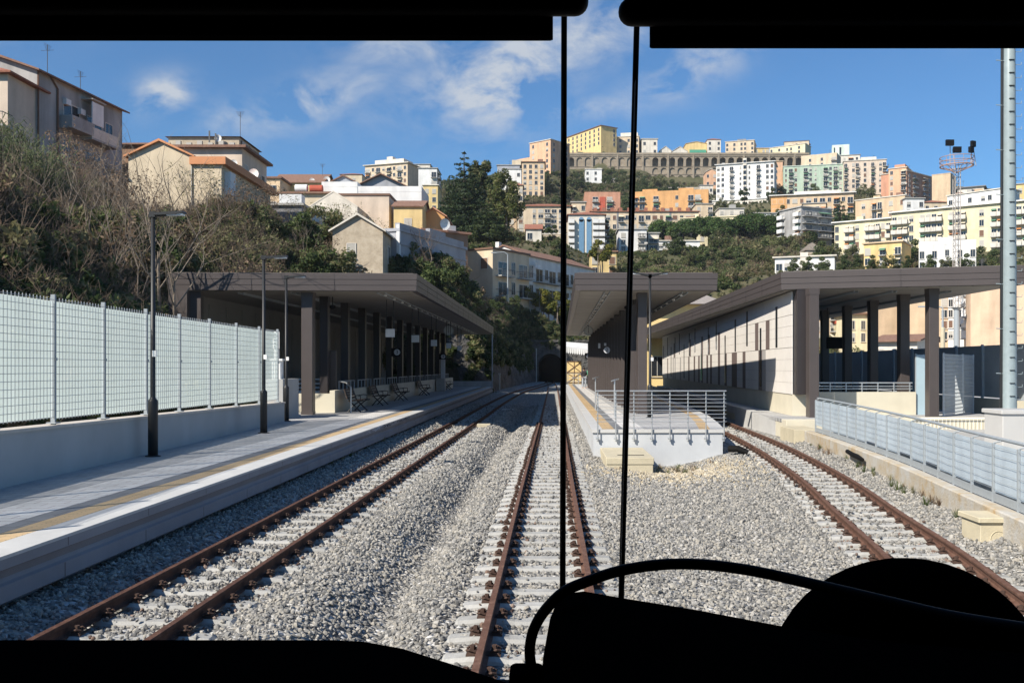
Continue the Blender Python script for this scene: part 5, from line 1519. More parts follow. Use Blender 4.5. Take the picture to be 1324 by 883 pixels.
building('pink stepped tower above the banded tan tower', 685, 432, 712, 424, 186, 230, 14, cPEACH, 6, 'w.w', right='w.w', roof='flat', rcol=cOFF, group=G, extra=lambda r, W, H, d: addbox(r, -9, -0.01, 1, 10, -10, H - 6, cPEACH, 'lower_wing'))
building('white house with shaded side left of the pink tower', 643, 412, 672, 412, 214, 245, 14, cGREYB, 3, 'w.', right=None, roof='flat', group=G, name='house', extra=lambda r, W, H, d: addbox(r, W * 0.65, W + 1, 0.5, 10, H + 0.3, H + 2.5, cCREAM, 'penthouse'))  # white house, its shade put into a blue-grey wall colour
building('small white house in front of the shaded one, left of the banded tower', 652, 400, 674, 400, 219, 245, 9, cWHITE, 2, 'w.w', roof='flat', group=G, name='house')
building('white villa alone on the slope below the arched wall', 757, 480, 778, 480, 219, 236, 11, cWHITE, 2, 'w.w.', right='n', roof='flat', rcol=cOFF, group=G, name='villa')
# -- terraces left of the conifers
building('cream terraced flats with curved balconies on the far left skyline', 472, 425, 527, 418, 215, 250, 14, cTANL, 4, 'bwbwbwbw', roof='flat', rcol=cOFF, over=0.8, group=G, extra=lambda r, W, H, d: (addbox(r, 4, W - 3, 2, 11, H + 0.28, H + 2.6, cOFF, 'penthouse'), addbox(r, 9, 12, 4, 7, H + 2.6, H + 4.4, cOFF, 'stair_hut')))
building('white block beside the cream terraced flats on the skyline', 530, 440, 556, 440, 213, 250, 12, cOFF, 4, 'wbw', roof='flat', group=G)
building('white slab tower just left of the conifers', 541, 372, 565, 372, 218, 262, 13, cWHITE, 4, '..b', right='bw', roof='flat', group=G)
building('yellow house below the white slab tower', 547, 300, 566, 300, 240, 275, 9, cYEL, 3, 'ww', roof='flat', rcol=cOFF, group=G, name='house')
# -- right of the arches
def x13(r, W, H, d):
    for k in range(2): addbox(r, W * (0.47 + 0.0 * k), W * 0.53, -0.5, 0, 0, H + 2.2, cOFF, 'stair_tower') if k == 0 else None
    b = MB()
    for f in range(8): b.box(W * 0.475, W * 0.525, -0.56, -0.5, 1 + f * 2.4, 2.6 + f * 2.4)
    b.build('stair_window', M_GLASS, r)
    addbox(r, -2.0, W + 0.5, -2.2, -0.01, -5, 1.2, cOFF, 'podium'); addbox(r, -2.4, W + 0.8, -2.6, 0, 1.201, 1.6, cWHITE, 'podium_roof')
building('big white seven storey block with paired windows below the old town', 926, 422, 1001, 414, 214, 265, 13, cWHITE, 7, 'ww.b.n.n.b.ww', roof='flat', rcol=cWHITE, over=0.7, group=G, extra=x13, shut=0.25, colb=cOFF)
building('peach flats behind the big white block', 985, 452, 1012, 452, 209, 250, 12, cPEACH, 5, '..bn.', roof='flat', rcol=cTAN, group=G)
building('pale green flats with dark balcony columns', 1013, 442, 1090, 436, 216, 250, 13, cGREEN, 5, 'nbw.bwn.bwbw', roof='flat', rcol=cMINT, over=0.3, group=G)
building('cream flats with shaded balconies beside the green block', 1091, 432, 1146, 428, 209, 252, 13, cPINK, 6, 'b.wb.w.b.wb', right='bb', roof='flat', rcol=cOFF, group=G, extra=lambda r, W, H, d: addbox(r, 8, W - 4, 3, 9, H + 0.3, H + 2.2, cOFF, 'penthouse'))
building('cream block rising behind the green flats', 1036, 478, 1082, 470, 204, 232, 12, cTANL, 4, '.w.w.b', roof='parapet', group=G)
building('cream stepped block crowned by a pale mint tower', 1064, 500, 1112, 495, 203, 232, 12, cOFF, 4, 'bw.wbw', roof='flat', group=G, extra=lambda r, W, H, d: (addbox(r, W * 0.25, W * 0.72, 2, 10, H + 0.3, H + 6.4, cMINT, 'upper_tower'), addbox(r, W * 0.3, W * 0.33, 1.9, 2.1, H + 1, H + 5, M_GLASS, 'tower_window'), addbox(r, W * 0.45, W * 0.5, 1.9, 2.1, H + 1, H + 5, M_GLASS, 'tower_window')))
building('peach flats with two balcony columns left of the plain tan wall', 1149, 400, 1172, 396, 219, 262, 13, cPEACH, 6, 'w.b', roof='flat', rcol=cOFF, group=G, extra=lambda r, W, H, d: addbox(r, 2, W - 1, 2, 9, H + 0.3, H + 1.9, cTERR, 'roof_hut'))
building('salmon flats with stacked dark balconies next to the peach ones', 1172.5, 396, 1205, 410, 221, 262, 12, cTERR, 6, 'wb.bw', roof='flat', rcol=cOFF, group=G)
building('plain windowless tan block end beside the salmon flats', 1205, 382, 1229, 378, 227, 268, 12, cTAN, 0, '', right='b', roof='flat', rcol=cTAN, over=0.1, group=G)
building('long white roofed terrace with brick end below the green flats', 997, 332, 1104, 325, 254, 280, 10, cTAN, 2, 'WWwWwWwbwbwb', roof='flat', rcol=cWHITE, over=0.8, group=G, extra=lambda r, W, H, d: (addbox(r, -0.05, 5.5, -0.06, 0, 0, H, cORG, 'brick_panel'), addbox(r, 8, W - 4, 3, 8, H + 0.29, H + 1.8, cOFF, 'penthouse')))
building('grey and white flats with wrap-round white balconies behind the pines', 1008, 262, 1036, 254, 274, 312, 11, cGREY, 4, 's..s', right='bb', roof='flat', rcol=cGREY, group=G, colb=cWHITE)
building('tan flats between the grey balcony flats and the dark conifer', 1038, 300, 1068, 298, 264, 305, 10, cTANL, 4, 'w.wb', roof='flat', group=G)
building('orange tan block with one long loggia right of the dark conifer', 1106, 302, 1170, 292, 260, 300, 11, cTAN, 3, '.w.bb.w.w', roof='flat', rcol=cOFF, over=0.25, group=G)
building('white house with shaded side at the end of the orange tan block', 1171, 290, 1195, 290, 257, 290, 10, cWHITE, 3, 'w.w', right='b', roof='flat', group=G, name='house')
building('long pale yellow flats with rows of white balconies, lower left wing', 1079, 246, 1152, 238, 289, 335, 11, cPALE, 4, 'w.ssw.sssws', roof='flat', rcol=cWHITE, over=0.7, group=G, colb=cOFF, shut=0.6)
building('long pale yellow flats with rows of white balconies, upper main wing', 1153, 236, 1330, 218, 276, 330, 11, cPALE, 4, 'sssw.ssss.sss..w.ssw.ss', roof='flat', rcol=cWHITE, over=0.7, group=G, colb=cOFF, shut=0.6)
building('white house row with dark windows behind the pale yellow flats', 1225, 296, 1302, 282, 254, 285, 9, cWHITE, 2, 'w..w.ww.w', roof='flat', rcol=cOFF, group=G, name='house')
building('white and red penthouse with dark roof behind the floodlight mast', 1238, 322, 1272, 318, 244, 275, 9, cOFF, 2, 'w..', roof='flat', rcol=cDKG, over=0.7, group=G, name='house', extra=lambda r, W, H, d: addbox(r, W * 0.4, W - 0.2, -0.08, 0, H - 3.6, H - 0.8, cPEACH, 'red_wall'))
building('yellow block at the right edge behind the climbing mast', 1298, 300, 1340, 296, 240, 280, 10, cPAL, 3, 'w.w.w', roof='flat', group=G)
building('cream flats at the right skyline behind the white house row', 1268, 335, 1305, 330, 250, 280, 9, cCREAM, 2, 'w.w.', roof='flat', rcol=cOFF, group=G, name='house')
building('small yellow villa with white balcony above the right canopy', 1117, 192, 1166, 188, 316, 346, 9, cPAL, 2, 'w.b.b', roof='flat', rcol=cTAN, group=G, name='villa')
building('white villa with tall dark windows above the right canopy', 1188, 188, 1262, 184, 318, 350, 9, cWHITE, 2, 'd.d.n.d.d', roof='parapet', group=G, name='villa', shut=0.1, extra=lambda r, W, H, d: addbox(r, W * 0.35, W * 0.62, 2, 7, H, H + 1.7, cWHITE, 'roof_hut'))
def x14(r, W, H, d):
    addbox(r, W * 0.43, W * 0.56, -0.4, 0, -4, H + 1.0, cOFF, 'stair_tower')
building('long low white house with strip windows at the foot of the green slope', 1002, 202, 1079, 198, 334, 356, 8, cWHITE, 1, 'WW.W.W.', roof='flat', rcol=cOFF, over=0.5, group=G, name='house', extra=x14)
building('cream parapet strip of a long roof behind the pine row', 880, 305, 960, 300, 283, 300, 8, cPALE, 1, '.w.w.w.', roof='flat', rcol=cPALE, group=G, name='house')
building('pale stone farmhouse roof below the dark conifer', 1043, 226, 1063, 226, 324, 335, 7, cSTONE, 0, '', roof='hip', rcol=mat('thatch', (0.20, 0.17, 0.14), 0.9, 0.2, 3), rise=2.2, group=G, name='farmhouse')
building('white shed beneath the umbrella pines', 848, 262, 905, 262, 312, 322, 5, cWHITE, 1, 'W..W.', roof='flat', rcol=cOFF, group=G, name='shed')
# -- small houses and walls filling the slope
for (lb, u0, u1, vt, vb, Y, c, fl, pt, rf, rc) in (
    ('small peach house tucked under the right end of the arches', 913, 926, 222, 243, 480, cPEACH, 2, 'w.w', 'gableF', cOFF), ('low white house against the foot of the big white block', 905, 922, 240, 252, 470, cOFF, 1, 'w.w', 'flat', None),
    ('pale stone house left of the arches behind the left wiper', 714, 733, 208, 226, 500, cOFF, 2, 'd.d', 'flat', None), ('cream house with dark arched openings below the pink tower', 708, 732, 224, 238, 470, cSTONE, 1, 'd.d.d', 'flat', None),
    ('white low house beside the white villa on the slope', 782, 800, 232, 240, 470, cOFF, 1, 'w.w', 'flat', None), ('tan house above the cream strip of roof', 900, 922, 264, 285, 345, cTANL, 2, 'w.b', 'flat', None),
    ('cream house under the podium of the big white block', 930, 962, 270, 285, 360, cOFF, 2, 'w.w.b', 'flat', None), ('white garage block between pines and grey balcony flats', 975, 1004, 276, 288, 320, cWHITE, 1, 'W.W', 'flat', None),
    ('yellow house beside the dark conifer', 1066, 1080, 283, 306, 290, cYEL, 2, 'w.w', 'hip', M_TILE), ('cream house with tiled roof below the salmon flats', 1196, 1224, 262, 285, 320, cCREAM, 2, 'w.b.w', 'hip', M_TILER),
    ('tan narrow house left of the tan five storey flats', 655, 668, 272, 300, 262, cTAN, 3, 'w', 'flat', None), ('cream house between the conifers and the banded tower', 660, 676, 240, 262, 330, cCREAM, 2, 'w.w', 'hip', M_TILER),
    ('ochre block at the right of the tan five storey flats', 739, 757, 262, 300, 270, cTANL, 4, 'b.w', 'flat', None), ('white house right of the narrow white house', 838, 852, 302, 326, 246, cOFF, 2, 'b', 'flat', None),
    ('cream house low behind the row of pines', 905, 935, 300, 318, 292, cPALE, 1, 'w.w.w', 'flat', None), ('terracotta roofed house at the far left of the terraces', 440, 468, 226, 250, 380, cCREAM, 2, 'w.w.', 'hip', M_TILER)):
    building(lb, u0, Y, u1, Y, vt, vb, 9, c, fl, pt, roof=rf, rcol=rc, rise=1.4 if rf != 'flat' else 0, group=G, name='house')
for (lb, u0, u1, vt, vb, Y) in (('pale stone terrace wall below the cream house with arched openings', 704, 738, 236, 243, 452), ('long grey terrace wall under the right half of the arches', 838, 905, 243, 247, 462), ('low stone terrace wall in front of the white villa', 750, 800, 238, 242, 462),
    ('stone terrace wall beside the big white block', 880, 924, 258, 263, 440), ('pale terrace wall on the green slope under the pines', 858, 900, 322, 326, 246), ('low pale wall crossing the slope below the pine row', 935, 990, 330, 333, 232), ('grey wall below the tan five storey flats', 665, 735, 303, 308, 245)):
    t = thing('garden_wall', lb, 'wall', (ux(u0, Y), Y, vz(vb, Y)), 'terrace walls on the far slope'); t['kind'] = 'thing'
    b = MB(); b.box(ux(u0, Y), ux(u1, Y), Y, Y + 0.8, vz(vb, Y) - 4, vz(vt, Y)); b.build('wall', M_ARCH if False else cSTONE, t)
    b = MB(); b.box(ux(u0, Y) - 0.1, ux(u1, Y) + 0.1, Y - 0.1, Y + 0.9, vz(vt, Y) + 0.002, vz(vt, Y) + 0.25); b.build('coping', cOFF, t)
# -- old town on the skyline
HT = 'old town houses on the skyline above the arches'
building('long yellow palazzo with four rows of windows on the skyline', 733, 590, 777, 560, 178.5, 202, 12, cPAL, 4, 'wwwwwwww', right='..w', roof='flat', rcol=M_TILE, over=0.6, group=HT, shut=0.0, wk=1.25)
building('cream palazzo next to the yellow one on the skyline', 789, 575, 826, 572, 178, 202, 18, cTANL, 3, 'w.w.w.w', roof='flat', rcol=cOFF, group=HT, shut=0.1, wk=1.2, extra=lambda r, W, H, d: addbox(r, W * 0.35, W * 0.95, 3, 14, H + 0.3, H + 3.2, cOFF, 'attic'))
building('narrow cream house with two window columns on the skyline', 830, 572, 850, 572, 180, 202, 16, cOFF, 2, 'w.w', left='.', roof='flat', rcol=cOFF, over=0.5, group=HT, shut=0.1, wk=1.3)
building('small cream gabled house first of two on the skyline', 853, 575, 868, 575, 195, 203, 10, cOFF, 1, 'w', roof='gableF', rcol=cOFF, rise=2.6, group=HT, name='gabled_house')
building('small cream gabled house second of two on the skyline', 869, 575, 889, 575, 196, 203, 10, cOFF, 1, 'w.w', roof='gableF', rcol=cOFF, rise=3.0, group=HT, name='gabled_house')
building('yellow house wrapped in green scaffold netting on the skyline', 887, 580, 914, 580, 186, 203, 14, cPAL, 3, '', roof='gableF', rcol=cPAL, rise=1.2, group=HT, extra=lambda r, W, H, d: addbox(r, W * 0.16, W * 0.95, -0.8, -0.4, -2, H * 0.52, cNET, 'scaffold_net'))
building('slim white house with red roof on the skyline', 915, 578, 932, 578, 181, 203, 14, cOFF, 3, 'w.w', roof='hip', rcol=M_TILER, rise=1.8, group=HT, shut=0.1, wk=1.2)
building('broad cream palazzo with dark roof terrace on the skyline', 938, 575, 975, 570, 184, 203, 16, cTANL, 3, 'w.w.ww.w', left='w', roof='flat', rcol=cOFF, group=HT, shut=0.1, wk=1.1, extra=lambda r, W, H, d: addbox(r, W * 0.4, W * 0.7, 3, 8, H + 0.3, H + 1.9, cDKG, 'roof_terrace'))
building('low amber house on the skyline between two cream ones', 976, 572, 994, 572, 192, 203, 12, cYEL, 2, 'w.ww', roof='flat', rcol=cTAN, group=HT, wk=1.1, name='house')
building('low pale cream row at the right end of the arched wall', 995, 572, 1041, 560, 192, 204, 11, cPALE, 2, 'w.w.dd.w.', roof='flat', rcol=cOFF, group=HT, wk=1.1, shut=0.1)
building('tall cream house with shaded end at the right of the skyline', 1014, 592, 1046, 588, 184, 205, 14, cTANL, 3, '..w.w', right='bb', roof='hip', rcol=M_TILE, rise=1.4, group=HT, shut=0.2)
# -- flats behind the right canopy
GB = 'flats seen between the columns of the right canopy'
building('big peach windowless flats wall at the right behind the barrier', 1255, 118, 1345, 116, 360, 440, 12, wm('peachplain', (0.68, 0.49, 0.34), 0.2), 0, '', roof='flat', rcol=cTAN, over=0.2, group=GB, ctrl=False)
building('white flats with curved dish clad balconies behind the canopy columns', 1226, 124, 1254, 122, 352, 440, 11, cWHITE, 6, 'w.ws', roof='flat', group=GB, ctrl=False, colb=cWHITE, extra=lambda r, W, H, d: [dish(r, W - 0.6, -1.4, 2.5 + 2.6 * k, 0.5) for k in range(3)])
building('peach flats with small square windows behind the front canopy column', 1176, 132, 1226, 130, 352, 442, 11, cTAN, 6, '..w.n', roof='flat', group=GB, ctrl=False)
building('plain tan flats end wall between canopy columns', 1134, 138, 1163, 138, 375, 442, 10, cTAN, 4, '', right=None, roof='flat', rcol=cTAN, group=GB, ctrl=False)
building('pale yellow house with brown framed windows between canopy columns', 1099, 142, 1126, 142, 407, 445, 9, cPALE, 2, 'W.W.', roof='flat', rcol=M_SHUTB, over=0.5, group=GB, ctrl=False, shut=0.1, name='house')
building('orange flats with red awning left of the pale yellow house', 1050, 150, 1095, 150, 395, 445, 9, cTAN, 3, 'w.bb', roof='flat', group=GB, ctrl=False, extra=lambda r, W, H, d: addbox(r, W * 0.6, W * 0.95, -1.3, 0, H - 3.0, H - 2.5, cRED, 'awning'))
building('low shed with long brown roof behind the barrier', 1134, 95, 1186, 92, 441, 462, 5, cOFF, 1, 'W.W.W', roof='gableS', rcol=M_TILE, rise=0.5, over=0.6, group=GB, ctrl=False, name='shed', far=False)
# -- station end buildings
def x15(r, W, H, d):
    b = MB(); b.add([(-1.2, -1.2, H + 0.01), (W + 2, -1.2, H + 0.01), (W + 2, d, H + 0.01), (-1.2, d, H + 0.01), (2.5, 4.5, H + 2.6), (W - 3, 4.5, H + 2.6)], [(0, 1, 5, 4), (1, 2, 5), (2, 3, 4, 5), (3, 0, 4), (0, 3, 2, 1)]); b.build('tiled_roof', mat('grey_tiles', (0.27, 0.24, 0.22), 0.85, 0.25, 4, 0.5, 14), r)
    addbox(r, -0.2, W, -0.12, 0, H - 3.2, H - 2.9, cWHITE, 'string_course')
    link_obj('window', win_mesh(1.1, 1.9, 0), r, (0.9, 0, 0.6))
building('old yellow station house with grey tiled roof behind the right canopy', 838, 92, 915, 92, 394, 494, 12, wm('stationyellow', (0.72, 0.55, 0.26), 0.1), 0, '', roof='none', extra=x15, far=False, ctrl=False, name='station_house', found=1)
t = thing('platform_shed', 'white scalloped awning on yellow boarded shed at the island end', 'shed', (4, 95, 0.55))
b = MB(); b.box(1.7, 3.2, 97, 97.3, ZP, 2.9); b.build('wall', cYEL, t)
b = MB()
for (x0, z0, x1, z1) in ((1.7, 1.75, 3.2, 2.85), (1.7, 2.85, 3.2, 1.75), (1.7, 0.7, 3.2, 1.7), (1.7, 1.7, 3.2, 0.7)): b.cyl((x0, 96.96, z0), (x1, 96.96, z1), 0.035, 5)
for z in (0.66, 1.72, 2.86): b.box(1.7, 3.2, 96.95, 96.995, z, z + 0.06)
b.box(2.43, 2.47, 96.94, 96.99, ZP, 2.9); b.build('cross_brace', M_SHUTB, t)
b = MB()
b.add([(1.2, 92.5, 4.35), (5.2, 92.5, 3.9), (5.2, 98, 4.7), (1.2, 98, 5.0)], [(0, 1, 2, 3)]); b.add([(1.2, 92.5, 4.3), (5.2, 92.5, 3.85), (5.2, 98, 4.65), (1.2, 98, 4.95)], [(3, 2, 1, 0)])
b.build('awning', cWHITE, t)
b = MB()
for k in range(18):
    x = 1.2 + 4.0 * k / 18; z = 4.34 - 0.45 * k / 18
    b.add([(x, 92.48, z), (x + 0.215, 92.48, z - 0.025), (x + 0.2, 92.48, z - 0.5), (x + 0.11, 92.48, z - 0.66), (x + 0.02, 92.48, z - 0.5)], [(0, 4, 3, 2, 1)])
b.build('scalloped_valance', cWHITE, t)
b = MB(); b.box(3.9, 4.0, 93, 93.1, ZP, 4.0); b.box(1.5, 1.6, 93, 93.1, ZP, 4.25); b.build('post', M_RAIL, t)
t = thing('green_kiosk', 'dark green kiosk with pale green door at the island end', 'kiosk', (4.2, 88, 0.55))
b = MB(); b.box(3.75, 5.5, 87.5, 90, ZP, 3.5); b.build('body', mat('kiosk_green', (0.02, 0.15, 0.08), 0.5, 0.1, 3), t)
b = MB(); b.box(4.45, 4.85, 87.44, 87.499, ZP, 3.3); b.build('door', mat('kiosk_door', (0.16, 0.42, 0.30), 0.5, 0.1, 3), t)
t = thing('end_railing', 'low steel railing across the far end of the island platform', 'railing', (2.5, 92, 0.55))
b = MB()
for k in range(5): b.cyl((1.7 + k * 0.5, 91, ZP), (1.7 + k * 0.5, 91, 1.65), 0.03, 6)
for z in (0.9, 1.25, 1.65): b.cyl((1.7, 91, z), (3.7, 91, z), 0.025, 6)
b.build('bars', M_STEEL, t)

# ------------------------------------------------------------------ arched wall of the old town
M_ARCH = ramp_mat('arch_stone', [(0.3, (0.21, 0.17, 0.125)), (0.55, (0.29, 0.24, 0.18)), (0.75, (0.37, 0.32, 0.25))], 0.35, bump=0.5, bscale=3)
t = thing('arched_wall', 'long grey stone retaining wall of stacked arches under the old town', 'retaining wall', (10, 548, 110))
YA_ = 548.0
b = MB(); bk = MB()
z_top = vz(200.6, YA_)
b.box(ux(700, YA_), ux(1046, YA_), YA_ - 0.6, YA_ + 14, z_top - 0.002, z_top + 1.2)
pitch = 10.9
nA = 30
RH = [(vz(202.6, YA_), vz(215.5, YA_)), (vz(216, YA_), vz(225.3, YA_)), (vz(225.8, YA_), vz(233, YA_)), (vz(233.4, YA_), vz(241, YA_))]
for i in range(-2, 29):
    u0 = 733 + i * pitch; xa, xb = ux(u0, YA_), ux(u0 + pitch, YA_)
    um = u0 + pitch / 2
    for rI, (zt_, zb_) in enumerate(RH):
        full = (rI == 0) or (um > 838 and um < 960)
        dep = 3.5 if (rI == 0 and (um > 842 or um < 745)) else 0.7
        w = (xb - xa) * 0.37; xm = (xa + xb) / 2
        if not full or (rI > 0 and um > 905 and um < 915):
            b.add([(xa, YA_, zb_), (xb, YA_, zb_), (xb, YA_, zt_), (xa, YA_, zt_)], [(0, 1, 2, 3)]); continue
        zs = zt_ - 0.5 - w
        arc = [(xm - w, zb_ + 0.01)] + [(xm - w * math.cos(math.pi * k / 8), zs + w * math.sin(math.pi * k / 8)) for k in range(9)] + [(xm + w, zb_ + 0.01)]
        vs = [(x, YA_, z) for x, z in arc] + [(x, YA_ + dep, z) for x, z in arc]
        n = len(arc)
        b.add(vs, [(k, k + 1, n + k + 1, n + k) for k in range(n - 1)])
        bk.add([(x, YA_ + dep, z) for x, z in arc], [tuple(range(n - 1, -1, -1))])
        for k in range(1, n - 2):
            (x0, z0_), (x1_, z1_) = arc[k], arc[k + 1]
            b.add([(x0, YA_, z0_), (x1_, YA_, z1_), (x1_, YA_, zt_), (x0, YA_, zt_)], [(0, 1, 2, 3)])
        b.add([(xa, YA_, zb_), (xm - w, YA_, zb_), (xm - w, YA_, zt_), (xa, YA_, zt_)], [(0, 1, 2, 3)]); b.add([(xm + w, YA_, zb_), (xb, YA_, zb_), (xb, YA_, zt_), (xm + w, YA_, zt_)], [(0, 1, 2, 3)])
    if i % 3 == 0: b.box(xa - 0.5, xa + 0.5, YA_ - 0.5, YA_, RH[-1][1] - 12, z_top - 0.01)
for a_, c_ in zip(RH[:-1], RH[1:]): b.box(ux(711, YA_), ux(1046, YA_), YA_ - 0.25, YA_ + 0.6, c_[0], a_[1])
b.box(ux(711, YA_), ux(1046, YA_), YA_ - 0.3, YA_ + 0.6, RH[0][0], z_top - 0.003)
b.box(ux(711, YA_), ux(1046, YA_), YA_ + 4, YA_ + 5, RH[-1][1] - 25, z_top - 0.01)
b.build('wall', M_ARCH, t); bk.build('arch_back', M_ARCH, t)
for u in range(690, 1060, 18): FAR.append((ux(u, 530), 530, vz(229 if u < 840 else 243, 530))); FAR.append((ux(u, 500), 500, vz(236 if u < 840 else 247, 500)))
for u in range(733, 1050, 18): FAR.append((ux(u, 560), 560, z_top)); FAR.append((ux(u, 640), 640, z_top - 4)); FAR.append((ux(u, 545), 545, vz(224 if u < 840 else 240, 545)))

# ------------------------------------------------------------------ terrain
def fa(u, v, Y): FAR.append((ux(u, Y), Y, vz(v, Y)))
for a in ((-200, 400, 147), (-700, 400, 147), (100, 400, 147), (400, 395, 147), (560, 392, 147), (610, 398, 147), (650, 398, 150), (690, 402, 150), (712, 420, 147.5), (740, 436, 147), (765, 445, 147), (800, 440, 147), (900, 440, 147), (1000, 452, 147), (1150, 460, 147), (1300, 462, 147), (1600, 462, 147), (2100, 460, 147),
          (735, 385, 175), (800, 360, 190), (860, 352, 200), (930, 362, 200), (980, 352, 205), (1060, 352, 195), (1280, 352, 195), (1350, 352, 190), (1700, 440, 220), (2100, 450, 220), (-300, 340, 200), (-700, 350, 200), (200, 320, 200), (420, 320, 180),
          (860, 322, 250), (930, 318, 262), (1000, 316, 255), (1090, 310, 270), (850, 316, 285), (900, 318, 285), (1000, 312, 285), (1350, 310, 250), (1600, 400, 300), (620, 300, 230), (560, 290, 220), (620, 275, 330), (730, 290, 300), (735, 262, 400), (780, 245, 460), (830, 246, 460), (880, 247, 470), (915, 262, 430), (960, 264, 445),
          (1050, 258, 410), (1130, 258, 410), (1240, 268, 370), (1350, 270, 360), (400, 290, 320), (300, 290, 400), (300, 250, 600), (450, 250, 500), (100, 300, 400), (-400, 330, 500), (600, 250, 450), (600, 235, 600), (1150, 240, 520), (1300, 255, 520), (1500, 290, 500), (2000, 330, 500), (1200, 260, 800), (1600, 300, 900), (700, 225, 520), (500, 240, 800), (800, 210, 900), (0, 320, 900)):
    fa(*a)
FP = np.array(FAR); FT = (FP[:, 2] - HC) / FP[:, 1]; FQ = np.stack([FP[:, 0] / FP[:, 1] * 6.0, np.log(FP[:, 1]) * 3.0], 1)
def zfar(X, Y):
    X = np.asarray(X, float); Y = np.asarray(Y, float); sh = X.shape
    q = np.stack([(X / Y).ravel() * 6.0, np.log(np.maximum(Y, 1)).ravel() * 3.0], 1)
    out = np.empty(len(q))
    for i in range(0, len(q), 4000):
        d2 = ((q[i:i + 4000, None, :] - FQ[None]) ** 2).sum(-1) + 2e-4
        w = d2 ** -2.0
        out[i:i + 4000] = (w * FT).sum(1) / w.sum(1)
    return HC + out.reshape(sh) * Y

M_HILL = ramp_mat('hill_ground', [(0.25, (0.04, 0.045, 0.02)), (0.45, (0.075, 0.075, 0.036)), (0.62, (0.12, 0.105, 0.06)), (0.8, (0.20, 0.17, 0.11))], 0.12, detail=10, bump=0.6, bscale=0.6, dist=0.5)
us = np.arange(-900, 2300, 16.0); lys = np.exp(np.linspace(math.log(147.2), math.log(1600), 120))
Yg, Ug = np.meshgrid(lys, us, indexing='ij'); Xg = (Ug - U0) / F * Yg
Zg = zfar(Xg, Yg) - 0.3
Zg[0] = np.where((Xg[0] > -9) & (Xg[0] < 45), np.minimum(Zg[0], 5.4), Zg[0])
Xg[0] = Xg[0] * 146.6 / Yg[0]; Yg[0] = 146.6
i = np.arange(Zg.size).reshape(Zg.shape)
me = bpy.data.meshes.new('hillside')
me.from_pydata(np.stack([Xg, Yg, Zg], -1).reshape(-1, 3).tolist(), [], np.stack([i[:-1, :-1], i[:-1, 1:], i[1:, 1:], i[1:, :-1]], -1).reshape(-1, 4).tolist())
me.materials.append(M_HILL); me.polygons.foreach_set('use_smooth', [True] * len(me.polygons))
tag(link_obj('hillside', me), kind='structure')

FOOTX = lambda y: np.interp(y, [-5, 30, 33.4, 34, 82.5, 84.5, 100, 130, 147], [-8.9, -9.3, -9.6, -14.6, -14.6, -5.6, -4.9, -3.5, -2.2])
def zbank(X, Y):
    X = np.asarray(X, float); Y = np.asarray(Y, float)
    d = FOOTX(Y) - X
    a = np.interp(d, [-1, 0, 0.6, 2, 6, 12, 20, 30, 60, 120], [-0.8, 0.3, 0.6, 1.4, 4.4, 9.2, 14.0, 17.6, 24, 28])
    c = np.interp(d, [-1, 0, 0.35, 1.2, 2.5, 6, 15, 30, 60, 120], [-0.9, -0.5, 2.2, 5.2, 7.2, 9.6, 11.6, 14, 20, 26]) * np.interp(Y, [84, 92, 110, 130, 147], [1.08, 1.02, 0.90, 0.74, 0.72])
    a = a + 6.5 * sstep(66, 78, Y) * sstep(0.6, 3.5, d) * (1 - sstep(9, 20, d))
    w = sstep(80, 88, Y)
    z = a * (1 - w) + c * w
    rough = np.clip(d, 0, 3) / 3
    z = z + rough * (0.5 * hnoise(X, Y, 0.7, 21) + 0.25 * hnoise(X, Y, 2.1, 22))
    f = sstep(105, 147, Y) * sstep(0.6, 2.6, d)
    zf_ = zfar(X, np.full_like(Y, 147.3))
    return z * (1 - f) + zf_ * f
ys_ = np.concatenate([np.arange(-4, 30, 1.0), np.arange(30, 36, 0.5), np.arange(36, 82, 1.0), np.arange(82, 88, 0.4), np.arange(88, 147.5, 0.9)])
dd = np.concatenate([np.array([-0.6, 0, 0.15, 0.35, 0.6, 0.9, 1.2, 1.7, 2.2, 3, 3.8, 4.6]), np.arange(5.5, 20, 1.0), np.arange(20, 122, 3.0)])
Yb, Db = np.meshgrid(ys_, dd, indexing='ij'); Xb = FOOTX(Yb) - Db; Zb = zbank(Xb, Yb)
cl = (Db > 0.1) & (Db < 4) & (Yb > 84)
Xb = Xb + np.where(cl, 0.55 * hnoise(Yb, Zb, 0.9, 31) + 0.3 * hnoise(Yb, Zb, 2.5, 32), 0)
i = np.arange(Zb.size).reshape(Zb.shape)
me = bpy.data.meshes.new('bank')
me.from_pydata(np.stack([Xb, Yb, Zb], -1).reshape(-1, 3).tolist(), [], np.stack([i[:-1, :-1], i[1:, :-1], i[1:, 1:], i[:-1, 1:]], -1).reshape(-1, 4).tolist())
M_BANK = ramp_mat('bank_soil', [(0.25, (0.022, 0.026, 0.014)), (0.5, (0.05, 0.046, 0.028)), (0.75, (0.10, 0.085, 0.055))], 0.5, detail=10, bump=0.8, bscale=3, dist=0.2)
M_ROCK = ramp_mat('cliff_rock', [(0.25, (0.04, 0.039, 0.036)), (0.5, (0.09, 0.086, 0.08)), (0.75, (0.17, 0.16, 0.15))], 0.8, detail=12, bump=1.0, bscale=2.2, dist=0.5)
me.materials.append(M_BANK); me.materials.append(M_ROCK)
nj = len(dd) - 1
mi = [1 if (ys_[k // nj] > 84 and dd[k % nj] < 2.6) else 0 for k in range(len(me.polygons))]
me.polygons.foreach_set('material_index', mi)
me.polygons.foreach_set('use_smooth', [True] * len(me.polygons))
tag(link_obj('bank', me), kind='structure')

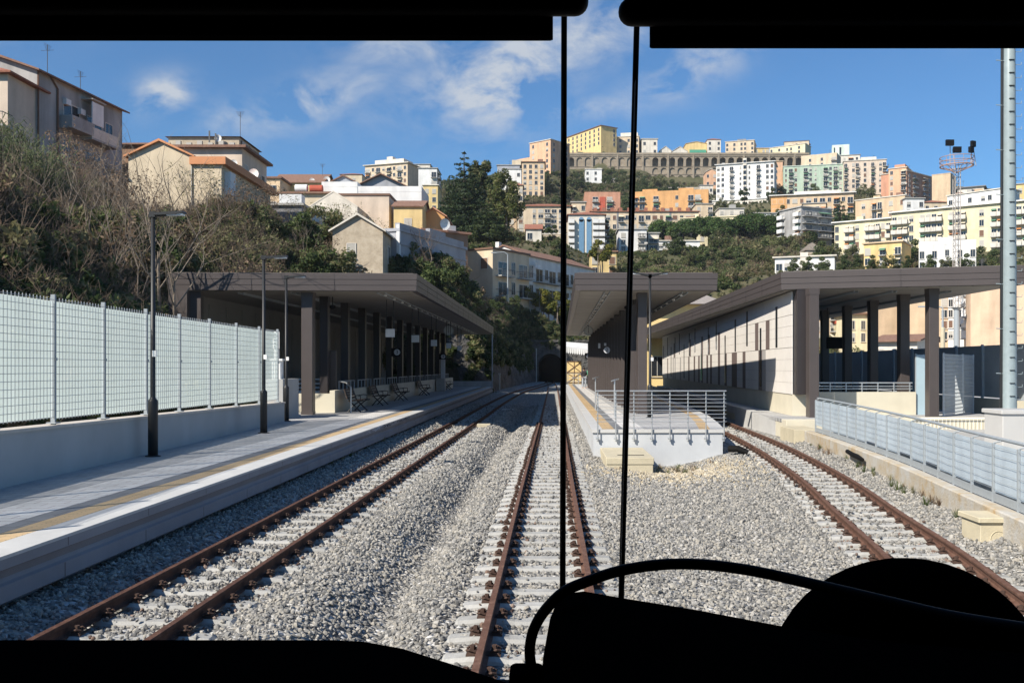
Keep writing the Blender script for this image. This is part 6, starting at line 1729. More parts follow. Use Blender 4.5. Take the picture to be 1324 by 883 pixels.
# tunnel portal
t = thing('tunnel_portal', 'dark stone tunnel mouth at the end of the straight track', 'tunnel', (0, 146, 0))
b = MB(); YT = 146.0
tw, ts = 1.9, 2.5
arc = [(-tw, -0.5)] + [(-tw * math.cos(math.pi * k / 12), ts + tw * math.sin(math.pi * k / 12)) for k in range(13)] + [(tw, -0.5)]
n = len(arc); ZT = 6.2
b.add([(x, YT, z) for x, z in arc] + [(x, YT + 24, z) for x, z in arc], [(k, k + 1, n + k + 1, n + k) for k in range(n - 1)])
b.add([(x, YT + 24, z) for x, z in arc], [tuple(range(n - 1, -1, -1))])
for k in range(1, n - 2):
    b.add([(arc[k][0], YT, arc[k][1]), (arc[k + 1][0], YT, arc[k + 1][1]), (arc[k + 1][0], YT, ZT), (arc[k][0], YT, ZT)], [(0, 1, 2, 3)])
b.add([(-9, YT, -0.6), (-tw, YT, -0.6), (-tw, YT, ZT), (-9, YT, ZT)], [(0, 1, 2, 3)]); b.add([(tw, YT, -0.6), (40, YT, -0.6), (40, YT, 5.2), (tw, YT, ZT)], [(0, 1, 2, 3)])
b.build('wall', M_ROCK, t)
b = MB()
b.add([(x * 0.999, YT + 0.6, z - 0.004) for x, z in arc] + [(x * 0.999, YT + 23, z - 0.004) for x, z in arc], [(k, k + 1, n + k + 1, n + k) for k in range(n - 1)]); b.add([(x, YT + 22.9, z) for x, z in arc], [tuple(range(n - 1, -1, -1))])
b.build('shade_lining', M_TUNNEL_SHADE, t)  # added dark lining, paints the tunnel's shade over the rock
b = MB()
for k in range(n - 1):
    (x0, z0), (x1_, z1_) = arc[k], arc[k + 1]
    s = 1.22
    def o_(x, z): return (x * s, (z - ts) * s + ts if z > ts else z)
    (a0, b0), (a1, b1) = o_(x0, z0), o_(x1_, z1_)
    b.add([(x0, YT - 0.15, z0), (x1_, YT - 0.15, z1_), (a1, YT - 0.15, b1), (a0, YT - 0.15, b0), (x0, YT + 0.1, z0), (x1_, YT + 0.1, z1_), (a1, YT + 0.1, b1), (a0, YT + 0.1, b0)], [(0, 1, 2, 3), (0, 4, 5, 1), (3, 2, 6, 7)])
b.build('voussoirs', M_ROCK, t)
b = MB(); b.box(-9, 9, YT - 0.25, YT + 0.8, ZT, ZT + 0.35); b.build('coping', M_ROCK, t)
# ------------------------------------------------------------------ vegetation
def leaf_mesh(name, centers, radii, n, size, mats, seed=0, up=0.3, long=1.5, shell=0.5):
    """n leaf cards gathered in clumps: centers (k,3), radii (k,3)"""
    r = np.random.default_rng(seed)
    centers = np.asarray(centers, float); radii = np.asarray(radii, float)
    vol = radii.prod(1) ** (2 / 3); k = r.choice(len(centers), n, p=vol / vol.sum())
    d = r.normal(size=(n, 3)); d /= np.linalg.norm(d, axis=1)[:, None]
    rad = shell + (1 - shell) * r.random(n) ** 0.5
    rad *= np.where(r.random(n) < 0.12, 1.18, 1.0)
    p = centers[k] + d * rad[:, None] * radii[k]
    nrm = d * 0.6 + r.normal(size=(n, 3)) * 0.6 + np.array([0, 0, up]); nrm /= np.linalg.norm(nrm, axis=1)[:, None]
    a = np.cross(nrm, r.normal(size=(n, 3))); a /= np.linalg.norm(a, axis=1)[:, None]
    b = np.cross(nrm, a)
    s = size * r.uniform(0.55, 1.35, n)[:, None]
    v = np.stack([p - a * s * long, p - b * s * 0.62, p + a * s * long, p + b * s * 0.62], 1).reshape(-1, 3)
    me = bpy.data.meshes.new(name)
    me.vertices.add(4 * n); me.vertices.foreach_set('co', v.astype(np.float32).ravel())
    me.loops.add(4 * n); me.loops.foreach_set('vertex_index', np.arange(4 * n, dtype=np.int32))
    me.polygons.add(n); me.polygons.foreach_set('loop_start', np.arange(0, 4 * n, 4, dtype=np.int32)); me.polygons.foreach_set('loop_total', np.full(n, 4, np.int32))
    if not isinstance(mats, (list, tuple)): mats = [mats]
    for m in mats: me.materials.append(m)
    if len(mats) > 1: me.polygons.foreach_set('material_index', r.choice(len(mats), n).astype(np.int32))
    me.update(); me.validate()
    return me

F_DARK = foliage_mat('leaf_dark', (0.018, 0.034, 0.012), (0.068, 0.098, 0.034))
F_MID = foliage_mat('leaf_mid', (0.045, 0.07, 0.022), (0.155, 0.19, 0.065))
F_OLIVE = foliage_mat('leaf_olive', (0.09, 0.088, 0.042), (0.28, 0.255, 0.125))
F_YEL = foliage_mat('leaf_yellow', (0.09, 0.10, 0.015), (0.30, 0.26, 0.04))
F_YELG = foliage_mat('leaf_yellowgreen', (0.05, 0.075, 0.012), (0.16, 0.17, 0.035))
F_BROWN = foliage_mat('leaf_brown', (0.125, 0.086, 0.056), (0.34, 0.24, 0.16))
F_REED = foliage_mat('leaf_reed', (0.07, 0.10, 0.045), (0.22, 0.25, 0.13))
F_PINE = foliage_mat('leaf_pine', (0.028, 0.062, 0.014), (0.09, 0.16, 0.042))
F_CED = foliage_mat('leaf_cedar', (0.012, 0.026, 0.013), (0.045, 0.07, 0.036))
M_BARK = ramp_mat('bark', [(0.3, (0.045, 0.035, 0.026)), (0.7, (0.12, 0.095, 0.07))], 4, bump=0.6, bscale=15)
M_BARKL = ramp_mat('pale_bark', [(0.3, (0.13, 0.105, 0.082)), (0.7, (0.27, 0.225, 0.18))], 4, bump=0.4, bscale=15)
M_TWIG = ramp_mat('twigs', [(0.3, (0.09, 0.066, 0.05)), (0.7, (0.22, 0.165, 0.125))], 2)

def branch(b, rng, p, d, L, r, depth, out, spread=0.55, upb=0.25, n=(2, 3), seg=3, sides=5, mi=0):
    pts = [p]; q = p.copy(); dd_ = d.copy()
    for k in range(seg):
        dd_ = (dd_ + Vector((rng.uniform(-1, 1), rng.uniform(-1, 1), rng.uniform(-0.6, 1))) * 0.16 + Vector((0, 0, upb * 0.2))).normalized()
        q = q + dd_ * (L / seg); pts.append(q.copy())
    r1 = r * (0.62 if depth > 0 else 0.25)
    b.tube(pts, [r + (r1 - r) * k / seg for k in range(seg + 1)], sides if depth > 1 else 4 if depth > 0 else 3, mi, cap=False)
    out.append((q.copy(), depth))
    if depth == 0: return
    for _ in range(rng.randint(*n)):
        s = rng.choice(pts[1:] if depth > 1 else pts)
        v = Vector((rng.uniform(-1, 1), rng.uniform(-1, 1), rng.uniform(-0.2, 0.8))).normalized()
        branch(b, rng, s if rng.random() < 0.5 else q, (dd_ * (1 - spread) + v * spread).normalized(), L * rng.uniform(0.55, 0.8), r1 * 0.85, depth - 1, out, spread, upb, n, seg, sides, mi)

def bare_tree_proto(seed, h, r, bark, twig, n=(3, 4), leaves=0, lm=None, lean=0.0):
    rng = random.Random(seed)
    t = thing('bare_tree', 'x', 'tree')
    tb = MB(); out = []
    top = Vector((lean * h * 0.4, 0, h * 0.42))
    tb.tube([(0, 0, -0.6), (lean * h * 0.12, 0.02, h * 0.15), (lean * h * 0.25, 0, h * 0.3), top], [r * 1.25, r, r * 0.85, r * 0.7], 7, cap=False)
    bb = MB()
    for k in range(rng.randint(3, 5)):
        f = rng.uniform(0.45, 1.0)
        s = Vector((lean * h * 0.4 * f, 0, h * 0.42 * f))
        v = Vector((rng.uniform(-1, 1), rng.uniform(-1, 1), rng.uniform(0.7, 1.8))).normalized()
        branch(bb, rng, s, v, h * rng.uniform(0.26, 0.4), r * 0.5, 3, out, n=n)
    tb.build('trunk', bark, t); bb.build('branches', twig, t)
    if leaves:
        c = [q for q, d in out if d == 0]
        cs = np.array([list(q) for q in c]); me = leaf_mesh('leaves', cs, np.full((len(cs), 3), h * 0.05), leaves, 0.07, lm, seed, shell=0.1)
        link_obj('leaves', me, t)
    return t

def leafy_tree_proto(seed, h, cr, c0, mats, n=3500, leaf=0.16, bark=M_BARK, clumps=22, name='leafy_tree', flat=0.8, trunks=1):
    rng = random.Random(seed); t = thing(name, 'x', 'tree')
    tb = MB(); out = []
    for k in range(trunks):
        ox = (k - (trunks - 1) / 2) * 0.5
        tb.tube([(ox, 0, -0.6), (ox * 1.3 + rng.uniform(-0.1, 0.1), 0, c0 * 0.5), (ox * 1.6, rng.uniform(-0.2, 0.2), c0), (ox * 1.2, 0, h * 0.75)], [h * 0.026, h * 0.021, h * 0.017, h * 0.006], 7, cap=False)
    for k in range(8):
        z = rng.uniform(c0 * 0.8, h * 0.7); v = Vector((rng.uniform(-1, 1), rng.uniform(-1, 1), rng.uniform(0.2, 0.9))).normalized()
        branch(tb, rng, Vector((0, 0, z)), v, cr * rng.uniform(0.5, 0.85), h * 0.009, 1, out)
    tb.build('trunk', bark, t)
    cs, rs = [], []
    zc, hz = (h + c0) / 2, (h - c0) / 2
    for k in range(clumps):
        while True:
            p = Vector((rng.uniform(-1, 1), rng.uniform(-1, 1), rng.uniform(-1, 1)))
            if 0.25 < p.length < 0.95: break
        cs.append((p.x * cr, p.y * cr, zc + p.z * hz)); s = rng.uniform(0.2, 0.38) * cr
        rs.append((s, s, s * flat))
    link_obj('crown', leaf_mesh('crown', cs, rs, n, leaf, mats, seed), t)
    return t

def conifer_proto(seed, h, r, mats, n=7000, leaf=0.2, name='conifer_tree', c0=0.12, tiers=13):
    rng = random.Random(seed); t = thing(name, 'x', 'tree')
    tb = MB(); tb.tube([(0, 0, -1), (0, 0, h * 0.5), (0, 0, h * 0.97)], [h * 0.022, h * 0.014, h * 0.003], 7, cap=False)
    cs, rs = [], []
    for i in range(tiers):
        f = i / (tiers - 1); z = h * (c0 + (0.96 - c0) * f); rad = r * (1 - f) ** 0.75 * rng.uniform(0.8, 1.1) + 0.25
        m = max(3, int(9 * (1 - f)) + 2); a0 = rng.uniform(0, 6.28)
        for k in range(m):
            a = a0 + 6.283 * k / m + rng.uniform(-0.25, 0.25); q = rad * rng.uniform(0.75, 1.15)
            e = Vector((math.cos(a) * q, math.sin(a) * q, z - 0.1 * q + rng.uniform(-0.2, 0.2)))
            tb.tube([(0, 0, z), e * 0.55 + Vector((0, 0, z * 0.45 + 0.1)), e], [0.05, 0.035, 0.012], 4, cap=False)
            for g in (0.45, 0.8, 1.0):
                cs.append((e.x * g, e.y * g, z + (e.z - z) * g)); s = rad * (0.22 if g < 1 else 0.16) + 0.12
                rs.append((s * 1.15, s * 1.15, s * 0.45))
    tb.build('trunk', M_BARK, t)
    link_obj('crown', leaf_mesh('crown', cs, rs, n, leaf, mats, seed, up=0.5), t)
    return t

def pine_proto(seed, h, r, n=6500):
    rng = random.Random(seed); t = thing('umbrella_pine', 'x', 'tree')
    tb = MB(); tb.tube([(0, 0, -1), (0.2, 0, h * 0.35), (0.1, 0, h * 0.62)], [0.28, 0.22, 0.17], 7, cap=False)
    cs, rs = [], []
    for k in range(36):
        a = rng.uniform(0, 6.28); q = r * math.sqrt(rng.random()) * 0.95
        z = h * (0.84 - 0.40 * (q / r) ** 2) + rng.uniform(-1.3, 0.35)
        e = Vector((q * math.cos(a), q * math.sin(a), z)); cs.append(tuple(e)); s = r * rng.uniform(0.2, 0.32); rs.append((s, s, s * 0.8))
        if k % 2 == 0: tb.tube([(0.1, 0, h * 0.6), e * 0.5 + Vector((0, 0, h * 0.33)), e], [0.11, 0.07, 0.03], 4, cap=False)
    tb.build('trunk', M_BARK, t)
    link_obj('crown', leaf_mesh('crown', cs, rs, n, 0.2, [F_PINE, F_PINE, F_MID], seed, up=0.7), t)
    return t

def put(proto, loc, s, rz, label, group, first, sz=None):
    o = proto if first else copy_tree(proto)
    o.location = loc; o.rotation_euler = (0, 0, rz); o.scale = (s, s, sz or s)
    o['label'] = label
    if group: o['group'] = group
    return o

def zg(x, y):
    if y > 147: return float(zfar(np.array([x]), np.array([y]))[0])
    return float(zbank(np.array([x]), np.array([y]))[0])

# -- shrub meshes for undergrowth
def shrub_obj(seed, mats, n=650, leaf=0.068, twigs=18, r=0.8, hgt=1.0, shell=0.35):
    rng = random.Random(seed); cs, rs = [], []
    for k in range(9):
        a = rng.uniform(0, 6.28); q = rng.uniform(0, 0.62) * r
        cs.append((q * math.cos(a), q * math.sin(a), rng.uniform(0.15, 0.8) * hgt)); s = rng.uniform(0.22, 0.42) * r; rs.append((s, s, s))
    me = leaf_mesh('shrub', cs, rs, n, leaf, mats, seed, shell=shell)
    b = MB()
    for k in range(twigs):
        a = rng.uniform(0, 6.28); e = Vector((math.cos(a) * rng.uniform(0.2, 0.9) * r, math.sin(a) * rng.uniform(0.2, 0.9) * r, rng.uniform(0.6, 1.25) * hgt))
        m_ = e * 0.5 + Vector((rng.uniform(-0.12, 0.12), rng.uniform(-0.12, 0.12), 0.12))
        b.tube([(rng.uniform(-0.2, 0.2), rng.uniform(-0.2, 0.2), -0.2), m_, e], [0.009, 0.007, 0.003], 3, cap=False)
        for _ in range(3):
            s_ = m_.lerp(e, rng.uniform(0, 0.9)); b.tube([s_, s_ + Vector((rng.uniform(-0.3, 0.3), rng.uniform(-0.3, 0.3), rng.uniform(0.0, 0.35)))], [0.005, 0.002], 3, cap=False)
    o = bpy.data.objects.new('shrub', me)
    if twigs:
        import bmesh
        bm = bmesh.new(); bm.from_mesh(me); tm = b.mesh('tw', M_TWIG)
        k0 = len(me.materials); me.materials.append(M_TWIG)
        bm.from_mesh(tm); bm.faces.ensure_lookup_table()
        for i in range(n, len(bm.faces)): bm.faces[i].material_index = k0
        bm.to_mesh(me); bm.free()
    return o

def in_foot(x, y, m=1.5, front=0.0):
    bad = np.zeros(len(x), bool)
    for (A, d, nr, W, dep) in FOOT:
        px, py = x - A.x, y - A.y
        s = px * d.x + py * d.y; q = px * nr.x + py * nr.y
        bad |= (s > -m) & (s < W + m) & (q > -m - front) & (q < dep + m)
    return bad

# undergrowth on the near bank
n = 14000
y = RNG.uniform(6, 146, n); d = np.abs(RNG.gamma(1.6, 7.0, n)); x = FOOTX(y) - 0.25 - d
u = U0 + F * x / np.maximum(y, 1)
ok = (u > -620) & (u < 745) & ~in_foot(x, y, 0.8, 0.5)
rocky = (y > 86) & (d < 2.4)
ok &= ~(rocky & (RNG.random(n) > 0.45)); ok &= ~((y < 33.5) & (d < 0.6))
# leave the sunlit yard in front of the flats low
x, y, d = x[ok], y[ok], d[ok]; n = len(x)
z = zbank(x, y)
kind = np.where(RNG.random(n) < np.clip(0.90 - d * 0.012, 0.70, 0.9), RNG.integers(0, 3, n), RNG.integers(3, 7, n))
kind = np.where(y > 86, np.where(RNG.random(n) < 0.7, RNG.integers(0, 3, n), kind), kind)
s = RNG.uniform(0.7, 1.6, n) * np.clip(0.45 + d * 0.06, 0.45, 1.0) * np.where((y > 100) & (d > 5), 0.8, 1.0)
scatter('bank_undergrowth', np.stack([x, y, z - 0.1], 1), np.stack([RNG.uniform(-0.2, 0.2, n), RNG.uniform(-0.2, 0.2, n), RNG.uniform(0, 6.28, n)], 1),
        s[:, None] * np.stack([RNG.uniform(0.9, 1.3, n), RNG.uniform(0.9, 1.3, n), RNG.uniform(0.8, 1.5, n)], 1), kind,
        [shrub_obj(1, [F_DARK, F_DARK, F_MID]), shrub_obj(2, [F_DARK, F_MID]), shrub_obj(3, [F_MID, F_OLIVE], 650, 0.07),
         shrub_obj(4, [F_OLIVE, F_BROWN], 700, 0.052, 12), shrub_obj(5, [F_BROWN, F_OLIVE], 640, 0.047, 18, 0.8, 1.3), shrub_obj(6, [F_OLIVE], 620, 0.055, 18, 0.8, 1.2), shrub_obj(7, [F_BROWN, F_OLIVE, F_MID], 520, 0.048, 28, 0.9, 1.4)])

n = 900
x = RNG.uniform(-9, 22, n); f = RNG.random(n); zt = zfar(x, np.full(n, 147.6)); z = 5.6 + (zt - 5.6) * f; y = 146.3 + 0.9 * f
n2 = 700; y2 = RNG.uniform(86, 146, n2); x2 = FOOTX(y2) - RNG.uniform(0.5, 3.5, n2); z2 = zbank(x2, y2)
m2 = RNG.random(n2) < 0.75; x2, y2, z2 = x2[m2], y2[m2], z2[m2]
n3 = 260; x3 = RNG.uniform(-14.5, -5.4, n3); y3 = RNG.uniform(82.6, 86, n3); z3 = zbank(x3, y3)
X_, Y_, Z_ = np.concatenate([x, x2, x3]), np.concatenate([y, y2, y3]), np.concatenate([z, z2, z3]); n = len(X_)
scatter('hanging_ivy', np.stack([X_, Y_, Z_ - 0.2], 1), np.stack([RNG.uniform(-0.5, 0.5, n), RNG.uniform(-0.5, 0.5, n), RNG.uniform(0, 6.28, n)], 1), RNG.uniform(0.7, 1.25, (n, 1)) * np.ones((1, 3)), RNG.integers(0, 3, n),
        [shrub_obj(31, [F_DARK, F_MID], 420, 0.1, 0), shrub_obj(32, [F_MID, F_OLIVE], 420, 0.1, 6), shrub_obj(33, [F_DARK], 420, 0.1, 0)])

# thickets and woods on the far slopes
n = 52000
lY = np.exp(RNG.uniform(math.log(148), math.log(560), n)); uu = RNG.uniform(380, 1420, n); x = ux(uu, lY); y = lY
ok = ~in_foot(x, y, 2.0, 5.0)
z = zfar(x, y)
x, y, z = x[ok], y[ok], z[ok]; n = len(x)
# clumpy density
cl = hnoise(x, y, 0.045, 61) + 0.6 * hnoise(x, y, 0.13, 62)
keep = RNG.random(n) < np.clip(0.62 + 1.0 * cl, 0.25, 1.0)
x, y, z = x[keep], y[keep], z[keep]; n = len(x)
s = RNG.uniform(0.9, 2.5, n) * np.clip(1 + 0.5 * hnoise(x, y, 0.1, 63), 0.6, 1.5) * np.where(y < 215, 0.7, 1.0)
s = np.where(in_foot(x, y, 3.0, 28.0), s * 0.42, s)
kk = np.where(hnoise(x, y, 0.06, 64) + RNG.normal(0, 0.25, n) > 0.0, RNG.integers(0, 3, n), RNG.integers(3, 6, n))
scatter('hillside_thicket', np.stack([x, y, z - 0.3], 1), np.stack([np.zeros(n), np.zeros(n), RNG.uniform(0, 6.28, n)], 1),
        s[:, None] * np.stack([RNG.uniform(0.8, 1.2, n)] * 2 + [RNG.uniform(0.7, 1.25, n)], 1), kk,
        [shrub_obj(11, [F_MID], 320, 0.11, 0), shrub_obj(12, [F_DARK, F_MID], 320, 0.11, 0), shrub_obj(13, [F_MID, F_OLIVE], 320, 0.1, 0),
         shrub_obj(14, [F_OLIVE], 300, 0.1, 8), shrub_obj(15, [F_BROWN, F_OLIVE], 240, 0.09, 14), shrub_obj(16, [F_OLIVE, F_MID], 300, 0.1, 8)])

# bare trees on the left bank
bt = [bare_tree_proto(101, 7.0, 0.06, M_BARKL, M_BARKL, (2, 3)), bare_tree_proto(102, 6.0, 0.07, M_BARKL, M_TWIG, (3, 4), 260, F_BROWN, 0.15), bare_tree_proto(103, 6.5, 0.06, M_TWIG, M_TWIG, (3, 4), 500, F_OLIVE),
      bare_tree_proto(104, 5.0, 0.05, M_TWIG, M_TWIG, (3, 5), 700, F_BROWN), bare_tree_proto(105, 5.5, 0.06, M_BARKL, M_TWIG, (3, 4), 0, None, -0.2)]
BTL = ['leafless tree with pale forked trunk on the bank behind the frosted fence', 'thin bare tree with a few brown leaves on the bank behind the frosted fence', 'thin twiggy tree with sparse olive leaves on the left bank',
       'bushy twig tree full of small brown leaves on the left bank', 'leaning leafless tree with pale stem and dark twigs on the left bank']
used = set()
rng = random.Random(77)
spots = [(118, 372, 33, 0), (165, 368, 35, 0), (205, 378, 33, 0), (20, 345, 36, 0), (60, 340, 38, 0), (95, 345, 36, 4), (140, 345, 37, 1), (180, 345, 38, 0), (85, 345, 44, 0), (150, 345, 46, 0), (225, 375, 33.0, 0), (305, 300, 56, 0), (352, 300, 58, 0), (460, 330, 70, 0), (630, 400, 100, 3)]
for k in range(58):
    spots.append((rng.uniform(70, 560), None, rng.uniform(40, 92), rng.choice([0, 1, 1, 2, 2, 3, 3, 4])))
spots += [(u_, None, Y_, k_) for (u_, Y_, k_) in ((440, 78, 3), (465, 79, 0), (482, 78, 1), (420, 77, 1), (500, 78, 3), (395, 76, 0), (530, 82, 3), (455, 75, 4))]
for (u, v, Y, k) in spots:
    x = ux(u, Y)
    if x > float(FOOTX(Y)) - 0.8: continue
    if in_foot(np.array([x]), np.array([Y]), 1.0)[0]: continue
    put(bt[k], (x, Y, zg(x, Y) - 0.1), rng.uniform(0.7, 1.12) * (0.9 if Y > 75 else 1.0), rng.uniform(0, 6.28), BTL[k], 'bare trees on the left bank', k not in used); used.add(k)

# reeds at the top left
def reed_proto(seed):
    rng = random.Random(seed); t = thing('reed_clump', 'x', 'reeds')
    b = MB(); lv = []; r_ = np.random.default_rng(seed)
    for k in range(46):
        a = rng.uniform(0, 6.28); q = rng.uniform(0, 0.9); ba = Vector((q * math.cos(a), q * math.sin(a), -0.3)); h = rng.uniform(2.8, 4.6)
        tp = ba + Vector((rng.uniform(-0.5, 0.5), rng.uniform(-0.5, 0.5), h))
        b.tube([ba, (ba + tp) / 2 + Vector((0, 0, 0.1)), tp], [0.016, 0.013, 0.005], 4, 0, cap=False)
        for j in range(13):
            f = 0.2 + 0.8 * j / 12; p = ba.lerp(tp, f); az = rng.uniform(0, 6.28); L_ = rng.uniform(0.35, 0.65); dr = Vector((math.cos(az), math.sin(az), 0)); sd = Vector((-dr.y, dr.x, 0)) * 0.026
            m1 = p + dr * L_ * 0.5 + Vector((0, 0, L_ * 0.42)); e = p + dr * L_ + Vector((0, 0, L_ * 0.25))
            b.add([p - sd, p + sd, m1 + sd, m1 - sd, e], [(0, 1, 2, 3), (3, 2, 4)], 1)
    b.build('stems', [M_BARKL, F_REED], t)
    return t
rp = [reed_proto(301), reed_proto(302)]
for k, (u, Y) in enumerate(((-20, 50), (2, 51), (22, 50), (40, 53), (55, 51), (12, 55), (-45, 52), (66, 56), (32, 57), (80, 52))):
    x = ux(u, Y); put(rp[k % 2], (x, Y, zg(x, Y)), rng.uniform(0.9, 1.15), rng.uniform(0, 6), 'tall pale green reed clump above the left end of the frosted fence', 'reed clumps at the left', k < 2)

# leafy shrubs and small trees, left bank and cliff
lt = [leafy_tree_proto(401, 4.2, 1.9, 0.6, [F_DARK, F_MID], 2600, 0.12, name='leafy_tree'), leafy_tree_proto(402, 4.0, 2.0, 0.5, [F_OLIVE, F_BROWN], 2200, 0.11), leafy_tree_proto(403, 4.6, 1.7, 1.5, [F_YELG, F_YEL], 2200, 0.13, M_BARKL, trunks=3), leafy_tree_proto(404, 3.6, 2.0, 0.4, [F_MID, F_OLIVE], 2400, 0.12)]
LTL = ['dark green bushy tree on the left bank above the canopy', 'reddish brown leafy bush tree above the end of the left canopy', 'yellow green garden tree below the long white apartment house', 'mid green round bush tree on the left bank']
used = set()
LS = [(300, 300, 60, 3, 0.7), (392, 330, 78, 0, 1.0), (420, 330, 84, 3, 1.0), (345, 340, 64, 3, 0.9), (560, 0, 92, 0, 1.0), (585, 0, 93, 1, 1.0), (612, 0, 95, 1, 0.8), (600, 0, 90, 0, 0.85), (622, 0, 100, 0, 0.6), (575, 0, 88, 3, 1.0), (590, 0, 87.5, 0, 0.8), (606, 0, 88.5, 3, 0.7), (545, 0, 90, 1, 1.0), (640, 0, 108, 0, 0.5),
      (669, 0, 149, 2, 0.9), (679, 0, 150, 2, 0.95), (700, 0, 149, 2, 1.0), (710, 0, 150, 2, 1.2), (721, 0, 149, 2, 1.1), (728, 0, 152, 2, 0.9), (620, 0, 118, 3, 0.6), (520, 0, 88, 3, 1.0), (500, 0, 90, 1, 0.9), (475, 0, 92, 1, 0.9), (600, 0, 104, 0, 0.8), (630, 0, 122, 0, 0.6), (640, 0, 126, 0, 0.6), (652, 0, 130, 3, 0.6), (605, 0, 112, 1, 0.8), (622, 0, 112, 0, 0.6), (150, 0, 40, 0, 0.7), (120, 0, 37, 3, 0.6), (30, 0, 35, 0, 0.7), (505, 0, 79, 3, 1.0), (520, 0, 80, 0, 0.9), (425, 0, 76, 3, 1.1), (447, 0, 77, 1, 1.15), (468, 0, 76, 3, 1.05), (488, 0, 77, 1, 1.2), (410, 0, 74, 0, 0.9), (375, 0, 72, 3, 0.7), (540, 0, 82, 1, 1.0), (560, 0, 84, 0, 1.0), (665, 0, 139, 0, 0.55), (677, 0, 143, 0, 0.5), (690, 0, 145, 0, 0.45), (655, 0, 137, 3, 0.55), (648, 0, 134, 3, 0.55), (85, 0, 46, 3, 0.9), (140, 0, 52, 3, 1.0), (175, 0, 57, 3, 1.0), (240, 0, 66, 1, 1.0), (190, 0, 50, 1, 0.8), (200, 0, 52, 0, 0.9), (250, 0, 60, 3, 0.9), (270, 0, 45, 0, 0.8), (215, 0, 41, 0, 0.8)]
for (u, v, Y, k, sc) in LS:
    x = ux(u, Y)
    x = min(x, float(FOOTX(Y)) - 1.0) if Y < 147 else x
    put(lt[k], (x, Y, zg(x, Y) - 0.15), sc, rng.uniform(0, 6), LTL[k], ['dark bank trees', 'brown bank trees', 'yellow green garden trees', 'mid green bank bushes'][k], k not in used); used.add(k)

# conifers between the left cluster and the wiper
ced = conifer_proto(501, 16, 6.2, [F_CED, F_DARK], 11000, 0.22, 'cedar_tree', 0.05, 15)
put(ced, (ux(600, 172), 172, vz(303, 172)), 0.98, 0.4, 'big dark cedar standing left of the wiper on the slope', None, True)
eu = leafy_tree_proto(502, 15, 3.6, 2.5, [F_YELG, F_OLIVE, F_MID], 9000, 0.2, M_BARKL, 40, 'tall_tree', 1.2)
put(eu, (ux(655, 170), 170, vz(310, 170)), 0.86, 0, 'drooping olive yellow tree right of the big dark cedar', None, True)
e2 = leafy_tree_proto(503, 15, 3.0, 5, [F_MID, F_DARK, F_OLIVE], 6000, 0.2, M_BARK, 30, 'tall_tree', 1.1)
put(e2, (ux(622, 180), 180, vz(300, 180)), 0.95, 0, 'tall green tree whose top shows behind the big dark cedar', None, True)
c2_ = conifer_proto(504, 7.5, 4.4, [F_CED, F_DARK, F_MID], 5500, 0.2, 'cedar_tree', 0.05, 9)
put(c2_, (ux(632, 158), 158, vz(308, 158)), 0.9, 0, 'low spreading cedar at the foot of the olive yellow tree', None, True)
c3_ = conifer_proto(505, 13, 5.0, [F_CED, F_DARK, F_PINE], 7000, 0.22, 'dark_conifer', 0.05, 12)
put(c3_, (ux(1086, 268), 268, vz(314, 268)), 1.02, 0, 'tall dark conifer left of the orange tan block', None, True)
put(c3_, (ux(1070, 272), 272, vz(312, 272)), 0.72, 2, 'shorter dark conifer leaning on the tall one', None, False)
# pine row
pp = [pine_proto(601, 8.6, 5.0), pine_proto(602, 8.2, 4.5)]
for k, u in enumerate((855, 868, 884, 900, 916, 930, 944, 957, 970, 982, 994, 1003)):
    Y = 276 + 5 * math.sin(k * 2.1)
    put(pp[k % 2], (ux(u, Y), Y, vz(319, Y)), (1.0 + 0.022 * k) * (1 + 0.08 * math.sin(k * 5)), k * 1.3, 'umbrella pine in the dense dark green row below the flats', 'row of umbrella pines', k < 2)
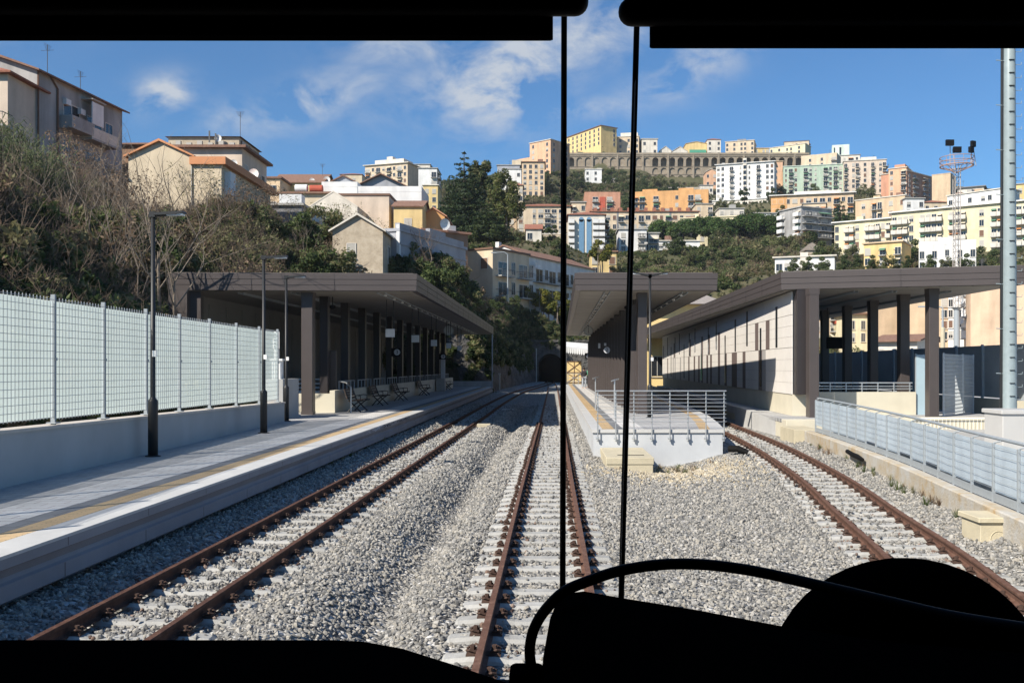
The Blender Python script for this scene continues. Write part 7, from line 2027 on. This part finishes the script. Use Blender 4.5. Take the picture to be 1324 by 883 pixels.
# yellowing tree by the wiper, scattered hillside trees
put(lt[2], (ux(776, 176), 176, vz(352, 176)), 1.25, 1, 'yellow leaved tree in front of the yellow house by the wiper', None, False, 1.35)
ht = [leafy_tree_proto(701, 5.6, 3.1, -0.6, [F_DARK, F_MID], 3000, 0.17, clumps=20), leafy_tree_proto(702, 5.2, 3.2, -0.6, [F_OLIVE, F_MID], 3000, 0.17, clumps=20), leafy_tree_proto(703, 7.5, 1.9, -0.5, [F_DARK, F_MID], 1800, 0.2, clumps=14)]
HTL = ['dark round tree growing on the far green slope', 'olive round tree growing on the far green slope', 'upright dark tree growing among the far flats']
used = set()
HS = [(910, 345, 205, 0), (930, 352, 198, 1), (950, 345, 210, 0), (965, 340, 215, 1), (985, 338, 220, 1), (1000, 330, 235, 1), (890, 340, 215, 1), (870, 335, 225, 0), (850, 345, 210, 1), (880, 330, 240, 0), (930, 330, 238, 1), (1025, 352, 188, 0), (1045, 352, 187, 0), (1062, 350, 187, 0), (1090, 350, 184, 0), (1105, 350, 186, 0), (1130, 352, 178, 0), (1150, 352, 178, 1), (1172, 350, 182, 0), (1200, 354, 176, 0), (1225, 354, 176, 1), (1250, 354, 176, 0), (1275, 345, 190, 1), (1290, 340, 195, 0), (1075, 330, 225, 1), (1100, 328, 228, 1), (1180, 325, 210, 0), (1270, 330, 205, 0), (1060, 330, 215, 0),
      (963, 278, 400, 2), (1000, 268, 398, 0), (935, 278, 395, 1), (918, 276, 392, 0), (950, 280, 390, 1), (1012, 276, 330, 0), (700, 308, 225, 2), (715, 308, 222, 2), (690, 308, 230, 2), (725, 305, 235, 0), (740, 300, 280, 0), (722, 270, 350, 0), (712, 262, 390, 1), (727, 258, 400, 0), (740, 268, 370, 1), (748, 250, 420, 0), (790, 250, 440, 0), (806, 262, 400, 0), (812, 275, 365, 0), (800, 240, 470, 1), (830, 245, 450, 0), (850, 248, 440, 1), (870, 250, 440, 0), (745, 300, 240, 0), (560, 300, 150, 0), (620, 315, 140, 1), (610, 320, 138, 0), (800, 340, 180, 1), (815, 345, 178, 0), (835, 340, 200, 0), (1260, 262, 360, 0), (1180, 262, 340, 1), (1120, 250, 400, 1), (1050, 252, 420, 0), (1010, 250, 430, 1)]
for (u, v, Y, k) in HS:
    x = ux(u, Y)
    put(ht[k], (x, Y, zg(x, Y) - 0.2), rng.uniform(0.75, 1.15) * (1.25 if Y > 350 else 0.5 if Y < 192 else 0.8 if Y < 245 else 1.0), rng.uniform(0, 6), HTL[k], ['dark trees of the far slope', 'olive trees of the far slope', 'upright trees among the far flats'][k], k not in used); used.add(k)
# trees between barrier and flats at the right
for (u, Y, s) in ((1080, 92, 1.05), (1098, 88, 1.0), (1112, 92, 0.9), (1185, 84, 0.9), (1200, 82, 1.0), (1262, 70, 0.55), (1280, 70, 0.5), (1070, 95, 0.9)):
    put(lt[3], (ux(u, Y), Y, 0.3), s * 1.05, rng.uniform(0, 6), 'green round tree showing over the slate blue barrier', 'trees behind the barrier', False)

# ------------------------------------------------------------------ lamps and masts further off
def street_light(u, vt, vb, Y, label):
    p = at(u, vb, Y); h = (vb - vt) / F * Y
    t = thing('street_light', label, 'street light', p)
    b = MB(); b.tube([p, p + Vector((0, 0, h * 0.8)), p + Vector((0, 0, h * 0.95)), p + Vector((-0.5, 0, h)), p + Vector((-1.6, 0, h * 0.99))], [0.1, 0.08, 0.07, 0.06, 0.05], 8); b.build('pole', M_GALV, t)
    b = MB(); q = p + Vector((-2.0, 0, h * 0.985)); b.bbox(q.x - 0.35, q.x + 0.45, q.y - 0.15, q.y + 0.15, q.z - 0.06, q.z + 0.08, 0.02); b.build('lamp_head', M_GALV, t)
    b = MB(); b.lathe(p, [(0.22, -1.2), (0.22, 1.2), (0.12, 1.25)], 10); b.build('base', M_CONC_Y, t)
street_light(656.5, 326, 392, 132, 'white curved street light in front of the cream apartment house')
street_light(1219, 396, 440, 90, 'slender pale street light behind the front canopy column')
for (u, vt, vb, Y, lb) in ((1186.5, 0, 0, 0, ''),):
    pass
t = thing('floodlight_tower', 'tall lattice floodlight tower with a round service platform', 'floodlight tower', (ux(1237, 120), 120, 0.3))
cx = ux(1237, 120)
b = MB(); zt = vz(215, 120); hw = 0.34
cs = [(cx + sx * hw, 120 + sy * hw) for sx, sy in ((-1, -1), (1, -1), (1, 1), (-1, 1))]
for (x, y) in cs: b.cyl((x, y, 10), (x, y, zt), 0.05, 5)
k = 0; z = 10.0
while z < zt - 0.8:
    for i in range(4):
        (xa, ya), (xb, yb) = cs[i], cs[(i + 1) % 4]
        b.cyl((xa, ya, z), (xb, yb, z + 0.8), 0.022, 4); b.cyl((xa, ya, z), (xb, yb, z), 0.022, 4)
    z += 0.8
M_LATT = mat('lattice_paint', (0.40, 0.36, 0.33), 0.6, 0.15, 3)
b.build('lattice', M_LATT, t)
b = MB(); b.lathe((cx, 120, 0.3), [(0.42, 0), (0.36, 9.4), (0.8, 9.7)], 14); b.build('base_tube', M_GALV, t)
b = MB()
for (r_, z) in ((2.0, zt), (2.05, zt + 1.1), (2.05, zt + 0.55)):
    b.tube([(cx + r_ * math.cos(a), 120 + r_ * math.sin(a), z) for a in np.linspace(0, 6.283, 25)], 0.05 if z > zt else 0.09, 5)
for k in range(12):
    a = k * math.pi / 6; b.cyl((cx + 2.0 * math.cos(a), 120 + 2.0 * math.sin(a), zt), (cx + 2.05 * math.cos(a), 120 + 2.05 * math.sin(a), zt + 1.1), 0.03, 4); b.cyl((cx, 120, zt - 0.9), (cx + 2.0 * math.cos(a), 120 + 2.0 * math.sin(a), zt), 0.04, 4)
b.build('service_platform', mat('faded_red_paint', (0.36, 0.24, 0.20), 0.7, 0.15, 3), t)
for (sx, tilt) in ((-1.15, 0), (1.6, 0.5)):
    for k in range(2):
        b = MB(); x = cx + sx + (0.95 * k if sx < 0 else 0.25 * k); z = zt + 1.6 + (0.9 * (1 - k) if sx < 0 else 0.75 * k)
        b.rbox((x, 119.4, z), 1.0 if sx < 0 else 0.7, 0.35, 0.75, tilt); b.build('floodlight', M_BLACK, t)
    b = MB(); b.cyl((cx + sx + 0.3, 120, zt), (cx + sx + 0.3, 120, zt + 3.0), 0.05, 5); b.cyl((cx + sx + 0.9, 120, zt), (cx + sx + 0.6, 120, zt + 2.2), 0.04, 5); b.build('lamp_bracket', M_LATT, t)

# ------------------------------------------------------------------ people on the island
M_SKIN = mat('skin', (0.45, 0.27, 0.19), 0.6, 0.05, 6); M_HAIR = mat('hair', (0.03, 0.022, 0.018), 0.6, 0.1, 20)
def skin_obj(name, pts, edges, rad, m, parent, loc, rz):
    me = bpy.data.meshes.new(name); me.from_pydata(pts, edges, []); me.materials.append(m)
    o = link_obj(name, me, parent)
    o.modifiers.new('skin', 'SKIN'); 
    lay = me.skin_vertices[0] if me.skin_vertices else None
    if lay is None:
        return o
    for i, r_ in enumerate(rad): lay.data[i].radius = (r_, r_ * 0.85)
    lay.data[0].use_root = True
    o.modifiers.new('sub', 'SUBSURF').levels = 1; o.modifiers['sub'].render_levels = 2
    return o
def person(label, x, y, z, rz, coat, trousers, hold=None):
    t = thing('person', label, 'person', (0, 0, 0), None)
    J = dict(pel=(0, 0, 0.93), ch=(0, 0, 1.25), nk=(0, 0, 1.46), hd=(0, -0.02, 1.60), tp=(0, -0.02, 1.69), ls=(-0.18, 0, 1.40), le=(-0.24, 0.02, 1.13), lw=(-0.20, -0.14, 0.92), lh=(-0.19, -0.2, 0.85),
             rs=(0.18, 0, 1.40), re=(0.24, 0.03, 1.13), rw=(0.18, -0.2, 1.05), rh=(0.14, -0.27, 1.06), lhip=(-0.09, 0, 0.90), lk=(-0.11, -0.03, 0.50), la=(-0.11, 0.02, 0.08), lt=(-0.12, -0.15, 0.04),
             rhip=(0.09, 0, 0.90), rk=(0.12, -0.08, 0.50), ra=(0.14, 0.05, 0.08), rt=(0.15, -0.11, 0.04))
    def mk(name, seq, edges, rad, m):
        ix = {k: i for i, k in enumerate(seq)}
        return skin_obj(name, [J[k] for k in seq], [(ix[a], ix[b_]) for a, b_ in edges], [rad[k] for k in seq], m, t, None, 0)
    seq = list(J)
    ed = [('pel', 'ch'), ('ch', 'nk'), ('nk', 'hd'), ('hd', 'tp'), ('ch', 'ls'), ('ls', 'le'), ('le', 'lw'), ('lw', 'lh'), ('ch', 'rs'), ('rs', 're'), ('re', 'rw'), ('rw', 'rh'), ('pel', 'lhip'), ('lhip', 'lk'), ('lk', 'la'), ('la', 'lt'), ('pel', 'rhip'), ('rhip', 'rk'), ('rk', 'ra'), ('ra', 'rt')]
    rad = dict(pel=.13, ch=.14, nk=.055, hd=.095, tp=.07, ls=.06, le=.045, lw=.032, lh=.04, rs=.06, re=.045, rw=.032, rh=.04, lhip=.09, lk=.06, la=.045, lt=.045, rhip=.09, rk=.06, ra=.045, rt=.045)
    mk('body', seq, ed, rad, M_SKIN)
    mk('jacket', ['ch', 'pel', 'ls', 'le', 'lw', 'rs', 're', 'rw'], [('pel', 'ch'), ('ch', 'ls'), ('ls', 'le'), ('le', 'lw'), ('ch', 'rs'), ('rs', 're'), ('re', 'rw')], {k: v + 0.03 for k, v in rad.items()}, coat)
    mk('trousers', ['pel', 'lhip', 'lk', 'la', 'rhip', 'rk', 'ra'], [('pel', 'lhip'), ('lhip', 'lk'), ('lk', 'la'), ('pel', 'rhip'), ('rhip', 'rk'), ('rk', 'ra')], {k: v + 0.025 for k, v in rad.items()}, trousers)
    b = MB(); b.lathe((0, 0.015, 1.60), [(0.105, -0.03), (0.112, 0.05), (0.09, 0.11), (0.03, 0.14)], 12); b.build('hair', M_HAIR, t, True)
    b = MB(); b.lathe((-0.032, -0.115, 1.61), [(0.0, -0.01), (0.012, 0), (0.0, 0.01)], 6); b.lathe((0.032, -0.115, 1.61), [(0.0, -0.01), (0.012, 0), (0.0, 0.01)], 6); b.build('eyes', M_HAIR, t)
    t.location = (x, y, z); t.rotation_euler = (0, 0, rz)
    return t
p = at(755, 0, 76.5); person('person in dark jacket and pale grey trousers standing on the island platform', p.x, 76.5, ZP + 0.004, R(20), mat('coat_dark', (0.05, 0.045, 0.05), 0.8, 0.1, 6), mat('trousers_grey', (0.33, 0.36, 0.40), 0.8, 0.1, 6))
p = at(762.2, 0, 79); person('person in green top and black trousers beside the fin wall', min(p.x, 3.3), 79.6, ZP + 0.004, R(-30), mat('coat_green', (0.07, 0.22, 0.14), 0.8, 0.1, 6), mat('trousers_black', (0.015, 0.015, 0.018), 0.8, 0.1, 6))

# lineside bits near the tunnel
for (u, v, Y, h, lb) in ((646, 488, 88, 1.6, 'thin grey lineside post beside the cliff foot'), (693.5, 456, 140, 5.0, 'pale timber post left of the tunnel mouth')):
    x = ux(u, Y); b = MB(); b.cyl((x, Y, -0.3), (x, Y, h), 0.07, 7); b.box(x - 0.1, x + 0.1, Y - 0.06, Y + 0.06, h, h + 0.12)
    tag(b.build('lineside_post', M_CONC), lb, 'post')
b = MB(); b.bbox(-3.05, -2.5, 38.4, 39.1, -0.3, -0.02, 0.01)
tag(b.build('cable_box', M_CONC_Y), 'small pale concrete slab in the ballast between the left tracks', 'concrete box')
b = MB(); b.bbox(-2.75, -2.1, 52, 53, -0.3, -0.05, 0.01)
tag(b.build('cable_box', M_CONC), 'grey concrete slab lying in the canopy shadow between the tracks', 'concrete box')

# ------------------------------------------------------------------ the cab the photograph is taken from
t = thing('train_cab', 'black interior of a train cab with blinds, wipers and dashboard', 'train cab', (0, 0, 1.0))
CW = 1.3
b = MB()       # shell with windscreen opening
b.box(-CW, CW, -1.9, -1.85, 0.6, 3.3); b.box(-CW, -CW + 0.05, -1.849, 0.9, 0.6, 3.3); b.box(CW - 0.05, CW, -1.849, 0.9, 0.6, 3.3)
b.box(-CW, CW, -1.9, 0.98, 3.301, 3.38); b.box(-CW, CW, -1.9, 0.98, 0.52, 0.599)
b.box(-CW, CW, 0.901, 0.98, 0.6, 2.02); b.box(-CW, CW, 0.901, 0.98, 2.98, 3.3); b.box(-CW, -CW + 0.14, 0.901, 0.98, 2.021, 2.979); b.box(CW - 0.14, CW, 0.901, 0.98, 2.021, 2.979)
b.build('cab_shell', M_CABGREY, t)
m, tr_, p_, o_ = nt('windscreen_glass'); tp = tr_.nodes.new('ShaderNodeBsdfTransparent'); tp.inputs[0].default_value = (1, 1, 1, 1); tr_.links.new(tp.outputs[0], o_.inputs['Surface'])
b = MB(); b.quad((-CW + 0.14, 0.94, 2.02), (CW - 0.14, 0.94, 2.02), (CW - 0.14, 0.94, 2.98), (-CW + 0.14, 0.94, 2.98)); b.build('windscreen', m, t)
YB = 0.7
def blind(x0, x1, vb, rod_u, rod_v0, rod_v1):
    zb = vz(vb, YB)
    b = MB(); b.bbox(min(x0, x1), max(x0, x1), YB - 0.004, YB + 0.008, zb, 2.97, 0.002); o = b.build('sun_blind', M_FABRIC, t)
    rz = (rod_v1 - rod_v0) / 2 / F * YB; zc = vz((rod_v0 + rod_v1) / 2, YB); xe = ux(rod_u, YB)
    s = 1 if xe > x0 else -1
    far_ = x0
    xs_ = [far_] + [xe - s * rz * (1 - math.sin(a)) for a in np.linspace(0, math.pi / 2, 6)]
    rs_ = [rz] + [rz * math.cos(a) + 0.0004 for a in np.linspace(0, math.pi / 2, 6)]
    b = MB(); b.tube([(x, YB - 0.012, zc) for x in xs_], rs_, 14); b.build('roller_rod', M_BLACK, o, True)
blind(-1.1, ux(715, YB), 48.5, 760, -6, 28)
blind(1.1, ux(841, YB), 58.5, 798, 7, 41)
def wiper(u0, v0, u1, v1, label=None):
    Y = 1.0
    a, c = at(u0, v0, Y), at(u1, v1, Y)
    b = MB(); b.cyl(a, c, 0.0032, 8); o = b.build('wiper', M_RUBBER, t)
    a0 = a.copy(); f_ = 0.1 / (a.z - c.z); a = a.lerp(c, f_); a.z += 0.1
    b = MB(); b.add([(a.x - 0.0012, Y - 0.022, a.z - 0.1), (a.x + 0.0012, Y - 0.022, a.z - 0.1), (c.x + 0.0012, Y - 0.022, c.z + 0.05), (c.x - 0.0012, Y - 0.022, c.z + 0.05), (a.x - 0.0012, Y - 0.002, a.z - 0.1), (a.x + 0.0012, Y - 0.002, a.z - 0.1), (c.x + 0.0012, Y - 0.002, c.z + 0.05), (c.x - 0.0012, Y - 0.002, c.z + 0.05)],
                     [(0, 3, 2, 1), (4, 5, 6, 7), (0, 1, 5, 4), (1, 2, 6, 5), (2, 3, 7, 6), (3, 0, 4, 7)]); b.build('blade', M_RUBBER, o)
    b = MB(); a = a0; b.cyl((a.x, Y - 0.06, a.z + 0.004), (a.x, Y + 0.01, a.z + 0.004), 0.008, 10); b.build('pivot', M_RUBBER, o)
wiper(729.5, -10, 727.5, 770); wiper(824.5, -10, 802.5, 800)
# dashboard
YD = 0.8
prof = [(-1.24, vz(827, YD)), (ux(432, YD), vz(827, YD)), (ux(470, YD), vz(829, YD)), (ux(520, YD), vz(838, YD)), (ux(590, YD), vz(860, YD)), (ux(660, YD), vz(884, YD)), (ux(700, YD), vz(898, YD)), (1.24, vz(898, YD)), (1.24, 1.3), (-1.24, 1.3)]
b = MB(); b.xz(prof, 0.25, YD); b.box(-1.24, 1.24, YD + 0.001, 0.9, 1.3, 2.0); D = b.build('dashboard', M_FABRIC, t)
YH = 0.74
hood = [(ux(700, YH), vz(884, YH)), (ux(702, YH), vz(850, YH)), (ux(711, YH), vz(800, YH)), (ux(719, YH), vz(780, YH)), (ux(731, YH), vz(767, YH)), (ux(755, YH), vz(764, YH)), (ux(800, YH), vz(772, YH)), (ux(900, YH), vz(788, YH)), (ux(1005, YH), vz(808, YH)), (ux(1150, YH), vz(830, YH)), (ux(1400, YH), vz(850, YH)), (ux(1700, YH), vz(870, YH)), (1.2, 1.9), (ux(700, YH), 1.9)]
b = MB(); b.xz(hood, 0.3, YH); b.build('instrument_hood', M_FABRIC, D)
c = at(1172, 884, 0.82); rx, rz_ = 178 / F * 0.82, 162 / F * 0.82
b = MB(); b.lathe((0, 0, 0), [(1.0, -0.6), (1.0, 0.0)] + [(math.cos(a), math.sin(a)) for a in np.linspace(0.08, 1.52, 12)], 40)
b.v = [(c.x + x * rx, c.y + y * 0.07, c.z + z * rz_) for (x, y, z) in b.v]; b.build('round_cowl', M_FABRIC, D, True)
def smooth_path(P, n=10):
    P = [Vector(p) for p in P]; out = []
    for i in range(len(P) - 1):
        p0, p1, p2, p3 = P[max(i - 1, 0)], P[i], P[i + 1], P[min(i + 2, len(P) - 1)]
        for k in range(n):
            s = k / n; out.append(0.5 * ((2 * p1) + (p2 - p0) * s + (2 * p0 - 5 * p1 + 4 * p2 - p3) * s * s + (3 * p1 - p0 - 3 * p2 + p3) * s ** 3))
    out.append(P[-1]); return out
YC_ = 0.70
cab = [(705, 885), (690, 868), (685, 845), (688, 820), (698, 798), (714, 778), (732, 763), (760, 751), (800, 738), (850, 730), (900, 729), (950, 734), (1000, 743), (1060, 757), (1140, 776), (1230, 797), (1340, 815)]
b = MB(); b.tube(smooth_path([at(u, v, YC_ - 0.0004 * max(0, u - 1000)) for u, v in cab]), 0.0042, 10); b.build('cable', M_BLACK, t, True)
b = MB(); q = at(668, 868, 0.7); b.bbox(q.x - 0.005, q.x + 0.02, 0.68, 0.71, q.z - 0.03, q.z + 0.004, 0.002); b.build('cable_clip', M_FABRIC, t)

# ------------------------------------------------------------------ weeds at the kerb and the island end
def tuft(seed, m):
    r = random.Random(seed); b = MB()
    for k in range(26):
        a = r.uniform(0, 6.28); q = r.uniform(0, 0.05); h = r.uniform(0.08, 0.22); e = Vector((math.cos(a), math.sin(a), 0)) * r.uniform(0.04, 0.14)
        p0 = Vector((math.cos(a) * q, math.sin(a) * q, -0.03)); sd = Vector((-math.sin(a), math.cos(a), 0)) * 0.005
        b.add([p0 - sd, p0 + sd, p0 + e * 0.5 + Vector((0, 0, h * 0.8)) + sd * 0.7, p0 + e * 0.5 + Vector((0, 0, h * 0.8)) - sd * 0.7, p0 + e + Vector((0, 0, h))], [(0, 1, 2, 3), (3, 2, 4)])
    return bpy.data.objects.new('tuft', b.mesh('tuft', m))
n = 34
ya = RNG.uniform(9, 29, n); xa = np.array([KX(v) for v in ya]) - RNG.uniform(0.02, 0.25, n)
xb = RNG.normal(3.4, 0.5, 26); yb = RNG.uniform(24.2, 26.4, 26)
xc = RNG.uniform(-5.4, -5.25, 40); yc = RNG.uniform(9, 60, 40)
xw, yw = np.concatenate([xa, xb, xc]), np.concatenate([ya, yb, yc]); n = len(xw)
scatter('weeds', np.stack([xw, yw, zyard(xw, yw) + 0.02], 1), np.stack([np.zeros(n), np.zeros(n), RNG.uniform(0, 6.28, n)], 1), RNG.uniform(0.5, 1.15, (n, 1)) * np.ones((1, 3)), RNG.integers(0, 3, n),
        [tuft(1, F_OLIVE), tuft(2, F_MID), tuft(3, F_BROWN)])

# ------------------------------------------------------------------ thin haze of the sunny air
m, t_, p_, o_ = nt('haze_air')
t_.nodes.remove(p_)
pv = t_.nodes.new('ShaderNodeVolumePrincipled')
pv.inputs['Color'].default_value = (0.80, 0.88, 1.0, 1)
pv.inputs['Density'].default_value = 0.0001
pv.inputs['Anisotropy'].default_value = 0.0
t_.links.new(pv.outputs[0], o_.inputs['Volume'])
b = MB(); b.box(-900, 900, -40, 760, -1.75, 215)
tag(b.build('haze', m), kind='stuff')
